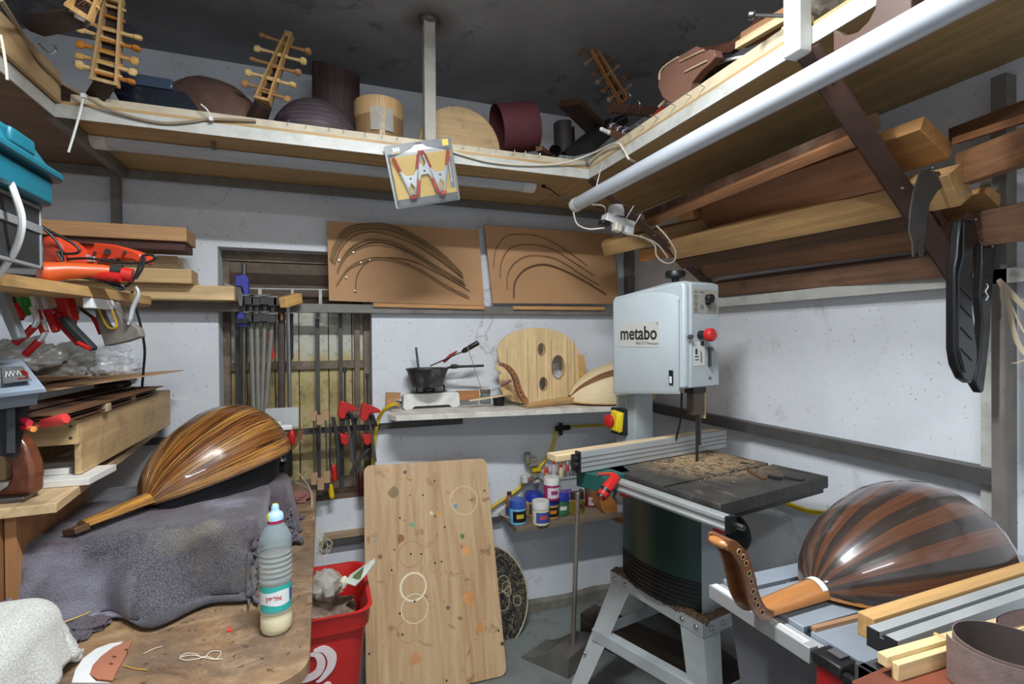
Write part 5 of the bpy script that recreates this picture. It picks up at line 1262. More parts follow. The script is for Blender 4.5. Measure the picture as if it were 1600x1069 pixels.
plate('green_insert', [at(x, y, D=dd) for x, y, dd in [(545, 912, 1.615), (552, 899, 1.625), (570, 886, 1.635), (562, 904, 1.61)]], .002, paint((92, 110, 66), .5), label='green leaf-shaped insert of the wrapper in the red bin', cat='packaging')
obj('plaster_lump', MB().ell(tuple(at(537, 910, Y=1.70)), .014, .014, .018, 8, lump=.4), paint((226, 222, 200), .6), label='small white lump on top of the rubbish in the red bin', cat='lump')
obj('ledge_board', MB().box(.0, .30, YB-.05, YB-.001, .546, .565), wood((176, 150, 116), .8, 'X', dirt=.3), label='narrow board on the low rail above the red bin', cat='board')
for i in range(7):
    j = lambda a: rnd.uniform(-a, a)
    P = smooth([at(468+j(8), 745+j(10), Y=2.35), at(486+j(3), 768+j(6), Y=2.25), at(489+j(2), 812+j(6), Y=2.1), at(498+j(9), 842+j(6), Y=2.02), at(512+j(12), 850+j(8), Y=2.0), at(505+j(10), 866+j(8), Y=1.97), at(496+j(6), 858+j(8), Y=1.98)], 6)
    obj('gut_string', MB().tube(P, .0007, 5), paint((200, 188, 160), .5), label='thin pale string dangling from the bench end over the red bin', cat='string', group='strings over the red bin')

# ================================================================== bandsaw
MBW = Matrix.Translation((1.291, 1.513, 0)) @ Matrix.Rotation(math.radians(9.8), 4, 'Z')     # local x = feed direction, y toward the column
SAWG = paint((186, 196, 200), .38, .03, .12, (120, 120, 116), 5)
SAWG2 = paint((168, 176, 180), .42, .04, .2, (110, 108, 104), 6)
GRN = paint((27, 62, 54), .32, .12, .3, (60, 62, 58), 4, dsc=3)
BLKP = paint((22, 23, 25), .45, .1, .3, (84, 78, 68), 8)
t = thing('bandsaw', 'tall grey and green bandsaw in the corner with lettered door', 'bandsaw', M=MBW)
def B(name, mb, mat, par=t, **k): return obj(name, mb, mat, par, MBW, **k)
VZ = Matrix(((0, 0, 1, 0), (1, 0, 0, 0), (0, 1, 0, 0), (0, 0, 0, 1)))        # polygon (y,z) extruded along x
head = [(-.06, 1.284), (.303, 1.224), (.312, 1.25), (.312, 1.615), (.303, 1.632), (.05, 1.66), (-.03, 1.66), (-.06, 1.65)]
B('upper_housing', MB().prism(head, -.098, .05, VZ), SAWG2, bevel=.004)
door = [(-.05, 1.284), (.303, 1.222), (.316, 1.24), (.316, 1.61), (.30, 1.628), (.0, 1.652), (-.045, 1.652), (-.052, 1.64)]
dr = B('door', MB().prism(door, -.124, -.099, VZ), SAWG, bevel=.007)
# bulged panel on the door: softly arched top
P = []
for i in range(13):
    y = -.035+.335*i/12; top_ = 1.60+.03*math.sin(PI*(i/12))**.6
    P.append([(-.1245, y, 1.262-.028*i/12), (-.131, y, 1.275-.028*i/12), (-.131, y, top_-.012), (-.1245, y, top_)])
B('door_panel', MB().grid([r[::-1] for r in P]), SAWG, dr)
def doorM(y, z, x=-.1318): return MBW @ frame((x, y, z), (0, -1, 0), y=(0, 0, 1))
ST = paint((196, 196, 188), .5, .04)
obj('brand_sticker', MB().prism(rrect(0, .215, 0, .094, .004), 0, .0005), ST, dr, doorM(.272, 1.425))
INK = paint((36, 40, 42), .5)
text('brand_lettering', 'metabo', .192, INK, doorM(.258, 1.452, -.1325), dr, height=.052, bold=.02)
text('model_lettering', 'BAS 317 Precision', .112, INK, doorM(.172, 1.434, -.1325), dr, height=.011)
text('registered_mark', '®', .009, paint((110, 126, 132), .5), doorM(.068, 1.508, -.1325), dr)
obj('door_latch', MB().box(0, .018, 0, .052, 0, .004), BLACK, dr, doorM(.008, 1.292), bevel=.001)
obj('latch_plate', MB().box(.004, .014, .006, .03, .004, .005), WHITEP, dr, doorM(.008, 1.292))
def sideM(x, z, y=-.0605): return MBW @ frame((x, y, z), (1, 0, 0), y=(0, 0, 1))
obj('symbol_sticker', MB().prism(rrect(0, .128, 0, .085, .002), 0, .0006), paint((158, 154, 146), .5), t, sideM(-.088, 1.545))
text('sticker_lettering', 'Min ... Max', .05, INK, sideM(-.082, 1.617, -.0613), t, height=.005)
for i, (x, z) in enumerate([(-.074, 1.601), (-.074, 1.579), (-.074, 1.557), (-.042, 1.566), (-.004, 1.575), (-.004, 1.557)]):
    Mq = sideM(x, z, -.0612); obj('dial_symbol', MB().tube([(.008*math.cos(a*PI/8), .008*math.sin(a*PI/8), 0) for a in range(17)], .001, 4).box(-.004, .004, -.0007, .0007, 0, .0006), INK, t, Mq)
obj('tracking_knob', MB().cyl((0, 0, 0), (0, 0, .02), .016, 18).cyl((0, 0, 0), (-.012, -.018, .012), .009, 10), BLACK, t, sideM(-.012, 1.597), bevel=.002)
obj('switch_shaft', MB().cyl((0, 0, 0), (0, 0, .03), .016, 18), BLACK, t, sideM(-.052, 1.468))
obj('red_knob', MB().lathe([(.019, .028), (.023, .032), (.023, .05), (.018, .056), (.001, .057)], 26, Matrix.Rotation(0, 4, 'Z')), RED, t, sideM(-.052, 1.468))
obj('small_knob', MB().cyl((0, 0, 0), (0, 0, .015), .008, 12), DARK_STEEL, t, MBW @ frame((-.11, -.06, 1.462), (1, 0, 0), y=(0, 0, 1)))
obj('warning_sticker', MB().prism(rrect(0, .06, 0, .085, .002), 0, .0006), paint((206, 206, 202), .5), t, sideM(-.088, 1.36))
obj('warning_mark', MB().prism([(0, 0), (.018, 0), (.018, .016), (0, .016)], 0, .0006).box(.0, .004, -.06, -.02, 0, .0006).box(-.03, -.012, -.04, -.036, 0, .0006).box(-.03, -.01, -.05, -.047, 0, .0006).box(-.028, -.018, -.03, -.01, 0, .0006), INK, t, sideM(-.05, 1.43, -.0612))
obj('side_catch', MB().box(0, .005, 0, .07, 0, .012).cbox((.002, .062, .012), (.012, .012, .012)), IRON, t, sideM(-.012, 1.355))
obj('screw_cap', MB().ell((0, 0, 0), .006, .004, .004, 8), IRON, t, sideM(-.002, 1.315))
B('tension_wheel', MB().lathe([(.001, 1.728), (.034, 1.728), (.037, 1.722), (.037, 1.708), (.033, 1.703), (.014, 1.70), (.012, 1.68), (.008, 1.66), (.008, 1.64)][::-1], 28, Matrix.Translation((-.03, .07, -.018))), BLACK)
B('top_cover_seal', MB().box(-.10, -.03, .255, .308, 1.628, 1.634), BLACKR)
B('column', MB().box(-.055, .045, .26, .375, .96, 1.24).box(-.06, -.055, .30, .315, .96, 1.24), SAWG2, bevel=.004)
B('blade_guard', MB().box(-.028, .03, -.01, .022, 1.175, 1.29), paint((96, 80, 70), .4, .3, metal=.2), bevel=.002)
B('guide_block', MB().box(-.035, .034, -.016, .026, 1.255, 1.29), BLACK, bevel=.002)
B('guard_strip', MB().box(.031, .036, -.012, .024, 1.16, 1.285), paint((190, 170, 120), .4))
B('saw_blade', MB().box(-.006, .008, -.0008, .0008, .90, 1.2), paint((40, 38, 36), .4))
B('guide_post', MB().box(.010, .02, -.004, .006, 1.06, 1.2), IRON)
# switch box
sw = B('switch_box', MB().box(-.075, -.056, .30, .385, 1.055, 1.165), BLACKR, bevel=.003)
pS = MBW @ Vector((-.075, .345, 1.11))
obj('yellow_cover', MB().box(-.024, 0, -.03, .03, -.04, .045).box(-.034, -.02, -.028, -.01, -.035, .04), paint((232, 206, 40), .35), sw, MBW @ Matrix.Translation((-.075, .335, 1.11)) @ Matrix.Rotation(.12, 4, 'X'), bevel=.006)
obj('stop_button', MB().lathe([(.02, 0), (.028, .006), (.028, .016), (.018, .024), (.001, .025)], 22, Matrix.Rotation(-PI/2, 4, 'Y')), RED, sw, MBW @ Matrix.Translation((-.098, .36, 1.112)))
# table
s = NT('saw_table'); v = s.coord('Object')
base = s.ramp(s.noise(v, 9, 7, .65), [(.35, srgb((46, 44, 42))), (.7, srgb((74, 70, 66)))])
gd = s.n('ShaderNodeVectorMath', operation='DISTANCE'); gd.inputs[1].default_value = (.03, .01, .99)
mp_ = s.coord('Object', (1, 1, 1)); s.l(mp_, gd.inputs[0])
near = s.ramp(gd.outputs['Value'], [(.05, (1, 1, 1, 1)), (.30, (0, 0, 0, 1))])
dust = s.ramp(s.noise(s.coord('Object', (1, 1, 1)), 26, 8, .8, .5), [(.42, (0, 0, 0, 1)), (.55, (1, 1, 1, 1))])
f1 = s.mix(1.0, near, dust, 'MULTIPLY')
col = s.mix(f1, base, srgb((190, 160, 118)))
scr = s.ramp(s.noise(s.coord('Object', (14, 2.4, 2), rot=(0, 0, .5)), 3, 7, .75, .6), [(.57, (0, 0, 0, 1)), (.66, (.45, .45, .45, 1))])
col = s.mix(scr, col, srgb((150, 130, 96)))
TBL = s.done(col, .55)
TX0, TX1, TY0, TY1 = -.335, .205, -.357, .20
tb = B('table', MB().box(TX0, TX1, TY0, -.165, .962, 1.0).box(TX0, TX1, -.148, .03, .962, 1.0).box(TX0, TX1, .034, TY1, .962, 1.0).box(TX0, TX1, -.165, -.148, .962, .992).box(TX0, TX1, .03, .034, .962, .996), TBL, bevel=.0015)
B('table_rib', MB().box(TX0+.01, TX1-.01, TY0+.01, TY1-.01, .945, .962), BLKP)
B('blade_insert', MB().lathe([(.001, 1.0006), (.03, 1.0006), (.03, .99)][::-1], 24), paint((150, 120, 90), .7, .2), tb)
rail = B('fence_rail', MB().box(-.372, -.345, -.40, .05, .945, .985).box(-.378, -.372, -.40, .05, .952, .958).box(-.378, -.372, -.40, .05, .974, .985), ALU, bevel=.001)
B('rail_end', MB().box(-.374, -.343, -.412, -.40, .943, .987), BLKP, rail); B('rail_knob', MB().cyl((-.33, -.40, .955), (-.33, -.425, .955), .008, 12), STEEL, rail)
B('red_rail_stop', MB().box(-.345, -.31, -.37, -.34, .925, .945), RED, rail); B('red_rail_stop', MB().box(-.36, -.34, -.01, .02, .93, .945), RED, rail)
# fence
fe = B('fence', MB().box(-.465, .298, .097, .103, 1.004, 1.072).box(-.465, .298, .103, .115, 1.004, 1.012).box(-.465, .298, .103, .115, 1.064, 1.072), ALU)
B('fence_grooves', MB().box(-.46, .297, .0955, .097, 1.02, 1.0225).box(-.46, .297, .0955, .097, 1.036, 1.0385).box(-.46, .297, .0955, .097, 1.052, 1.0545), paint((110, 110, 110), .5), fe)
B('fence_end', MB().box(-.472, -.465, .092, .118, 1.0, 1.076), BLACK, fe, bevel=.001)
B('end_wingnut', MB().cyl((-.472, .11, 1.03), (-.488, .11, 1.03), .012, 10).cyl((-.472, .11, 1.05), (-.486, .11, 1.05), .01, 10).box(-.49, -.478, .105, .116, 1.01, 1.066), BLACKR, fe)
B('fence_carriage', MB().prism([(-.42, .02), (-.30, .02), (-.27, .10), (-.33, .16), (-.45, .14)], .945, 1.0), paint((36, 84, 78), .4, .1), fe, bevel=.003)
h0 = MBW @ Vector((-.43, .09, .965)); h1 = MBW @ Vector((-.50, .075, .915))
hl = obj('lock_handle', MB().tube([at(964, 742, D=1.70), at(961, 746, D=1.70), at(941, 774, D=1.66), at(938, 778, D=1.66)], [.014, .020, .019, .013], 16), RED, fe)
obj('handle_band', MB().tube([at(947, 765, D=1.67), at(938, 778, D=1.655)], [.0195, .015], 14), BLACK, hl)
obj('red_lever', MB().tube([at(935, 741, D=1.69), at(950, 740, D=1.69), at(962, 742, D=1.70)], [.004, .005, .005], 8, flat=.7), paint((200, 60, 40), .35), hl)
# lower cabinet
cx0, cx1, cy0, cy1 = -.09, .045, -.09, .30
B('cabinet', MB().box(cx0+.005, cx1, cy0, cy1, .50, .955), SAWG2, bevel=.003)
def bulge(z0, z1, amp, n=20, ins=0):
    P = []
    for i in range(n+1):
        f = i/n; y = cy0+.002+(cy1-cy0-.004)*f; x = cx0-amp*math.sin(PI*f)**.7
        P.append([(x-ins, y, z0), (x-ins, y, z1)])
    mb = MB().grid(P)
    for zz, fl in ((0, 1), (1, 0)):
        v = [(cx0+.01, cy0+.002, (z0, z1)[zz])]+[P[i][zz] for i in range(n+1)]+[(cx0+.01, cy1-.002, (z0, z1)[zz])]
        mb.add(v, [tuple(range(len(v))) if fl else tuple(reversed(range(len(v))))])
    v = [P[0][0], P[0][1], (cx0+.01, cy0+.002, z1), (cx0+.01, cy0+.002, z0)]; mb.add(v, [(0, 1, 2, 3)])
    return mb
B('green_panel', bulge(.612, .945, .055), GRN, ang=30)
lv = B('louvre_panel', bulge(.502, .61, .058), BLKP, ang=30)
for k in range(6): B('louvre', bulge(.513+.016*k, .519+.016*k, .060, ins=.003), BLKP, lv)
B('motor_box', MB().box(.06, .15, -.16, .06, .84, .93), BLACKR, bevel=.02)
B('hand_wheel', MB().cyl((.05, -.10, .76), (.075, -.10, .76), .07, 28).cyl((.075, -.10, .76), (.1, -.10, .76), .02, 12), BLACKR, bevel=.004)
B('red_bracket', MB().box(.05, .07, -.10, -.06, .66, .70), RED, bevel=.003)
c0 = [(-.02, .05, 1.25), (-.01, .06, 1.15), (-.005, .075, 1.06), (0, .09, .99)]
B('power_cable', MB().tube(smooth([(-.12+.11, .06, 1.25), (-.0, .075, 1.15), (.0, .10, 1.06), (.0, .12, .98)], 5), .004, 8), BLACK)
# stand
SG = paint((176, 182, 184), .45, .06, .35, (120, 112, 100), 8)
FX0, FX1, FY0, FY1 = -.128, .27, -.13, .335
ZF = .50
B('stand_frame', MB().box(FX0, FX0+.003, FY0, FY1, ZF-.05, ZF).box(FX0, FX1, FY0, FY0+.003, ZF-.05, ZF).box(FX1-.003, FX1, FY0, FY1, ZF-.05, ZF).box(FX0, FX1, FY1-.003, FY1, ZF-.05, ZF)
  .box(FX0, FX0+.035, FY0, FY1, ZF-.003, ZF).box(FX0, FX1, FY0, FY0+.035, ZF-.003, ZF).box(FX1-.035, FX1, FY0, FY1, ZF-.003, ZF).box(FX0, FX1, FY1-.035, FY1, ZF-.003, ZF), SG, bevel=.001)
for sx, sy in ((-1, -1), (-1, 1), (1, -1), (1, 1)):
    x = FX0+.004 if sx < 0 else FX1-.004; y = FY0+.004 if sy < 0 else FY1-.004
    dx = sx*.22 if sy > 0 or sx > 0 else -.02; dy = sy*.04
    if sy < 0 and sx < 0: dx, dy = -.075, -.11
    w0, w1, d0, d1 = .085, .05, .10, .06
    P = []
    for f in (0, 1):
        a, b = (w0, d0) if f == 0 else (w1, d1); X = x+dx*f; Y = y+dy*f; z = ZF-.045 if f == 0 else 0
        P.append([(X, Y-sy*b*0+(-sy)*b, z), (X, Y, z), (X-sx*a, Y, z)])
    P2 = [[(p[0]-sx*.003, p[1]-sy*.003, p[2]) for p in r] for r in P]
    lg = B('leg', MB().grid(P).grid([r[::-1] for r in P2]).grid([[P[0][k], P[1][k]] for k in (0,)]+[[P2[0][k], P2[1][k]] for k in (0,)]).grid([[P2[0][2], P2[1][2]], [P[0][2], P[1][2]]]), SG)
    if sx < 0 and sy > 0:
        B('bolt', MB().ell((x+dx*.62-.003, y+dy*.62-.02, ZF*.4), .007, .007, .007, 8), STEEL, lg)
for y in (FY0+.03, FY0+.09, FY1-.09, FY1-.03): B('bolt', MB().ell((FX0-.002, y, ZF-.024), .006, .009, .009, 8), STEEL)
for x in (FX0+.04, FX0+.10, FX1-.05): B('bolt', MB().ell((x, FY0-.002, ZF-.024), .009, .006, .009, 8), STEEL)
a = MBW @ Vector((FX0-.105, FY1-.01, .27)); b = MBW @ Vector((FX0-.02, FY0-.04, .27))
beam('brace_bar', a, b, .004, .045, SG, parent=t); beam('brace_bar', a+Vector((0.02, 0, .022)), b+Vector((.02, 0, .022)), .04, .003, SG, parent=t)
b2 = MBW @ Vector((FX1+.16, FY1, .27)); beam('brace_bar', a, b2, .004, .045, SG, parent=t); b3 = MBW @ Vector((FX1+.1, FY0-.03, .25)); beam('brace_bar', b, b3, .004, .045, SG, parent=t)
# sawdust: drifts on the stand rim and chips on the table
SD = paint((112, 88, 64), .95, .35, sc=120, bump=.6)
mb = MB()
for k in range(26):
    f = k/25; y = FY0+.01+(FY1-FY0-.03)*f; w_ = .02+.012*math.sin(PI*f)
    mb.ell((FX0+.018+.0, y, ZF+.0), w_*.8, .016, .012+.006*rnd.random(), 6, lump=.5, seed=k)
for k in range(16):
    x = FX0+.02+.29*k/15; mb.ell((x, FY0+.016, ZF), .016, .015, .010+.006*rnd.random(), 6, lump=.5, seed=k+40)
obj('sawdust', mb, SD, None, MBW, label='brown sawdust lying along the rim of the bandsaw stand', cat='sawdust', kind='stuff')
mb = MB()
for k in range(950):
    r_ = abs(rnd.gauss(0, .12)); a = rnd.uniform(0, 2*PI); x, y = .03+r_*math.cos(a)*1.1, r_*math.sin(a)*.8
    if y > .085 or y < -.34 or x > .19 or x < -.31: continue
    l_ = rnd.uniform(.001, .0036); w_ = l_*.5; q = Matrix.Translation((x, y, 1.0005)) @ Matrix.Rotation(rnd.uniform(0, 3), 4, 'Z'); mb.box(-l_, l_, -w_, w_, 0, .0012, q)
obj('sawdust', mb, paint((186, 160, 122), .9, .2, sc=60), None, MBW, label='pale sawdust chips scattered around the blade on the bandsaw table', cat='sawdust', kind='stuff')
beam('offcut', at(1170, 735, Z=1.004), at(1195, 748, Z=1.004), .014, .006, REDW, label='reddish-brown sliver on the bandsaw table', cat='offcut')
beam('offcut', at(1200, 744, Z=1.006), at(1222, 748, Z=1.006), .012, .008, BLACKR, label='short dark stick on the bandsaw table, left of its pair', cat='offcut')
beam('offcut', at(1225, 744, Z=1.006), at(1256, 749, Z=1.006), .018, .008, DKC, label='longer dark stick near the right edge of the bandsaw table', cat='offcut')
beam('offcut', at(1156, 723, Z=1.002), at(1170, 725, Z=1.002), .008, .004, BLACKR, label='tiny dark chip on the bandsaw table', cat='offcut')
# pale batten behind the fence
bM = MBW @ frame((-.55, .145, 1.058), (1, 0, 0), z=(0, 0, 1))
obj('pale_board', MB().box(0, .86, -.028, .028, -.012, .010), PALE, None, bM, bevel=.002, label='pale wooden board lying behind the aluminium bandsaw fence', cat='board')
WM_ = MBW @ frame((-.50, .145, 1.001), (1, 0, 0), z=(0, 0, 1))
obj('wood_block', MB().box(.2, .78, -.02, .02, 0, .044), OAKB, None, WM_, label='dark block under the pale board behind the fence', cat='block')
# floor clutter
beam('timber', Vector((1.22, 2.22, .06)), Vector((1.66, 1.3, .06)), .12, .12, wood((84, 72, 62), .7, dirt=.3), label='dark grey timber on the floor beneath the bandsaw', cat='timber')
obj('sack', MB().ell((1.50, 1.12, .12), .13, .13, .14, 18, lump=.35, seed=8), paint((22, 22, 24), .7, .2), label='black full sack on the floor between the bandsaw and table saw', cat='sack')
obj('rag', MB().ell(tuple(at(1048, 1058, Z=.02)), .022, .02, .018, 8, lump=.5), paint((196, 192, 184), .8), label='small white scrap on the floor by the bandsaw leg', cat='scrap')

# ================================================================== workbench left
ZBN = .80
t = thing('workbench', 'worn plywood workbench with rounded corner filling the lower left', 'workbench', (-.5, 1.7, 0))
s = NT('worn_bench'); v = s.coord('Object')
col = s.ramp(s.noise(s.coord('Object', (2, 7, 7)), 2.0, 6, .6, .8), [(.3, srgb((116, 88, 62))), (.5, srgb((150, 118, 84))), (.7, srgb((178, 148, 110)))])
col = s.mix(s.ramp(s.noise(v, 4.5, 8, .7, .5), [(.40, (0, 0, 0, 1)), (.60, (.85, .85, .85, 1))]), col, srgb((104, 86, 72)))
col = s.mix(s.ramp(s.noise(s.coord('Object', loc=(7, 3, 0)), 11, 9, .78, .8), [(.52, (0, 0, 0, 1)), (.66, (.4, .4, .4, 1))]), col, srgb((186, 162, 130)))
col = s.mix(s.ramp(s.noise(s.coord('Object', loc=(3, 1, 0)), 9, 9, .78, .6), [(.54, (0, 0, 0, 1)), (.66, (.75, .75, .75, 1))]), col, srgb((84, 60, 44)))
col = s.mix(s.ramp(s.noise(s.coord('Object', loc=(5, 8, 0)), 44, 4, .6, .4), [(.62, (0, 0, 0, 1)), (.67, (.7, .7, .7, 1))]), col, srgb((64, 46, 34)))
s.bump(s.noise(v, 40, 6, .7), .2, .002)
BEN = s.done(col, .6)
bp_ = [(XL+.01, 1.10), (-.26, 1.105), (-.12, 1.07)]
for k in range(9):
    a = -PI/2+PI/2*k/8; bp_.append((-.105+.075*math.cos(a), 1.145+.075*math.sin(a)))
bp_ += [(-.03, YB-.01), (XL+.01, YB-.01)]
obj('bench_top', MB().prism(bp_, ZBN-.028, ZBN), BEN, t, bevel=.002)
for x, y in ((-.09, 1.24), (-.09, 2.35), (-1.2, 1.2), (-1.2, 2.35)): obj('leg', MB().box(x-.035, x+.035, y-.035, y+.035, 0, ZBN-.028), wood((130, 96, 64), .7, 'Z'), t)
obj('apron', MB().box(-1.2, -.06, 1.2, 1.225, ZBN-.12, ZBN-.028).box(-.10, -.075, 1.2, 2.4, ZBN-.12, ZBN-.028), wood((110, 82, 56), .7), t)
# things on the bench
crs = [(121, 1062), (124, 1040), (140, 1022), (165, 1010), (190, 1006), (200, 1006), (176, 1020), (156, 1036), (146, 1050), (146, 1062)]
t = thing('template', 'white and red-brown crescent template lying at the front of the bench', 'template', at(160, 1040, Z=ZBN))
obj('white_part', MB().prism([tuple(at(x, y, Z=ZBN+.001).xy) for x, y in [(112, 1068), (118, 1048), (130, 1030), (150, 1015), (172, 1007), (192, 1004), (178, 1014), (158, 1030), (146, 1044), (142, 1058), (150, 1066), (172, 1068)]], ZBN+.0005, ZBN+.003), WHITEP, t)
hole = lambda x, y: [tuple(at(x+4*math.cos(a), y+2*math.sin(a), Z=ZBN+.001).xy) for a in [PI*k/5 for k in range(10)]]
obj('brown_part', MB().prism([tuple(at(x, y, Z=ZBN+.001).xy) for x, y in [(140, 1056), (145, 1042), (158, 1028), (178, 1013), (206, 1003), (196, 1028), (182, 1052), (176, 1066), (152, 1064)]], ZBN+.0005, ZBN+.0045,
    holes=[hole(178, 1029), hole(173, 1040), hole(197, 1018)]), paint((172, 112, 86), .55, .06), t)
def lay(label, pts, r, mat, cat='string', z=ZBN+.002, name='string', **k):
    obj(name, MB().tube(smooth([at(x, y, Z=z) for x, y in pts], 6), r, 5), mat, label=label, cat=cat, **k)
STRG = paint((216, 202, 180), .5)
lay('tangled pale string lying on the bench beside the bottle', [(281, 1026), (292, 1021), (305, 1022), (318, 1028), (330, 1018), (345, 1019), (338, 1030), (322, 1026), (308, 1030), (290, 1032), (281, 1028), (300, 1024), (330, 1030), (348, 1030)], .0011, STRG)
lay('short straight pale string lying near the template', [(224, 1022), (240, 1014), (254, 1010)], .001, STRG)
lay('yellow straw lying to the right of the template', [(193, 1040), (210, 1045), (230, 1047)], .0013, paint((196, 150, 70), .5))
lay('thin yellow straw on the towel end', [(98, 973), (120, 965), (141, 956)], .0016, paint((214, 176, 60), .5), z=ZBN+.03)
obj('red_chip', MB().prism([tuple(at(x, y, Z=ZBN).xy) for x, y in [(354, 988), (358, 979), (363, 988)]], ZBN+.0005, ZBN+.003), paint((206, 70, 50), .5), label='tiny red triangular chip in the middle of the bench', cat='chip')
# bottle
cb = at(432, 984, Z=ZBN)
t = thing('plastic_bottle', 'ribbed clear plastic bottle with turquoise label standing on the bench', 'bottle', cb); M = Matrix.Translation(cb)
prof = [(.001, 0), (.026, 0), (.031, .004), (.0335, .014), (.0335, .036), (.032, .041), (.0335, .046), (.0335, .05)]
lab0, lab1 = .058, .108
prof += [(.0325, .056), (.0325, .112), (.034, .116)]
for k in range(6): prof += [(.0345, .122+.0115*k), (.0325, .1275+.0115*k)]
prof += [(.0345, .194), (.034, .205), (.0335, .212), (.027, .228), (.018, .242), (.0145, .248), (.0145, .252)]
BOT = glass((222, 238, 242), .1, tr=.76); BOT.node_tree.nodes['Principled BSDF'].inputs['IOR'].default_value = 1.04
obj('bottle_shell', MB().lathe([p for p in prof if p[1] > .045], 36, M), BOT, t)
obj('cream_filled_base', MB().lathe([p for p in prof if p[1] < .052]+[(.001, .052)], 36, M), paint((226, 218, 180), .3, .05, coat=.3), t)
obj('neck_ring', MB().lathe([(.0145, .247), (.0172, .247), (.0172, .253), (.0145, .253)], 24, M), paint((180, 30, 80), .35), t)
obj('cap', MB().lathe([(.0178, .253), (.0178, .262), (.015, .268), (.010, .271), (.008, .276), (.008, .284), (.005, .288), (.001, .288)], 24, M, mif=lambda i, j: 1 if (i < 2 and 3 < j < 14) or i > 5 else 0),
    [paint((170, 206, 226), .35), paint((236, 208, 40), .4)], t)
TURQ = paint((52, 178, 168), .4, .04); LBW = paint((232, 236, 236), .4)
yaw0 = math.atan2(cb.x, cb.y)
def cyl_pt(th, z, r): return M @ Vector((r*math.sin(th+0)*1, -r*math.cos(th), z))
def band(z0, z1, a0, a1, r, mat, name, par, wav=0):
    P = [[tuple(cyl_pt(a0+(a1-a0)*k/24, zz+(wav*math.sin(k*.26) if zz == z0 else -wav*math.sin(k*.26)), r)) for k in range(25)] for zz in (z0, z1)]
    return obj(name, MB().grid(P), mat, par)
lb = band(.056, .112, -1.5, 1.7, .0330, TURQ, 'label', t)
band(.070, .100, -1.25, 1.0, .0334, LBW, 'label_white_band', lb, .002)
band(.072, .098, 1.1, 1.4, .0335, paint((60, 90, 170), .4), 'label_blue_mark', lb)
# bent Hebrew lettering on the label
def bent_text(body, width, height, th0, z0, r, mat, par):
    o = text('label_lettering', body, width, mat, Matrix.Identity(4), None, height=height, bold=.015)
    if o is None: return
    W0 = width
    for v_ in o.data.vertices:
        th = th0+(v_.co.x-W0/2)/r; zz = z0+v_.co.y; q = cyl_pt(th, zz, r+v_.co.z); v_.co = q-cb
    put(o, Matrix.Translation(cb), par)
bent_text('\u05df\u05d9\u05e4\u05dc\u05d0', .034, .0135, -.08, .0785, .0338, paint((196, 36, 60), .4), lb)

# towel-covered box with the glossy lute
X0, X1, Y0b, Y1b, ZT = -.66, -.165, 1.475, 1.96, .985
TOW = cloth((56, 55, 62), (108, 106, 114), stains=((2.2, .50, .8, (48, 42, 48)), (9, .55, .5, (70, 58, 60)), (7, .60, .45, (150, 140, 130)), (2.6, .50, .7, (84, 62, 72)), (3.4, .58, .55, (160, 160, 176)), (5, .63, .45, (120, 74, 66)), (14, .70, .8, (190, 110, 50)), (4.0, .62, .3, (160, 152, 122))), sc=330)
def drape(name, cx0, cx1, cy0, cy1, ztop, zlow, oL, oR, oF, oB, mat, label, flare=.16, amp=.012, freq=7, nx=90, ny=76, th=.007, seed=0, topamp=.006, cat='towel', rc=.03):
    """cloth over a box: overhang amounts left, right, front, back; drops to zlow then spreads"""
    P = []; H = ztop-zlow
    for j in range(ny+1):
        row = []
        for i in range(nx+1):
            x = cx0-oL+(cx1-cx0+oL+oR)*i/nx; y = cy0-oF+(cy1-cy0+oF+oB)*j/ny
            qx = min(max(x, cx0+rc), cx1-rc); qy = min(max(y, cy0+rc), cy1-rc)
            dx, dy = x-qx, y-qy; d = math.hypot(dx, dy)
            nz = noise.noise(Vector((x*3.1+seed, y*3.1, seed)))
            if d < 1e-6:
                p = Vector((x, y, ztop+topamp*(nz+.6*noise.noise(Vector((x*14, y*14, seed))))))
            else:
                u = Vector((dx, dy, 0))/d
                arc = rc*PI/2
                if d < arc: a = d/rc; out = rc*math.sin(a); dz = rc*(1-math.cos(a)); fold = 0
                else:
                    e = d-arc; drop = min(e, H-rc-.004); over = e-drop
                    along = x*abs(u.y)+y*abs(u.x)+math.atan2(u.y, u.x)*.2
                    fold = amp*(drop/H)**.8*(math.sin(along*freq*6.28+2.5*nz+seed)+.7*math.sin(along*freq*11+4*nz))
                    out = rc+drop*flare+over*.85+fold; dz = rc+drop
                zz = ztop-dz+topamp*nz*.5
                if d > arc: zz = max(zz, zlow+.004+.006*(1+nz)*(1 if (d-arc) > (H-rc) else 0))
                p = Vector((qx, qy, 0))+u*out; p.z = zz
            row.append(tuple(p))
        P.append(row)
    mb = MB().grid(P)
    o = obj(name, mb, mat, label=label, cat=cat, ang=180)
    so = o.modifiers.new('thickness', 'SOLIDIFY'); so.thickness = th; so.offset = 1
    return o
drape('towel', X0, X1, Y0b, Y1b, ZT+.004, ZBN, .30, .05, .215, .16, TOW, 'dirty grey towel draped over the box under the glossy lute', amp=.032, seed=2.2, freq=3.1, topamp=.012, rc=.02, flare=.2)
drape('towel', -.20, -.115, 1.80, 2.0, .985, ZBN, .02, .17, .14, .1, TOW, 'purplish end of cloth hanging at the right end of the box', seed=5, amp=.012, nx=40, ny=40)
WT = cloth((178, 178, 172), (214, 214, 208), stains=((3.0, .60, .4, (180, 170, 120)),), sc=300)
drape('towel', -.92, -.50, .96, 1.29, .95, ZBN, .05, .10, .05, .08, WT, 'thick white towel heaped at the lower left corner', amp=.010, flare=.28, seed=7, nx=70, ny=60, th=.012, topamp=.012, rc=.045)
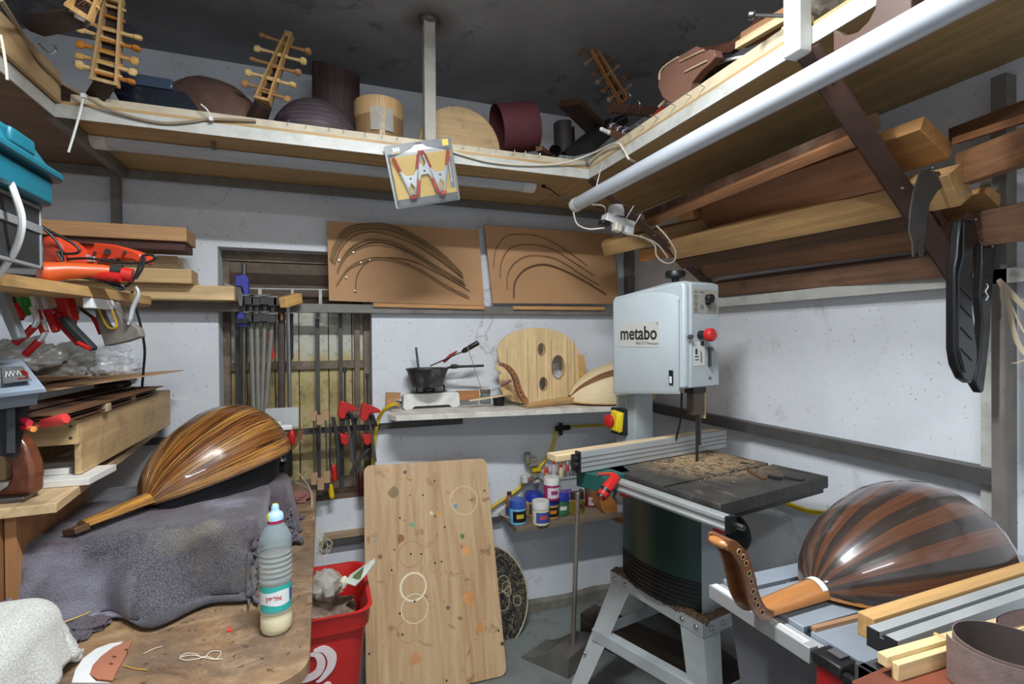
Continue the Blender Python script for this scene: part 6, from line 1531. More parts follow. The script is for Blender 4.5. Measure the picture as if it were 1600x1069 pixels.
obj('folded_rag', MB().ell(tuple(at(128, 978, Z=ZBN+.012)), .05, .035, .014, 14, lump=.4, seed=3).ell(tuple(at(112, 995, Z=ZBN+.008)), .035, .03, .010, 12, lump=.4, seed=6), TOW,
    label='grey folded corner of cloth beside the white towel', cat='cloth')
obj('cloth_loop', MB().tube(smooth([at(x, y, Z=ZBN+.02) for x, y in [(440, 800), (452, 795), (462, 800), (456, 812), (440, 818)]], 5), .011, 8, flat=.5), TOW, label='small grey cloth loop sticking out behind the bottle', cat='cloth')
obj('red_cloth', MB().ell(tuple(at(462, 778, Z=ZBN+.012)), .06, .05, .022, 12, lump=.5, seed=9), cloth((120, 70, 66), (150, 100, 92), sc=150), label='small reddish rag at the far end of the bench', cat='rag')

# glossy left lute, face down, tail raised
jt = Vector((-.453, 1.655, 1.015)); tail = Vector((-.186, 2.035, 1.07))
Mo = frame(jt, tail-jt, z=(-.24, .05, 1))
Z1 = wood((196, 136, 66), .58, uv=True, rough=.28, coat=.9, streak=.9, sc=1.3)
Z2 = wood((158, 98, 44), .58, uv=True, rough=.28, coat=.9, streak=.9, sc=1.5)
t = oud('glossy golden-brown striped lute lying face down on the grey towel', Mo, .470, .192, .198, 15, [Z1, Z2], lambda r: r % 2, None, None, under=wood((96, 66, 44), .8, rough=.4))
for b_ in range(1, 15):
    ph = PI*b_/15; pts = []
    for k in range(1, 40):
        tt = .5*(1-math.cos(PI*k/40)); w_ = wprof(tt); pts.append((.470*tt, -.1925*w_*math.cos(ph), .1985*w_*math.sin(ph)**.92))
    obj('rib_joint_line', MB().tube(pts, .0006, 4, caps=False), paint((40, 22, 12), .3), t, Mo)
nk = at(128, 822, D=1.235)
M2 = frame(Mo @ Vector((.012, 0, .004)), nk-(Mo @ Vector((.012, 0, .004))), z=(-.24, .05, 1)); Ln = (nk-(Mo @ Vector((.012, 0, .004)))).length
P = []
for f in (0, .5, 1):
    w_ = .028-.008*f; h_ = .030-.012*f
    P.append([(Ln*f, w_*math.cos(a), h_*math.sin(a)-.004) for a in [PI*k/10 for k in range(11)]])
mb = MB().grid(P, ); mb.grid([[r[0] for r in P], [r[-1] for r in P]]); n_ = len(mb.v)
mb.add(P[2], [tuple(range(11))])
obj('neck', mb, wood((190, 136, 66), .6, 'X', 1, rough=.28, coat=.9, streak=.6), t, M2)
obj('neck_end', MB().box(Ln-.004, Ln+.03, -.022, .022, -.012, .004), wood((96, 66, 44), .7), t, M2, bevel=.002)
ck = MB(); ol = outline(.44, .150); rows = []
for z_, k_ in ((0, .93), (.5, .97), (1, 1.0)):
    rows.append([tuple(Vector((w.x, w.y, ZT+.012)).lerp(w, z_)) for w in [(Mo @ Vector((x*k_+.02, y*k_, -.008))) for x, y in ol]])
ck.grid(rows, closed=True)
obj('shade_filler', ck, BLACKR, label='black filler put in for the shadow under the glossy lute', cat='filler')  # black shape stands for the shadow under the raised soundboard

# ================================================================== tool shelf at the left (plank)
ZK = 1.1
c1, c2 = at(88, 786, Z=ZK), at(252, 667, Z=ZK)
t = thing('tool_shelf', 'light wooden plank shelf along the left above the bench', 'shelf', (-.9, 1.9, ZK-.022))
obj('shelf_board', MB().prism([(XL+.01, c1.y-.06), (c1.x, c1.y), (c2.x, YB-.045), (XL+.01, YB-.045)], ZK-.022, ZK), wood((206, 176, 134), .82, 'Y', .8, dirt=.3), t, bevel=.0015)
obj('support_board', MB().box(c1.x-.10, c1.x-.08, c1.y+.02, c1.y+.4, ZBN, ZK-.022), wood((176, 128, 84), .85, 'Z'), t)
obj('support_board', MB().box(-.80, -.69, 1.37, 1.395, ZBN, ZK-.022), wood((186, 136, 90), .85, 'Z'), t, bevel=.002)
obj('support_board', MB().box(-.69, -.665, 1.37, 1.5, ZBN, ZK-.022), wood((150, 104, 68), .85, 'Z'), t, bevel=.002)
# white boards under the fixture
WHB = paint((222, 220, 214), .5, .04, .3, (180, 150, 120), 10)
M = Matrix.Translation((-.60, 1.60, ZK)) @ Matrix.Rotation(math.radians(-4), 4, 'Z')
obj('white_board', MB().box(-.16, .05, -.03, .12, .001, .018), WHB, None, M, bevel=.001, label='white board lying on the plank shelf under the plywood fixture', cat='board')
obj('white_board', MB().box(-.13, -.02, .03, .2, .019, .034), WHB, None, M, bevel=.001, label='smaller white board inside the opening of the plywood fixture', cat='board')
# plywood fixture
FXM = Matrix.Identity(4); PLF = wood((206, 172, 124), .85, 'Y', .7, dirt=.35); PLZ = wood((206, 172, 124), .85, 'Z', .7, dirt=.3)
t = thing('plywood_box', 'long open plywood box fixture on the plank shelf', 'box', (-.66, 2.0, ZK+.02))
fx0, fx1, fy0, fy1, fz0, fz1 = -.755, -.585, 1.615, 2.44, 1.120, 1.262
obj('side_panel', MB().box(fx1-.014, fx1, fy0+.0, fy1, fz0, fz1), PLF, t, bevel=.001)
obj('side_panel', MB().box(fx0, fx0+.018, fy0, fy1, fz0, fz1-.05), PLZ, t, bevel=.001)
obj('front_rail', MB().box(fx0-.01, fx1, fy0-.015, fy0, fz1-.062, fz1), wood((210, 178, 128), .85, 'X', .8, dirt=.3), t, bevel=.0015)
obj('top_panel', MB().box(fx0, fx1-.014, fy0, fy1, fz1-.014, fz1), PLF, t)
for x, z in ((fx1-.015, fz1-.016), (fx1-.015, fz1-.045), (fx0+.012, fz1-.045)): obj('screw', MB().ell((x, fy0-.0155, z), .004, .0015, .004, 8), IRON, t)
# veneer slats bundle
t = thing('veneer_bundle', 'bundle of dark brown veneer strips held by masking tape on the plywood box', 'veneer bundle', (-.68, 1.9, fz1))
VD = [wood((108, 72, 52), .7, 'Y', 1.2), wood((84, 56, 44), .7, 'Y', 1.2), wood((128, 86, 58), .7, 'Y', 1.2)]
for k in range(14):
    x = -.775+.05*(k % 4)+rnd.uniform(-.006, .006); z = fz1+.001+.0045*(k//2)+.002*(k % 2)
    M = Matrix.Translation((x, 1.52+rnd.uniform(-.03, .05), z)) @ Matrix.Rotation(rnd.uniform(-.02, .01), 4, 'Z') @ Matrix.Rotation(rnd.uniform(-.001, .004), 4, 'X')
    obj('veneer_strip', MB().box(0, .05, 0, rnd.uniform(.70, .82), 0, .003), VD[k % 3], t, M)
for y in (1.74, 1.98, 2.2): obj('masking_tape', MB().box(-.785, -.568-.01*(y > 1.9), y, y+.03, fz1+.001, fz1+.024), paint((168, 150, 120), .7), t, bevel=.003)
# cardboard sheet
plate('cardboard_sheet', [at(58, 612, D=1.33), at(287, 578, D=2.0), at(190, 584, D=2.05), at(60, 598, D=1.8)], .004, CARD, label='pointed brown hardboard sheet lying over the veneer bundle', cat='sheet')
plate('cardboard_sheet', [at(58, 596, D=1.55), at(150, 589, D=1.95), at(120, 583, D=2.05), at(50, 588, D=1.9)], .004, CARD, label='second brown sheet under the plastic bags', cat='sheet')
obj('black_tube', MB().cyl(at(150, 605, D=2.0), at(225, 597, D=2.15), .014, 12), BLACK, label='black pipe end under the pointed brown sheet', cat='pipe')
obj('plaster_stone', MB().ell(tuple(at(229, 599, D=2.14)), .03, .025, .025, 8, lump=.6), paint((190, 186, 160), .8, .2), label='pale stone-like lump beyond the pointed sheet', cat='lump')
# plastic bags
def crumple(name, c, sx, sy, sz, seed, mat, label, cat='bag'):
    P = []
    n = 34
    for i in range(n+1):
        th = PI*i/n; row = []
        for j in range(n*2):
            ph = j*PI/n; d = Vector((math.sin(th)*math.cos(ph), math.sin(th)*math.sin(ph), -math.cos(th)))
            k = 1+.35*noise.noise(d*1.6+Vector((seed, 0, 0)))+.32*(abs(noise.noise(d*4+Vector((0, seed, 0))))-.2)+.18*(abs(noise.noise(d*9+Vector((0, 0, seed))))-.2)
            row.append((c[0]+d.x*sx*k, c[1]+d.y*sy*k, c[2]+max(d.z, -.6)*sz*k))
        P.append(row)
    obj(name, MB().grid(P, closed=True), mat, label=label, cat=cat, ang=180)
BAGW = paint((206, 210, 216), .35, .1, coat=.2); BAGG = paint((128, 126, 122), .4, .3, coat=.2)
crumple('plastic_bag', at(178, 575, D=2.05), .085, .07, .06, 1.5, BAGW, 'crumpled white plastic bag on the sheets at the left')
crumple('plastic_bag', at(182, 552, D=2.1), .075, .06, .06, 6.5, BAGW, 'small white plastic bag stacked on the other white bag')
crumple('plastic_bag', at(105, 572, D=2.0), .11, .08, .075, 3.5, BAGG, 'greyish crumpled plastic bag left of the white ones')
crumple('plastic_bag', at(40, 560, D=1.9), .12, .08, .07, 8.5, BAGG, 'dark shadowed plastic bag behind the grey machine')

# hand plane
t = thing('hand_plane', 'wooden-handled metal hand plane on the plank shelf at the left edge', 'hand plane', at(20, 785, Z=ZK))
DP = dict(D=1.17)
plate('rear_handle', [at(x, y, D=1.16) for x, y in [(-12, 692), (10, 680), (28, 682), (38, 700), (48, 724), (50, 745), (49, 770), (40, 776), (0, 778), (-10, 772), (8, 760), (16, 745), (14, 728), (2, 714), (-12, 706)]], .035, wood((120, 66, 42), .7, 'Z', rough=.3, coat=.4), t, bevel=.008)
Mpl = Matrix.Translation(at(25, 786, Z=ZK)+Vector((-.06, .03, 0)))
obj('sole', MB().box(-.16, .075, -.03, .03, .001, .012, Mpl), IRON, t, bevel=.002)
obj('front_knob', MB().ell(tuple(at(45, 745, D=1.30)), .03, .03, .016, 12), paint((112, 116, 118), .4), t)
# benchtop machine
t = thing('bench_grinder', 'grey-blue bench machine with sloped lid at the left edge', 'machine', at(10, 700, D=1.12))
GBL = paint((150, 166, 182), .4, .1, .25, (110, 110, 112), 6); GDK = paint((70, 72, 78), .45, .15)
plate('sloped_lid', [at(-60, 560, D=1.22), at(30, 561, D=1.22), at(37, 566, D=1.21), at(68, 600, D=1.08), at(66, 604, D=1.08), at(-60, 622, D=1.04)], .012, GBL, t, bevel=.004)
def hexa(name, top, bot, mat, par, **k):
    v = [tuple(p) for p in top+bot]; n = len(top)
    fs = [tuple(range(n)), tuple(range(n, 2*n))[::-1]]+[(i, i+n, (i+1) % n+n, (i+1) % n) for i in range(n)]
    return obj(name, MB().add(v, [tuple(reversed(f)) for f in fs]), mat, par, **k)
hexa('housing', [at(-60, 616, D=1.06), at(60, 606, D=1.10), at(58, 590, D=1.25), at(-40, 590, D=1.28)], [at(-60, 648, D=1.06), at(58, 632, D=1.10), at(57, 622, D=1.25), at(-40, 622, D=1.28)], paint((112, 118, 126), .45, .15, .3, (80, 80, 84), 8), t)
hexa('body', [at(-60, 646, D=1.08), at(46, 634, D=1.12), at(48, 626, D=1.22), at(-40, 630, D=1.24)], [at(-60, 706, D=1.08), at(28, 716, D=1.12), at(34, 690, D=1.22), at(-40, 700, D=1.24)], BLACKR, t)
hexa('grip_plate', [at(10, 640, D=1.10), at(24, 638, D=1.10), at(24, 636, D=1.13), at(10, 637, D=1.13)], [at(10, 708, D=1.10), at(24, 708, D=1.10), at(24, 700, D=1.13), at(10, 700, D=1.13)], GDK, t)
lp = plate('label', [at(2, 574, D=1.168), at(36, 573, D=1.168), at(50, 594, D=1.088), at(5, 600, D=1.075)], .001, paint((108, 112, 112), .5, .2, sc=40), t, away=False)
q0, q1, q3 = at(7, 590, D=1.105), at(44, 587, D=1.108), at(6, 580, D=1.14)
obj('label_strokes', MB().tube([q0.lerp(q1, f)+(CAM-q0).normalized()*.005+(q3-q0)*g for f, g in ((.05, .1), (.1, .9), (.2, .1), (.28, .9), (.36, .1), (.45, .9), (.55, .2), (.6, .9), (.7, .2))], .0012, 5), WHITEP, lp)
obj('red_stroke', MB().tube([q0.lerp(q1, f)+(CAM-q0).normalized()*.005+(q3-q0)*g for f, g in ((.55, -.3), (.95, -.3), (1.0, .4), (.8, .9), (.7, .5), (.95, .2))], .0016, 5), RED, lp)
lv = obj('lever_rod', MB().cyl(at(50, 668, D=1.12), at(70, 662, D=1.10), .004, 8), STEEL, t)
obj('red_handle', MB().tube([at(66, 663, D=1.10), at(69, 662, D=1.10), at(100, 655, D=1.07), at(103, 654, D=1.07)], [.008, .0105, .012, .010], 14), paint((206, 62, 60), .35), lv)
obj('red_button', MB().cyl(at(36, 656, D=1.12), at(46, 661, D=1.11), .007, 12).cyl(at(36, 668, D=1.12), at(46, 668, D=1.11), .006, 12), paint((210, 40, 60), .35), t)
obj('orange_button', MB().cyl(at(48, 670, D=1.11), at(53, 671, D=1.10), .006, 12), paint((236, 150, 70), .35), t)

# ================================================================== upper left hanging shelf
ZU = 1.6
e1, e2 = at(-10, 424, Z=ZU), at(236, 463, Z=ZU)
t = thing('tool_shelf', 'chipboard shelf with hooks at the upper left, clamps hanging below', 'shelf', (-.8, 1.5, ZU-.03))
obj('shelf_board', MB().prism([(XL+.01, .8), (e1.x-.02, .8), (e1.x, e1.y), (e2.x, e2.y), (e2.x-.04, e2.y+.13), (XL+.01, e2.y+.13)], ZU-.026, ZU), wood((196, 156, 100), .85, 'Y', .7, dirt=.4), t, bevel=.001)
g0 = e1.lerp(e2, .52); g1 = e1.lerp(e2, .68)
beam('white_strip', Vector((g0.x-.012, g0.y, ZU-.040)), Vector((g1.x-.012, g1.y, ZU-.040)), .02, .026, WHITEP, parent=t)
# timber stack beyond it, resting on the wall rail
def xb(label, px0, px1, y0, y1, Y, w, mat, **k):
    a0, a1 = at(px0, (y0+y1)/2, Y=Y), at(px1, (y0+y1)/2, Y=Y); D = ((a0+a1)/2-CAM).dot(_f); h = (y1-y0)/FPX*D
    return beam('timber', a0, (a1.x, a1.y, a1.z), w, h, mat, label=label, cat='timber', ox=-w/2, **k)
PN = wood((222, 190, 140), .84, 'X', .9)
zz = 1.629
def stack(label, px0, px1, Y, z0, z1, dep, mat, tilt=0):
    a0 = at(px0, 440, Y=Y); a1 = at(px1, 440, Y=Y); return obj('timber', MB().box(0, a1.x-a0.x, 0, dep, 0, z1-z0), mat, None, Matrix.Translation((a0.x, Y, z0)) @ Matrix.Rotation(tilt, 4, 'Z'), .0015, label=label, cat='timber')
stack('longest and lowest pale timber on the left rail, end beside the blue clamp', 60, 366, 2.36, 1.628, 1.686, .11, PN)
stack('second pale timber from the bottom of the left stack', 90, 299, 2.30, 1.687, 1.742, .12, wood((216, 180, 128), .84, 'X', .9), .01)
stack('short pale timber in the middle of the left stack', 70, 277, 2.36, 1.743, 1.80, .1, wood((226, 196, 148), .84, 'X', .9))
stack('thin dark moulding below the top board of the left stack', 60, 290, 2.22, 1.801, 1.832, .12, wood((84, 50, 42), .7, 'X', .9))
stack('long light brown board on top of the left timber stack', 40, 292, 2.20, 1.833, 1.885, .15, wood((196, 150, 104), .84, 'X', .9), .005)
# aluminium tool case and teal case
t = thing('aluminium_case', 'black tool case with aluminium edges below the teal case', 'case', (-.72, .98, ZU+.001))
def casebox(t, x0, x1, y0, y1, z0, z1, body, edge, e=.007):
    obj('case_body', MB().box(x0+.002, x1-.002, y0+.002, y1-.002, z0+.002, z1-.002), body, t)
    mb = MB()
    for x in (x0, x1-e):
        for z in (z0, z1-e): mb.box(x, x+e, y0, y1, z, z+e)
        for y in (y0, y1-e): mb.box(x, x+e, y, y+e, z0, z1)
    for y in (y0, y1-e):
        for z in (z0, z1-e): mb.box(x0, x1, y, y+e, z, z+e)
    mb.box(x1-.002, x1+.001, y0, y1, z0+(z1-z0)*.56, z0+(z1-z0)*.56+.016); mb.box(x0, x1, y1-.002, y1+.001, z0+(z1-z0)*.56, z0+(z1-z0)*.56+.016)
    obj('aluminium_edge', mb, edge, t, bevel=.002)
casebox(t, -.92, -.505, .72, 1.24, ZU+.001, 1.722, paint((40, 42, 44), .5, .2, .4, (84, 84, 84), 12), paint((150, 152, 154), .4, .08, metal=.4))
lt = obj('latch_plate', MB().box(-.505, -.501, .97, 1.07, 1.63, 1.69), ALU, t, bevel=.003)
obj('latch_clasp', MB().box(-.502, -.493, .985, 1.055, 1.645, 1.68), IRON, lt, bevel=.003)
TEAL = paint((18, 102, 120), .4, .06, .12, (90, 130, 138), 6)
t = thing('tool_case', 'teal plastic tool case on top of the aluminium case', 'case', (-.72, .98, 1.724))
def rows_box(x0, x1, y0, y1, z0, z1, r): return [rr4(x0, x1, y0, y1, r, z0), rr4(x0, x1, y0, y1, r, z1)]
rows = rows_box(-.92, -.487, .70, 1.258, 1.724, 1.772, .03); mb = MB().grid(rows, closed=True); n_ = len(rows[0]); mb.f += [list(range(n_))[::-1], [n_+i for i in range(n_)]]; mb.mi += [0, 0]; mb.uv += [None, None]
obj('case_base', mb, TEAL, t, bevel=.006)
rows = [rr4(-.93, -.474, .69, 1.272, .03, 1.7755), rr4(-.93, -.474, .69, 1.272, .03, 1.79), rr4(-.92, -.49, .70, 1.257, .03, 1.797), rr4(-.91, -.505, .71, 1.215, .03, 1.836)]; mb = MB().grid(rows, closed=True)
mb.f += [list(range(n_))[::-1], [3*n_+i for i in range(n_)]]; mb.mi += [0, 0]; mb.uv += [None, None]
obj('case_lid', mb, TEAL, t, bevel=.004)
obj('dark_gap', MB().box(-.91, -.493, .71, 1.25, 1.770, 1.777), BLACKR, t)
obj('lid_rib', MB().box(-.503, -.484, 1.09, 1.17, 1.797, 1.825), TEAL, t, bevel=.005)
# thick white cable in the foreground
t = None
cable('cable', [(-12, 200, dict(D=.86)), (2, 250, dict(D=.86)), (22, 300, dict(D=.86)), (34, 340, dict(D=.87)), (30, 375, dict(D=.88)), (14, 408, dict(D=.89)), (-12, 440, dict(D=.90))], .0052, WHITEP, 'thick white cable curving in front of the tool cases')
# orange power tools
ORG = paint((204, 66, 38), .35, .05, .1, (150, 90, 70), 8); ORG2 = paint((206, 88, 36), .35, .05)
t = thing('power_tool', 'red-orange power tool with long grip handle on the upper left shelf', 'power tool', at(150, 420, D=1.30))
plate('motor_housing', [at(x, y, D=1.26) for x, y in [(62, 368), (78, 366), (92, 376), (96, 400), (92, 420), (64, 424)]], .10, ORG, t, bevel=.012)
plate('grip', [at(x, y, D=1.34) for x, y in [(92, 382), (118, 377), (150, 379), (178, 382), (200, 388), (218, 395), (222, 404), (218, 412), (206, 407), (180, 404), (178, 410), (160, 408), (150, 418), (104, 414), (92, 404)]], .05, ORG, t, bevel=.009)
obj('vent', MB().tube([at(122, 380, D=1.335), at(146, 382, D=1.335)], .0035, 6), BLACKR, t)
plate('silver_plate', [at(x, y, D=1.335) for x, y in [(108, 398), (130, 396), (146, 400), (147, 409), (116, 410)]], .012, paint((206, 214, 220), .2, metal=.6), t, bevel=.003)
for x, y, r_ in ((168, 393, .0075), (148, 395, .004), (195, 394, .004)): obj('screw_hole', MB().cyl(at(x, y, D=1.338), at(x, y, D=1.33), r_, 12), BLACKR, t)
plate('trigger', [at(x, y, D=1.335) for x, y in [(162, 404), (179, 404), (178, 409), (160, 409)]], .02, BLACKR, t, bevel=.002)
t = thing('power_tool', 'orange cylindrical power tool with black cord wound round it', 'power tool', at(130, 440, D=1.27))
obj('barrel', MB().tube([at(62, 424, D=1.20), at(72, 426, D=1.21), at(104, 423, D=1.24), at(160, 424, D=1.28), at(175, 424, D=1.29)], [.022, .025, .021, .017, .013], 20), ORG2, t)
obj('collar', MB().cyl(at(174, 423, D=1.29), at(192, 424, D=1.30), .016, 14), BLACKR, t)
obj('red_nozzle', MB().cyl(at(190, 428, D=1.29), at(207, 431, D=1.30), .0175, 16).cyl(at(144, 430, D=1.27), at(190, 434, D=1.28), .012, 12), RED, t)
for i, pp in enumerate([[(63, 352), (80, 362), (110, 378), (124, 390), (118, 396), (96, 396), (88, 392)], [(64, 354), (84, 372), (96, 392), (98, 420), (94, 436)], [(90, 396), (98, 410), (96, 424), (80, 432), (60, 434)],
                        [(104, 405), (140, 404), (190, 411), (230, 410), (244, 402), (235, 398), (222, 400)], [(156, 406), (152, 420), (140, 430)], [(0, 428), (60, 432), (110, 432), (160, 440), (188, 452), (192, 447), (170, 438)],
                        [(222, 400), (216, 420), (206, 440), (190, 448), (150, 436)], [(226, 402), (222, 420), (212, 436)]]):
    obj('cord', MB().tube(smooth([at(x, y, D=1.20+.0005*x-.004*(i % 3)) for x, y in pp], 6), .0032, 8), BLACK, label=['black cord looping over the orange tool from the case', 'black cord falling from the case corner', 'black cord bundle around the orange barrel', 'black cord running along the grip to its end',
        'short black cord over the orange barrel', 'black cord along the chipboard shelf edge', 'black cord dropping from the grip end to the shelf edge', 'shorter black cord beside the grip end'][i], cat='cord')
obj('cord', MB().tube(smooth([at(x, y, D=1.5+.001*y*.5) for x, y in [(206, 455), (212, 480), (220, 510), (226, 545), (224, 580), (222, 605)]], 6), .004, 8), BLACK, label='black cable hanging down beside the staple gun', cat='cord')
# hanging spring clamps, staple gun
def sclamp(label, pts_a, pts_b, D, mA, mB_, frac=.55, r=.0075, group=None):
    t = thing('spring_clamp', label, 'clamp', at(pts_a[0][0], pts_a[0][1], D=D), group)
    for k, pp in enumerate((pts_a, pts_b)):
        P = smooth([at(x, y, D=D-.02*k) for x, y in pp], 6); n = len(P); c = int(n*frac)
        obj('clamp_arm', MB().tube(P[:c+1], r*.85, 8, flat=1), mA, t)
        obj('red_grip', MB().tube(P[c:], r*1.15, 8, flat=1), mB_, t)
    return t
GRC = paint((60, 170, 60), .4); REDG = paint((190, 30, 34), .4)
sclamp('large steel spring clamp with red grips, third from the left edge', [(40, 446), (50, 462), (56, 482), (60, 496), (70, 520)], [(50, 480), (58, 500), (48, 516), (24, 536)], 1.26, CL, REDG)
sclamp('large steel spring clamp with red grips, beside the red one-hand clamp', [(54, 452), (66, 466), (72, 482), (78, 496), (88, 518)], [(66, 500), (70, 520), (56, 538), (40, 554)], 1.28, CL, REDG)
t = thing('spring_clamp', 'green spring clamp hanging among the steel clamps', 'clamp', at(32, 470, D=1.28))
plate('green_jaw', [at(x, y, D=1.27) for x, y in [(26, 444), (34, 440), (38, 460), (39, 492), (33, 494), (30, 470)]], .02, GRC, t, bevel=.004)
plate('green_jaw', [at(x, y, D=1.29) for x, y in [(14, 470), (24, 462), (20, 486), (14, 494)]], .02, GRC, t, bevel=.004)
obj('steel_arm', MB().tube(smooth([at(x, y, D=1.25) for x, y in [(12, 440), (18, 462), (24, 480), (34, 500)]], 5), .006, 8), IRON, t)
obj('red_grip', MB().tube([at(22, 476, D=1.24), at(35, 496, D=1.24)], .0085, 8), REDG, t)
t = thing('spring_clamp', 'plain steel flat clamp hanging at the left edge of the photo', 'clamp', at(10, 490, D=1.15))
plate('steel_channel', [at(x, y, D=1.15) for x, y in [(-14, 440), (2, 434), (8, 470), (20, 500), (31, 528), (18, 532), (4, 500), (-6, 470)]], .02, paint((150, 154, 158), .3, .1, metal=.5), t, bevel=.004)
t = thing('spring_clamp', 'red plastic ratchet clamp with long black-lined handles', 'clamp', at(95, 480, D=1.30))
plate('red_body', [at(x, y, D=1.30) for x, y in [(74, 448), (96, 450), (102, 462), (106, 478), (111, 500), (101, 501), (96, 490), (80, 488), (78, 482), (88, 480), (82, 462), (76, 456)]], .03, RED, t, bevel=.005)
plate('red_handle', [at(x, y, D=1.29) for x, y in [(80, 488), (92, 490), (96, 508), (124, 534), (121, 541), (116, 540), (90, 512)]], .025, RED, t, bevel=.005)
plate('black_handle', [at(x, y, D=1.27) for x, y in [(90, 494), (98, 494), (112, 510), (142, 541), (143, 546), (138, 549), (120, 536), (98, 512)]], .022, BLACKR, t, bevel=.004)
obj('red_tip', MB().tube([at(122, 536, D=1.268), at(140, 545, D=1.266)], .0055, 8), RED, t)
sclamp('small dark spring clamp with red grips hanging behind the staple gun', [(122, 480), (136, 490), (148, 500), (158, 522)], [(122, 480), (120, 492), (116, 505), (115, 516)], 1.55, IRON, REDG, .6, .006)
t = thing('staple_gun', 'dusty grey staple gun with yellow-lined handle hanging from the shelf', 'staple gun', at(180, 500, D=1.38))
GG = paint((128, 124, 116), .45, .15, .4, (86, 78, 66), 12)
op = [(150, 468), (158, 466), (168, 472), (176, 488), (182, 505), (181, 512), (172, 513), (166, 508), (158, 492)]
plate('gun_body', [at(x, y, D=1.38) for x, y in [(143, 462), (152, 454), (168, 456), (176, 470), (186, 492), (192, 506), (202, 504), (216, 514), (219, 526), (196, 534), (164, 541), (160, 530), (150, 498)]], .022, GG, t, holes=[[at(x, y, D=1.38) for x, y in op]], bevel=.002)
obj('yellow_liner', MB().tube(smooth([at(x, y, D=1.375) for x, y in op], 4, True)+[at(*op[0], D=1.375)], .0028, 6, caps=False), paint((226, 180, 50), .4), t)
obj('lever', MB().tube(smooth([at(x, y, D=1.37) for x, y in [(212, 448), (216, 460), (208, 480), (203, 500), (200, 507)]], 6), [.005]*6+[.006]*13+[.004]*6, 10), CL, t)
obj('chisel', MB().tube([at(190, 478, D=1.5), at(195, 490, D=1.5)], .007, 8), paint((190, 188, 180), .4, metal=.4), label='small bright metal stub behind the staple gun', cat='metal part')

# ================================================================== timber stored on the right brackets
def plank(label, near_t, near_b, far_t, far_b, Yn, Yf, thick, mat, extend=0, name='timber', **k):
    """plank whose visible side face passes through these sight points at two distances along the room"""
    nt, nb, ft, fb = at(*near_t, Y=Yn), at(*near_b, Y=Yn), at(*far_t, Y=Yf), at(*far_b, Y=Yf)
    c0 = (nt+nb)/2; c1 = (ft+fb)/2; d = (c0-c1); 
    c0 = c0+d.normalized()*extend
    h = (nt-nb).length; up = (nt-nb); L = (c0-c1).length
    M = frame(c1, d, z=up)
    # side face toward the viewer: thickness runs away from the aisle
    yv = M.to_3x3() @ Vector((0, 1, 0)); s_ = 1 if yv.x > 0 else -1
    mb = MB().box(0, L, 0 if s_ > 0 else -thick, thick if s_ > 0 else 0, -h/2, h/2)
    return obj(name, mb, mat, None, M, .0012, label=label, cat='timber', **k)
W1 = wood((128, 88, 60), .7, 'X', 1, dirt=.2); W2 = wood((150, 102, 68), .78, 'X', 1); W3 = wood((154, 104, 72), .82, 'X', .8, dirt=.15)
W4 = wood((200, 158, 104), .82, 'X', .9, dirt=.12); W5 = wood((104, 74, 52), .7, 'X', 1, dirt=.3); W6 = wood((146, 104, 74), .78, 'X', .8); W7 = wood((142, 106, 82), .75, 'X', 1, dirt=.4)
plank('dark speckled plank, highest on the right brackets', (1345, 186), (1352, 212), (1005, 332), (1008, 345), .87, 1.98, .03, wood((100, 70, 50), .7, 'X', 1, dirt=.3, dc=(190, 180, 160)), .02)
plank('long reddish plank just under the highest speckled one', (1342, 208), (1350, 224), (985, 355), (988, 368), .87, 2.05, .05, W2, .0)
plank('wide reddish-brown veneered board in the middle of the rack', (1362, 226), (1398, 292), (1084, 326), (1108, 358), .87, 1.75, .02, W3, .0)
plank('thin dark board shadowed behind the wide veneered board', (1400, 285), (1404, 298), (1090, 355), (1100, 372), .89, 1.8, .02, W5, .0)
plank('long pale pine beam with flat top running across the rack', (1412, 290), (1432, 335), (1045, 382), (1052, 404), .87, 1.86, .055, W4, .1)
plank('dark brown plank under the long pale pine beam', (1425, 335), (1440, 358), (1055, 408), (1065, 420), .89, 1.9, .02, W5, .05)
plank('brown straight beam in the lower part of the rack', (1462, 352), (1484, 386), (1086, 416), (1102, 434), .87, 1.85, .035, W6, .06)
plank('rough wide timber lying on the lower bracket ends', (1488, 398), (1498, 432), (1112, 446), (1120, 462), .86, 1.82, .05, W7, .02)
plank('thin pale lath with nails under the rough timber', (1352, 440), (1356, 447), (1132, 459), (1134, 467), 1.22, 1.80, .04, W4)
plank('short pale wedge lying above the rough timber', (1384, 396), (1386, 410), (1250, 420), (1250, 427), 1.15, 1.45, .05, wood((214, 170, 110), .85, 'X'))
plank('squared pale timber with end standing proud at the left of the rack', (1080, 320), (1086, 342), (1058, 325), (1062, 345), 1.73, 1.80, .06, wood((206, 160, 104), .85, 'X'))
plank('pale pine beam end pointing left toward the socket block', (1150, 330), (1160, 352), (925, 380), (958, 401), 1.70, 2.16, .07, W4)
plank('second pale pine board end under the first near the socket', (1120, 372), (1125, 392), (985, 392), (1012, 408), 1.75, 2.12, .05, wood((196, 138, 82), .85, 'X'))
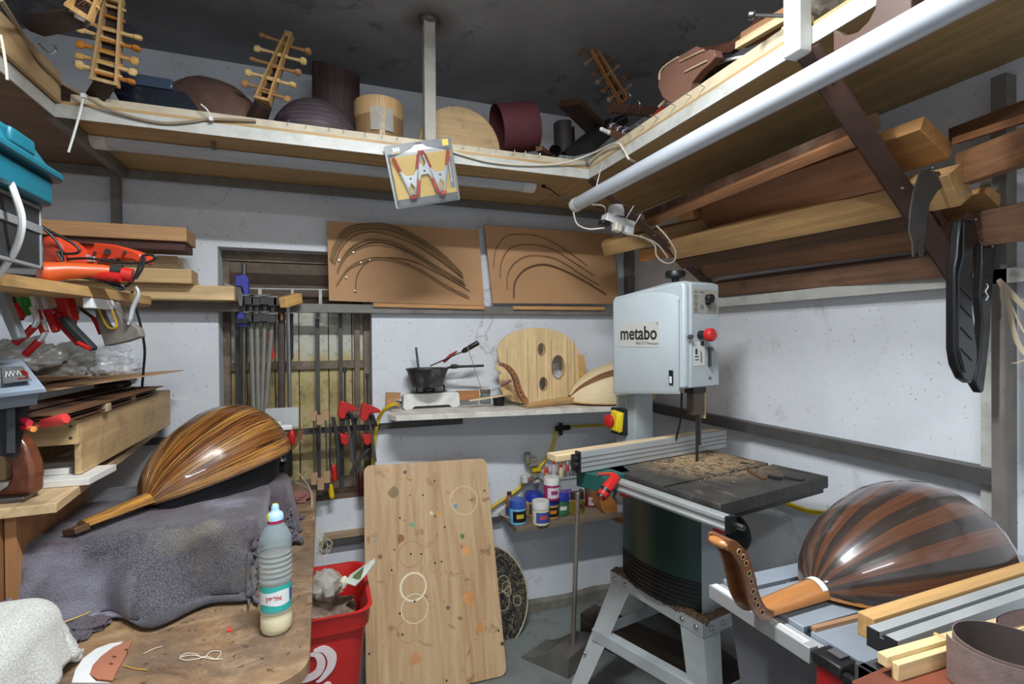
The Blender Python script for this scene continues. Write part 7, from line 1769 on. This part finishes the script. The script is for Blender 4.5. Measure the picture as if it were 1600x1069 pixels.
# parts nearer than the brace
def endblock(label, face, Yn, Yf, mat):
    P = [at(x, y, Y=Yn) for x, y in face]; d = Vector((0, Yf-Yn, 0))
    v = [tuple(p) for p in P]+[tuple(p+d) for p in P]; n = len(P)
    mb = MB().add(v, [tuple(range(n)), tuple(range(n, 2*n))[::-1]]+[(i, i+n, (i+1) % n+n, (i+1) % n) for i in range(n)])
    return obj('timber', mb, mat, None, None, .0015, label=label, cat='timber')
endblock('squared pine beam with sawn end facing the camera above the saw plate', [(1444, 181), (1492, 226), (1484, 249), (1438, 202)], .80, .92, wood((196, 144, 88), .85, 'Y'))
endblock('pine block end with chamfered corner just below the thick two-tone plank', [(1543, 291), (1567, 305), (1562, 323), (1538, 300)], .78, .95, wood((206, 152, 92), .85, 'Y'))
plank('thick two-tone weathered plank running out of the right edge', (1660, 173), (1661, 236), (1488, 246), (1496, 286), .55, .79, .03, wood((158, 112, 78), .75, 'X', 1, dirt=.4), .1)
plank('thin reddish rod-like board above the thick two-tone plank', (1660, 158), (1661, 172), (1486, 216), (1488, 226), .55, .79, .02, W2, .1)
plank('dark board highest at the right edge of the rack', (1660, 133), (1662, 160), (1480, 202), (1484, 222), .58, .84, .02, W1, .1)
plank('rough grey-brown beam passing behind the black holsters', (1680, 300), (1690, 366), (1520, 340), (1532, 378), .56, .79, .04, W7, .1)
for (x, y), (x2, y2), lb in (((1211, 443), (1245, 451), 'bent nail in the thin pale lath, left one'), ((1296, 447), (1308, 447), 'bright bent nail in the thin pale lath, right one')):
    obj('nail', MB().tube([at(x, y, Y=1.38), at(x2, y2, Y=1.34)], .0016, 6), STEEL, label=lb, cat='nail')

# saw plate hanging on the near brace
t = thing('metal_template', 'dark grey curved sheet-metal blade hanging from a nail on the near brace', 'metal plate', at(1450, 270, Y=.79))
plate('steel_sheet', [at(x, y, Y=.79) for x, y in [(1439, 266), (1468, 268), (1478, 286), (1464, 300), (1453, 318), (1448, 345), (1446, 372), (1444, 372), (1443, 400), (1437, 400), (1436, 376), (1432, 376), (1430, 401), (1427, 400), (1426, 378), (1421, 360), (1423, 330), (1428, 300), (1434, 280)]], .003,
      paint((66, 64, 62), .5, .15, .4, (96, 92, 86), 10), t)
obj('nail', MB().cyl(at(1442, 272, Y=.83), at(1457, 262, Y=.76), .0016, 6), STEEL, t)
# black holsters
HOL = paint((18, 19, 21), .3, .15, coat=.2)
t = thing('plastic_sheath', 'long black plastic sheath hanging nearest the brace end', 'sheath', at(1510, 600, Y=.74))
plate('sheath_body', [at(x, y, Y=.74) for x, y in [(1502, 343), (1510, 340), (1522, 342), (1526, 350), (1520, 410), (1518, 440), (1522, 500), (1528, 552), (1527, 575), (1518, 600), (1506, 592), (1496, 570), (1492, 545), (1492, 450), (1492, 420), (1496, 400), (1498, 370)]], .02, HOL, t, bevel=.004)
for y in (450, 478, 512, 545): obj('raised_rib', MB().tube([at(1502, y, Y=.739), at(1519, y+18, Y=.739)], .0016, 6), HOL, t)
obj('raised_edge', MB().tube([at(1506, 348, Y=.737), at(1505, 400, Y=.737), at(1498, 430, Y=.737), at(1497, 540, Y=.737), at(1508, 582, Y=.737)], .0022, 6), HOL, t)
obj('nail', MB().cyl(at(1506, 352, Y=.80), at(1525, 343, Y=.72), .0015, 6), STEEL, t)
t = thing('plastic_sheath', 'narrower black sheath hanging at the right, tip lowest', 'sheath', at(1535, 612, Y=.78))
plate('sheath_body', [at(x, y, Y=.78) for x, y in [(1537, 378), (1546, 378), (1557, 380), (1554, 420), (1550, 470), (1548, 520), (1543, 570), (1538, 612), (1534, 615), (1526, 602), (1524, 595), (1532, 560), (1536, 500), (1533, 475), (1532, 460), (1535, 420)]], .02, HOL, t, bevel=.004)
obj('white_lettering', MB().tube([at(1542+2*math.sin(i*1.3), 444+i*3.2, Y=.778) for i in range(9)], .0014, 5), WHITEP, t)
obj('nail', MB().cyl(at(1545, 388, Y=.82), at(1551, 385, Y=.76), .0015, 6), STEEL, t)
t = thing('fabric_strip', 'frayed beige string hanging from the right wall post', 'string', at(1562, 440, X=1.60))
for pp, w_ in (([(1560, 437), (1572, 450), (1590, 470), (1612, 490)], .006), ([(1562, 440), (1572, 460), (1580, 500), (1590, 535), (1604, 555)], .006), ([(1563, 438), (1580, 455), (1600, 478)], .004), ([(1580, 568), (1592, 566), (1606, 560)], .002), ([(1566, 445), (1584, 486), (1600, 520)], .0025)):
    obj('strand', MB().tube(smooth([at(x, y, X=1.60) for x, y in pp], 5), w_, 6, flat=.35), paint((196, 178, 152), .8, .1), t)

# ================================================================== table saw with the striped lute
ZTS = .91
t = thing('table_saw', 'grey-topped table saw with red and black body under the striped lute', 'table saw', (1.2, .7, 0))
TS = paint((150, 160, 172), .38, .04, .25, (196, 200, 204), 7, metal=.25)
tx0 = .815; q = at(1115, 908, Z=ZTS); r_ = at(1250, 1003, Z=ZTS); bk = at(1240, 872, Z=ZTS)
tx0 = (q.x+r_.x)/2+.015; ty1 = q.y; ty0 = .42
top = obj('table_top', MB().box(tx0+.022, 1.63, .86, ty1+.0, ZTS-.03, ZTS).box(tx0+.022, 1.63, .705, .845, ZTS-.03, ZTS).box(tx0+.022, 1.63, ty0, .69, ZTS-.03, ZTS).box(tx0+.03, 1.63, ty0+.01, ty1-.01, ZTS-.045, ZTS-.028), TS, t, bevel=.0015)
obj('mitre_slot', MB().box(tx0+.025, 1.62, .692, .703, ZTS-.028, ZTS-.012).box(tx0+.025, 1.62, .847, .858, ZTS-.028, ZTS-.012), BLACKR, top)
rl = obj('front_rail', MB().box(tx0-.018, tx0+.004, .66, ty1, ZTS-.035, ZTS-.006).box(tx0+.006, tx0+.02, .66, ty1, ZTS-.03, ZTS-.01), ALU, t, bevel=.001)
obj('scale_strip', MB().box(tx0-.014, tx0+.001, .675, .76, ZTS-.006, ZTS-.0052).box(tx0-.014, tx0+.001, .80, ty1-.005, ZTS-.006, ZTS-.0052), WHITEP, rl)
for k in range(26): 
    y = .68+.0032*k; obj('scale_mark', MB().box(tx0-.013, tx0-.006, y, y+.0008, ZTS-.0052, ZTS-.0049), INK, rl)
obj('rail_end_block', MB().box(tx0-.02, tx0+.10, .60, .655, ZTS-.026, ZTS-.005).box(tx0-.02, tx0-.006, .50, .60, ZTS-.034, ZTS-.012), BLKP, t, bevel=.004)
obj('lever_pocket', MB().box(tx0+.0, tx0+.04, .615, .64, ZTS-.004, ZTS-.002), paint((90, 90, 92), .4), t)
obj('grey_body', MB().prism([(.46, ZTS-.05), (ty1-.02, ZTS-.05), (ty1-.08, .55), (.52, .55)], tx0+.02, 1.55, VZ), paint((96, 98, 102), .5, .08), t, bevel=.004)
rb = obj('red_panel', MB().box(tx0-.012, tx0+.015, .40, .652, .46, ZTS-.030), paint((170, 30, 28), .4, .05), t, bevel=.003)
for z_, y_ in ((.80, .60), (.74, .60), (.80, .55)): obj('panel_hole', MB().cyl((tx0-.0128, y_, z_), (tx0-.012, y_, z_), .006, 12), BLACKR, rb)
obj('black_front_plate', MB().box(tx0-.02, tx0+.0, .42, .55, .78, ZTS-.035), BLKP, t, bevel=.004)
for x, y in ((tx0+.05, .55), (1.55, .55), (tx0+.05, .86), (1.55, .86)): obj('leg', MB().box(x-.02, x+.02, y-.02, y+.02, 0, .55), DARK_STEEL, t)
for x, y in ((1180, 906), (1232, 909)): p = at(x, y, Z=ZTS); obj('table_screw', MB().ell((p.x, p.y, ZTS), .006, .003, .001, 8), STEEL, top)
obj('steel_block', MB().box(.79, .90, .515, .56, ZTS+.001, ZTS+.03).box(.79, .805, .49, .565, .84, ZTS+.03), paint((96, 96, 98), .4, .1, metal=.4), t, bevel=.002)
for x in (.815, .85): obj('block_hole', MB().cyl((x, .538, ZTS+.03), (x, .538, ZTS+.0312), .008, 14), BLACKR, t)
# fence
t = thing('saw_fence', 'aluminium T-slot fence lying across the table saw in front of the lute', 'fence', (1.2, .545, ZTS))
a = at(1352, 976, Z=1.0); b = at(1600, 897, Z=1.0); d = (b-a); d.z = 0; Mf = frame((a.x, a.y, 1.0), d, z=(0, 0, 1))
prof = [(-.042, 0), (-.026, 0), (-.026, -.010), (-.018, -.010), (-.018, 0), (0, 0), (0, -.012), (-.008, -.012), (-.008, -.02), (0, -.02), (0, -.045), (-.042, -.045)]
XZ = Matrix(((0, 0, 1, 0), (1, 0, 0, 0), (0, 1, 0, 0), (0, 0, 0, 1)))
prof = [(-.048, -.0), (-.030, -.0), (-.030, -.008), (-.022, -.008), (-.022, 0), (-.004, 0), (-.004, -.030), (-.048, -.030)]
obj('extrusion', MB().prism([(y, z) for y, z in prof], 0, .85, XZ), ALU, t, Mf, bevel=.0006)
obj('slot', MB().box(.001, .84, -.0295, -.0225, -.0085, -.007), BLACKR, t, Mf)
obj('end_cap', MB().prism([(y, z) for y, z in prof], -.003, 0, XZ), BLACKR, t, Mf)
obj('face_plate', MB().box(.012, .83, -.052, -.048, -.065, -.028), paint((150, 146, 134), .4, .06), t, Mf)
obj('front_foot', MB().box(-.004, .01, -.048, -.036, -.088, -.03), BLKP, t, Mf)
obj('wood_batten', MB().box(.02, .95, .0, .026, -.034, .004), wood((206, 162, 104), .85, 'X'), None, Mf, .001, label='light wooden batten clamped behind the aluminium fence', cat='batten')
beam('wood_strip', at(1270, 983, Z=ZTS+.004), at(1368, 958, Z=ZTS+.004), .010, .008, wood((176, 132, 96), .8), label='thin brown strip lying on the table saw left of the fence', cat='wood strip')
# striped lute
Dk = wood((54, 45, 41), .85, uv=True, rough=.3, coat=.9); Rd = wood((98, 63, 45), .75, uv=True, rough=.3, coat=.9)
jr = Vector((.965, .772, ZTS+.016)); Mr = frame(jr, (1, .005, -.012), z=(0, 0, 1))
t = oud('large striped dark and reddish lute lying face down on the table saw', Mr, .50, .182, .195, 17, [Dk, Rd], lambda r: (r % 2), None, None, under=wood((190, 130, 70), .85, rough=.4))
CH_ = wood((192, 128, 70), .84, 'X', .7, rough=.3, coat=.7)
N0 = Mr @ Vector((.015, 0, .002)); N1 = Vector((.792, .758, ZTS+.018)); Mn = frame(N0, N1-N0, z=(0, 0, 1)); Ln = (N1-N0).length
P = [[(Ln*f, (.030-.008*f)*math.cos(a), (.032-.012*f)*math.sin(a)-.006) for a in [PI*k/12 for k in range(13)]] for f in [k/6 for k in range(7)]]
mb = MB().grid(P).grid([[r[-1] for r in P], [r[0] for r in P]]).add(P[-1], [tuple(range(13))])
obj('neck', mb, CH_, t, Mn)
rows = [[(.003+.026*f, (.0308-.0016*f)*math.cos(a), (.0328-.0012*f)*math.sin(a)-.006) for a in [PI*(.18+.64*k/12) for k in range(13)]] for f in (0, 1)]
obj('paper_label', MB().grid(rows), WHITEP, t, Mn)
obj('joint_ring', MB().tube([(-.001, .0312*math.cos(a), .0332*math.sin(a)-.006) for a in [PI*k/16 for k in range(17)]], .0016, 6), BLACK, t, Mn)
# curved pegbox rising from the neck end
PBm = wood((134, 80, 46), .78, 'X', 1, rough=.32, coat=.6)
Mp = frame(N1+Vector((.012, 0, -.004)), (N1-N0), z=(0, 0, 1))
path = [(.0, .0), (.028, .012), (.05, .045), (.062, .085), (.078, .125), (.104, .152), (.118, .156)]
Pm, up, lo = bezier_box(path, [.009, .013, .014, .0135, .012, .011, .009], 0)
for sd in (-1, 1):
    mb = ribbon(MB(), up, lo, sd*.021-.003, sd*.021+.003)
    side = obj('pegbox_side', mb, PBm, t, Mp, bevel=.001)
    for i in range(9):
        f = int(len(Pm)*(.20+.62*i/9)); p = Pm[f]; yo = sd*.0242
        obj('peg_hole', MB().cyl((p.x, yo-sd*.0012, p.z), (p.x, yo+sd*.0004, p.z), .0042, 12), BLACKR, side, Mp)
        obj('hole_ring', MB().tube([(p.x+.005*math.cos(a*PI/8), yo+sd*.0003, p.z+.005*math.sin(a*PI/8)) for a in range(17)], .0009, 5), paint((206, 170, 120), .5), side, Mp)
u2 = [l.lerp(u_, .86) for l, u_ in zip(lo, up)]; 
obj('pegbox_back', ribbon(MB(), up, u2, -.018, .018), PBm, t, Mp)
obj('pegbox_head', MB().ell((.112, 0, .154), .016, .024, .010, 12), CH_, t, Mp)

# front right: sandpaper roll, pale battens, brown box
a0, a1 = at(1383, 1034, Z=1.0), at(1640, 958, Z=1.0)
t = thing('batten_bundle', 'pale L-shaped wooden battens tied together in front of the fence', 'battens', a0)
PB2 = wood((232, 206, 152), .9, 'X')
beam('batten', a0, a1, .014, .016, PB2, parent=t, ox=.004); beam('batten', a0+Vector((.008, -.0, -.012)), a1+Vector((0, 0, -.012)), .010, .026, PB2, parent=t, ox=-.008)
m_ = a0.lerp(a1, .33); obj('tape_tie', MB().cbox(tuple(m_+Vector((0, 0, -.004))), (.006, .03, .028)), paint((206, 176, 116), .5), t, bevel=.002)
t = thing('wooden_box', 'reddish-brown wooden box lid at the lower right below the battens', 'box', (1.0, .42, .9))
RB = wood((128, 70, 52), .78, 'X', .8, rough=.45)
bq = [at(1330, 1064, Z=.978), at(1385, 1040, Z=.978), at(1640, 985, Z=.978), at(1660, 1130, Z=.978), at(1400, 1110, Z=.978)]
obj('box_lid', MB().prism([tuple(p.xy) for p in bq], .962, .978), RB, t, bevel=.002)
obj('box_side', MB().prism([tuple((Vector(p.xy)*.985+Vector((.015, .003)))[:]) for p in bq], .944, .961), RB, t)
GR = paint((132, 112, 106), .85, .1, sc=60, bump=.3)
ctr = Vector((.868, .408, .980))
def spiral(label, c, r0, r1, turns, h, mat, a0=0, group=None):
    P = []; n = int(44*turns)
    for z in (0, h): P.append([(c.x+(r0+(r1-r0)*k/n)*math.cos(a0+2*PI*turns*k/n), c.y+(r0+(r1-r0)*k/n)*math.sin(a0+2*PI*turns*k/n), c.z+z) for k in range(n+1)])
    P2 = [[(c.x+(p[0]-c.x)*.982, c.y+(p[1]-c.y)*.982, p[2]) for p in q] for q in P]
    mb = MB().grid([P[1], P[0]], mi=0).grid(P2, mi=1).grid([P2[1], P[1]])
    return obj('sandpaper_roll', mb, [mat, paint((74, 66, 64), .85, .1)], label=label, cat='sandpaper')
spiral('rolled grey-brown sanding belt standing at the lower right corner', ctr, .067, .053, 1.35, .06, GR, 2.4)
P = smooth([Vector(ctr)+Vector((x, y, 0)) for x, y in ((.075, .045), (.10, .058), (.15, .06), (.22, .05))], 6)
obj('sandpaper_roll', MB().grid([[tuple(p) for p in P], [tuple(p+Vector((0, 0, .046))) for p in P]]).grid([[tuple(p+Vector((0, .002, .046))) for p in P], [tuple(p+Vector((0, .002, 0))) for p in P]]), GR, label='flat curled brown sanding sheet behind the rolled belt', cat='sandpaper')
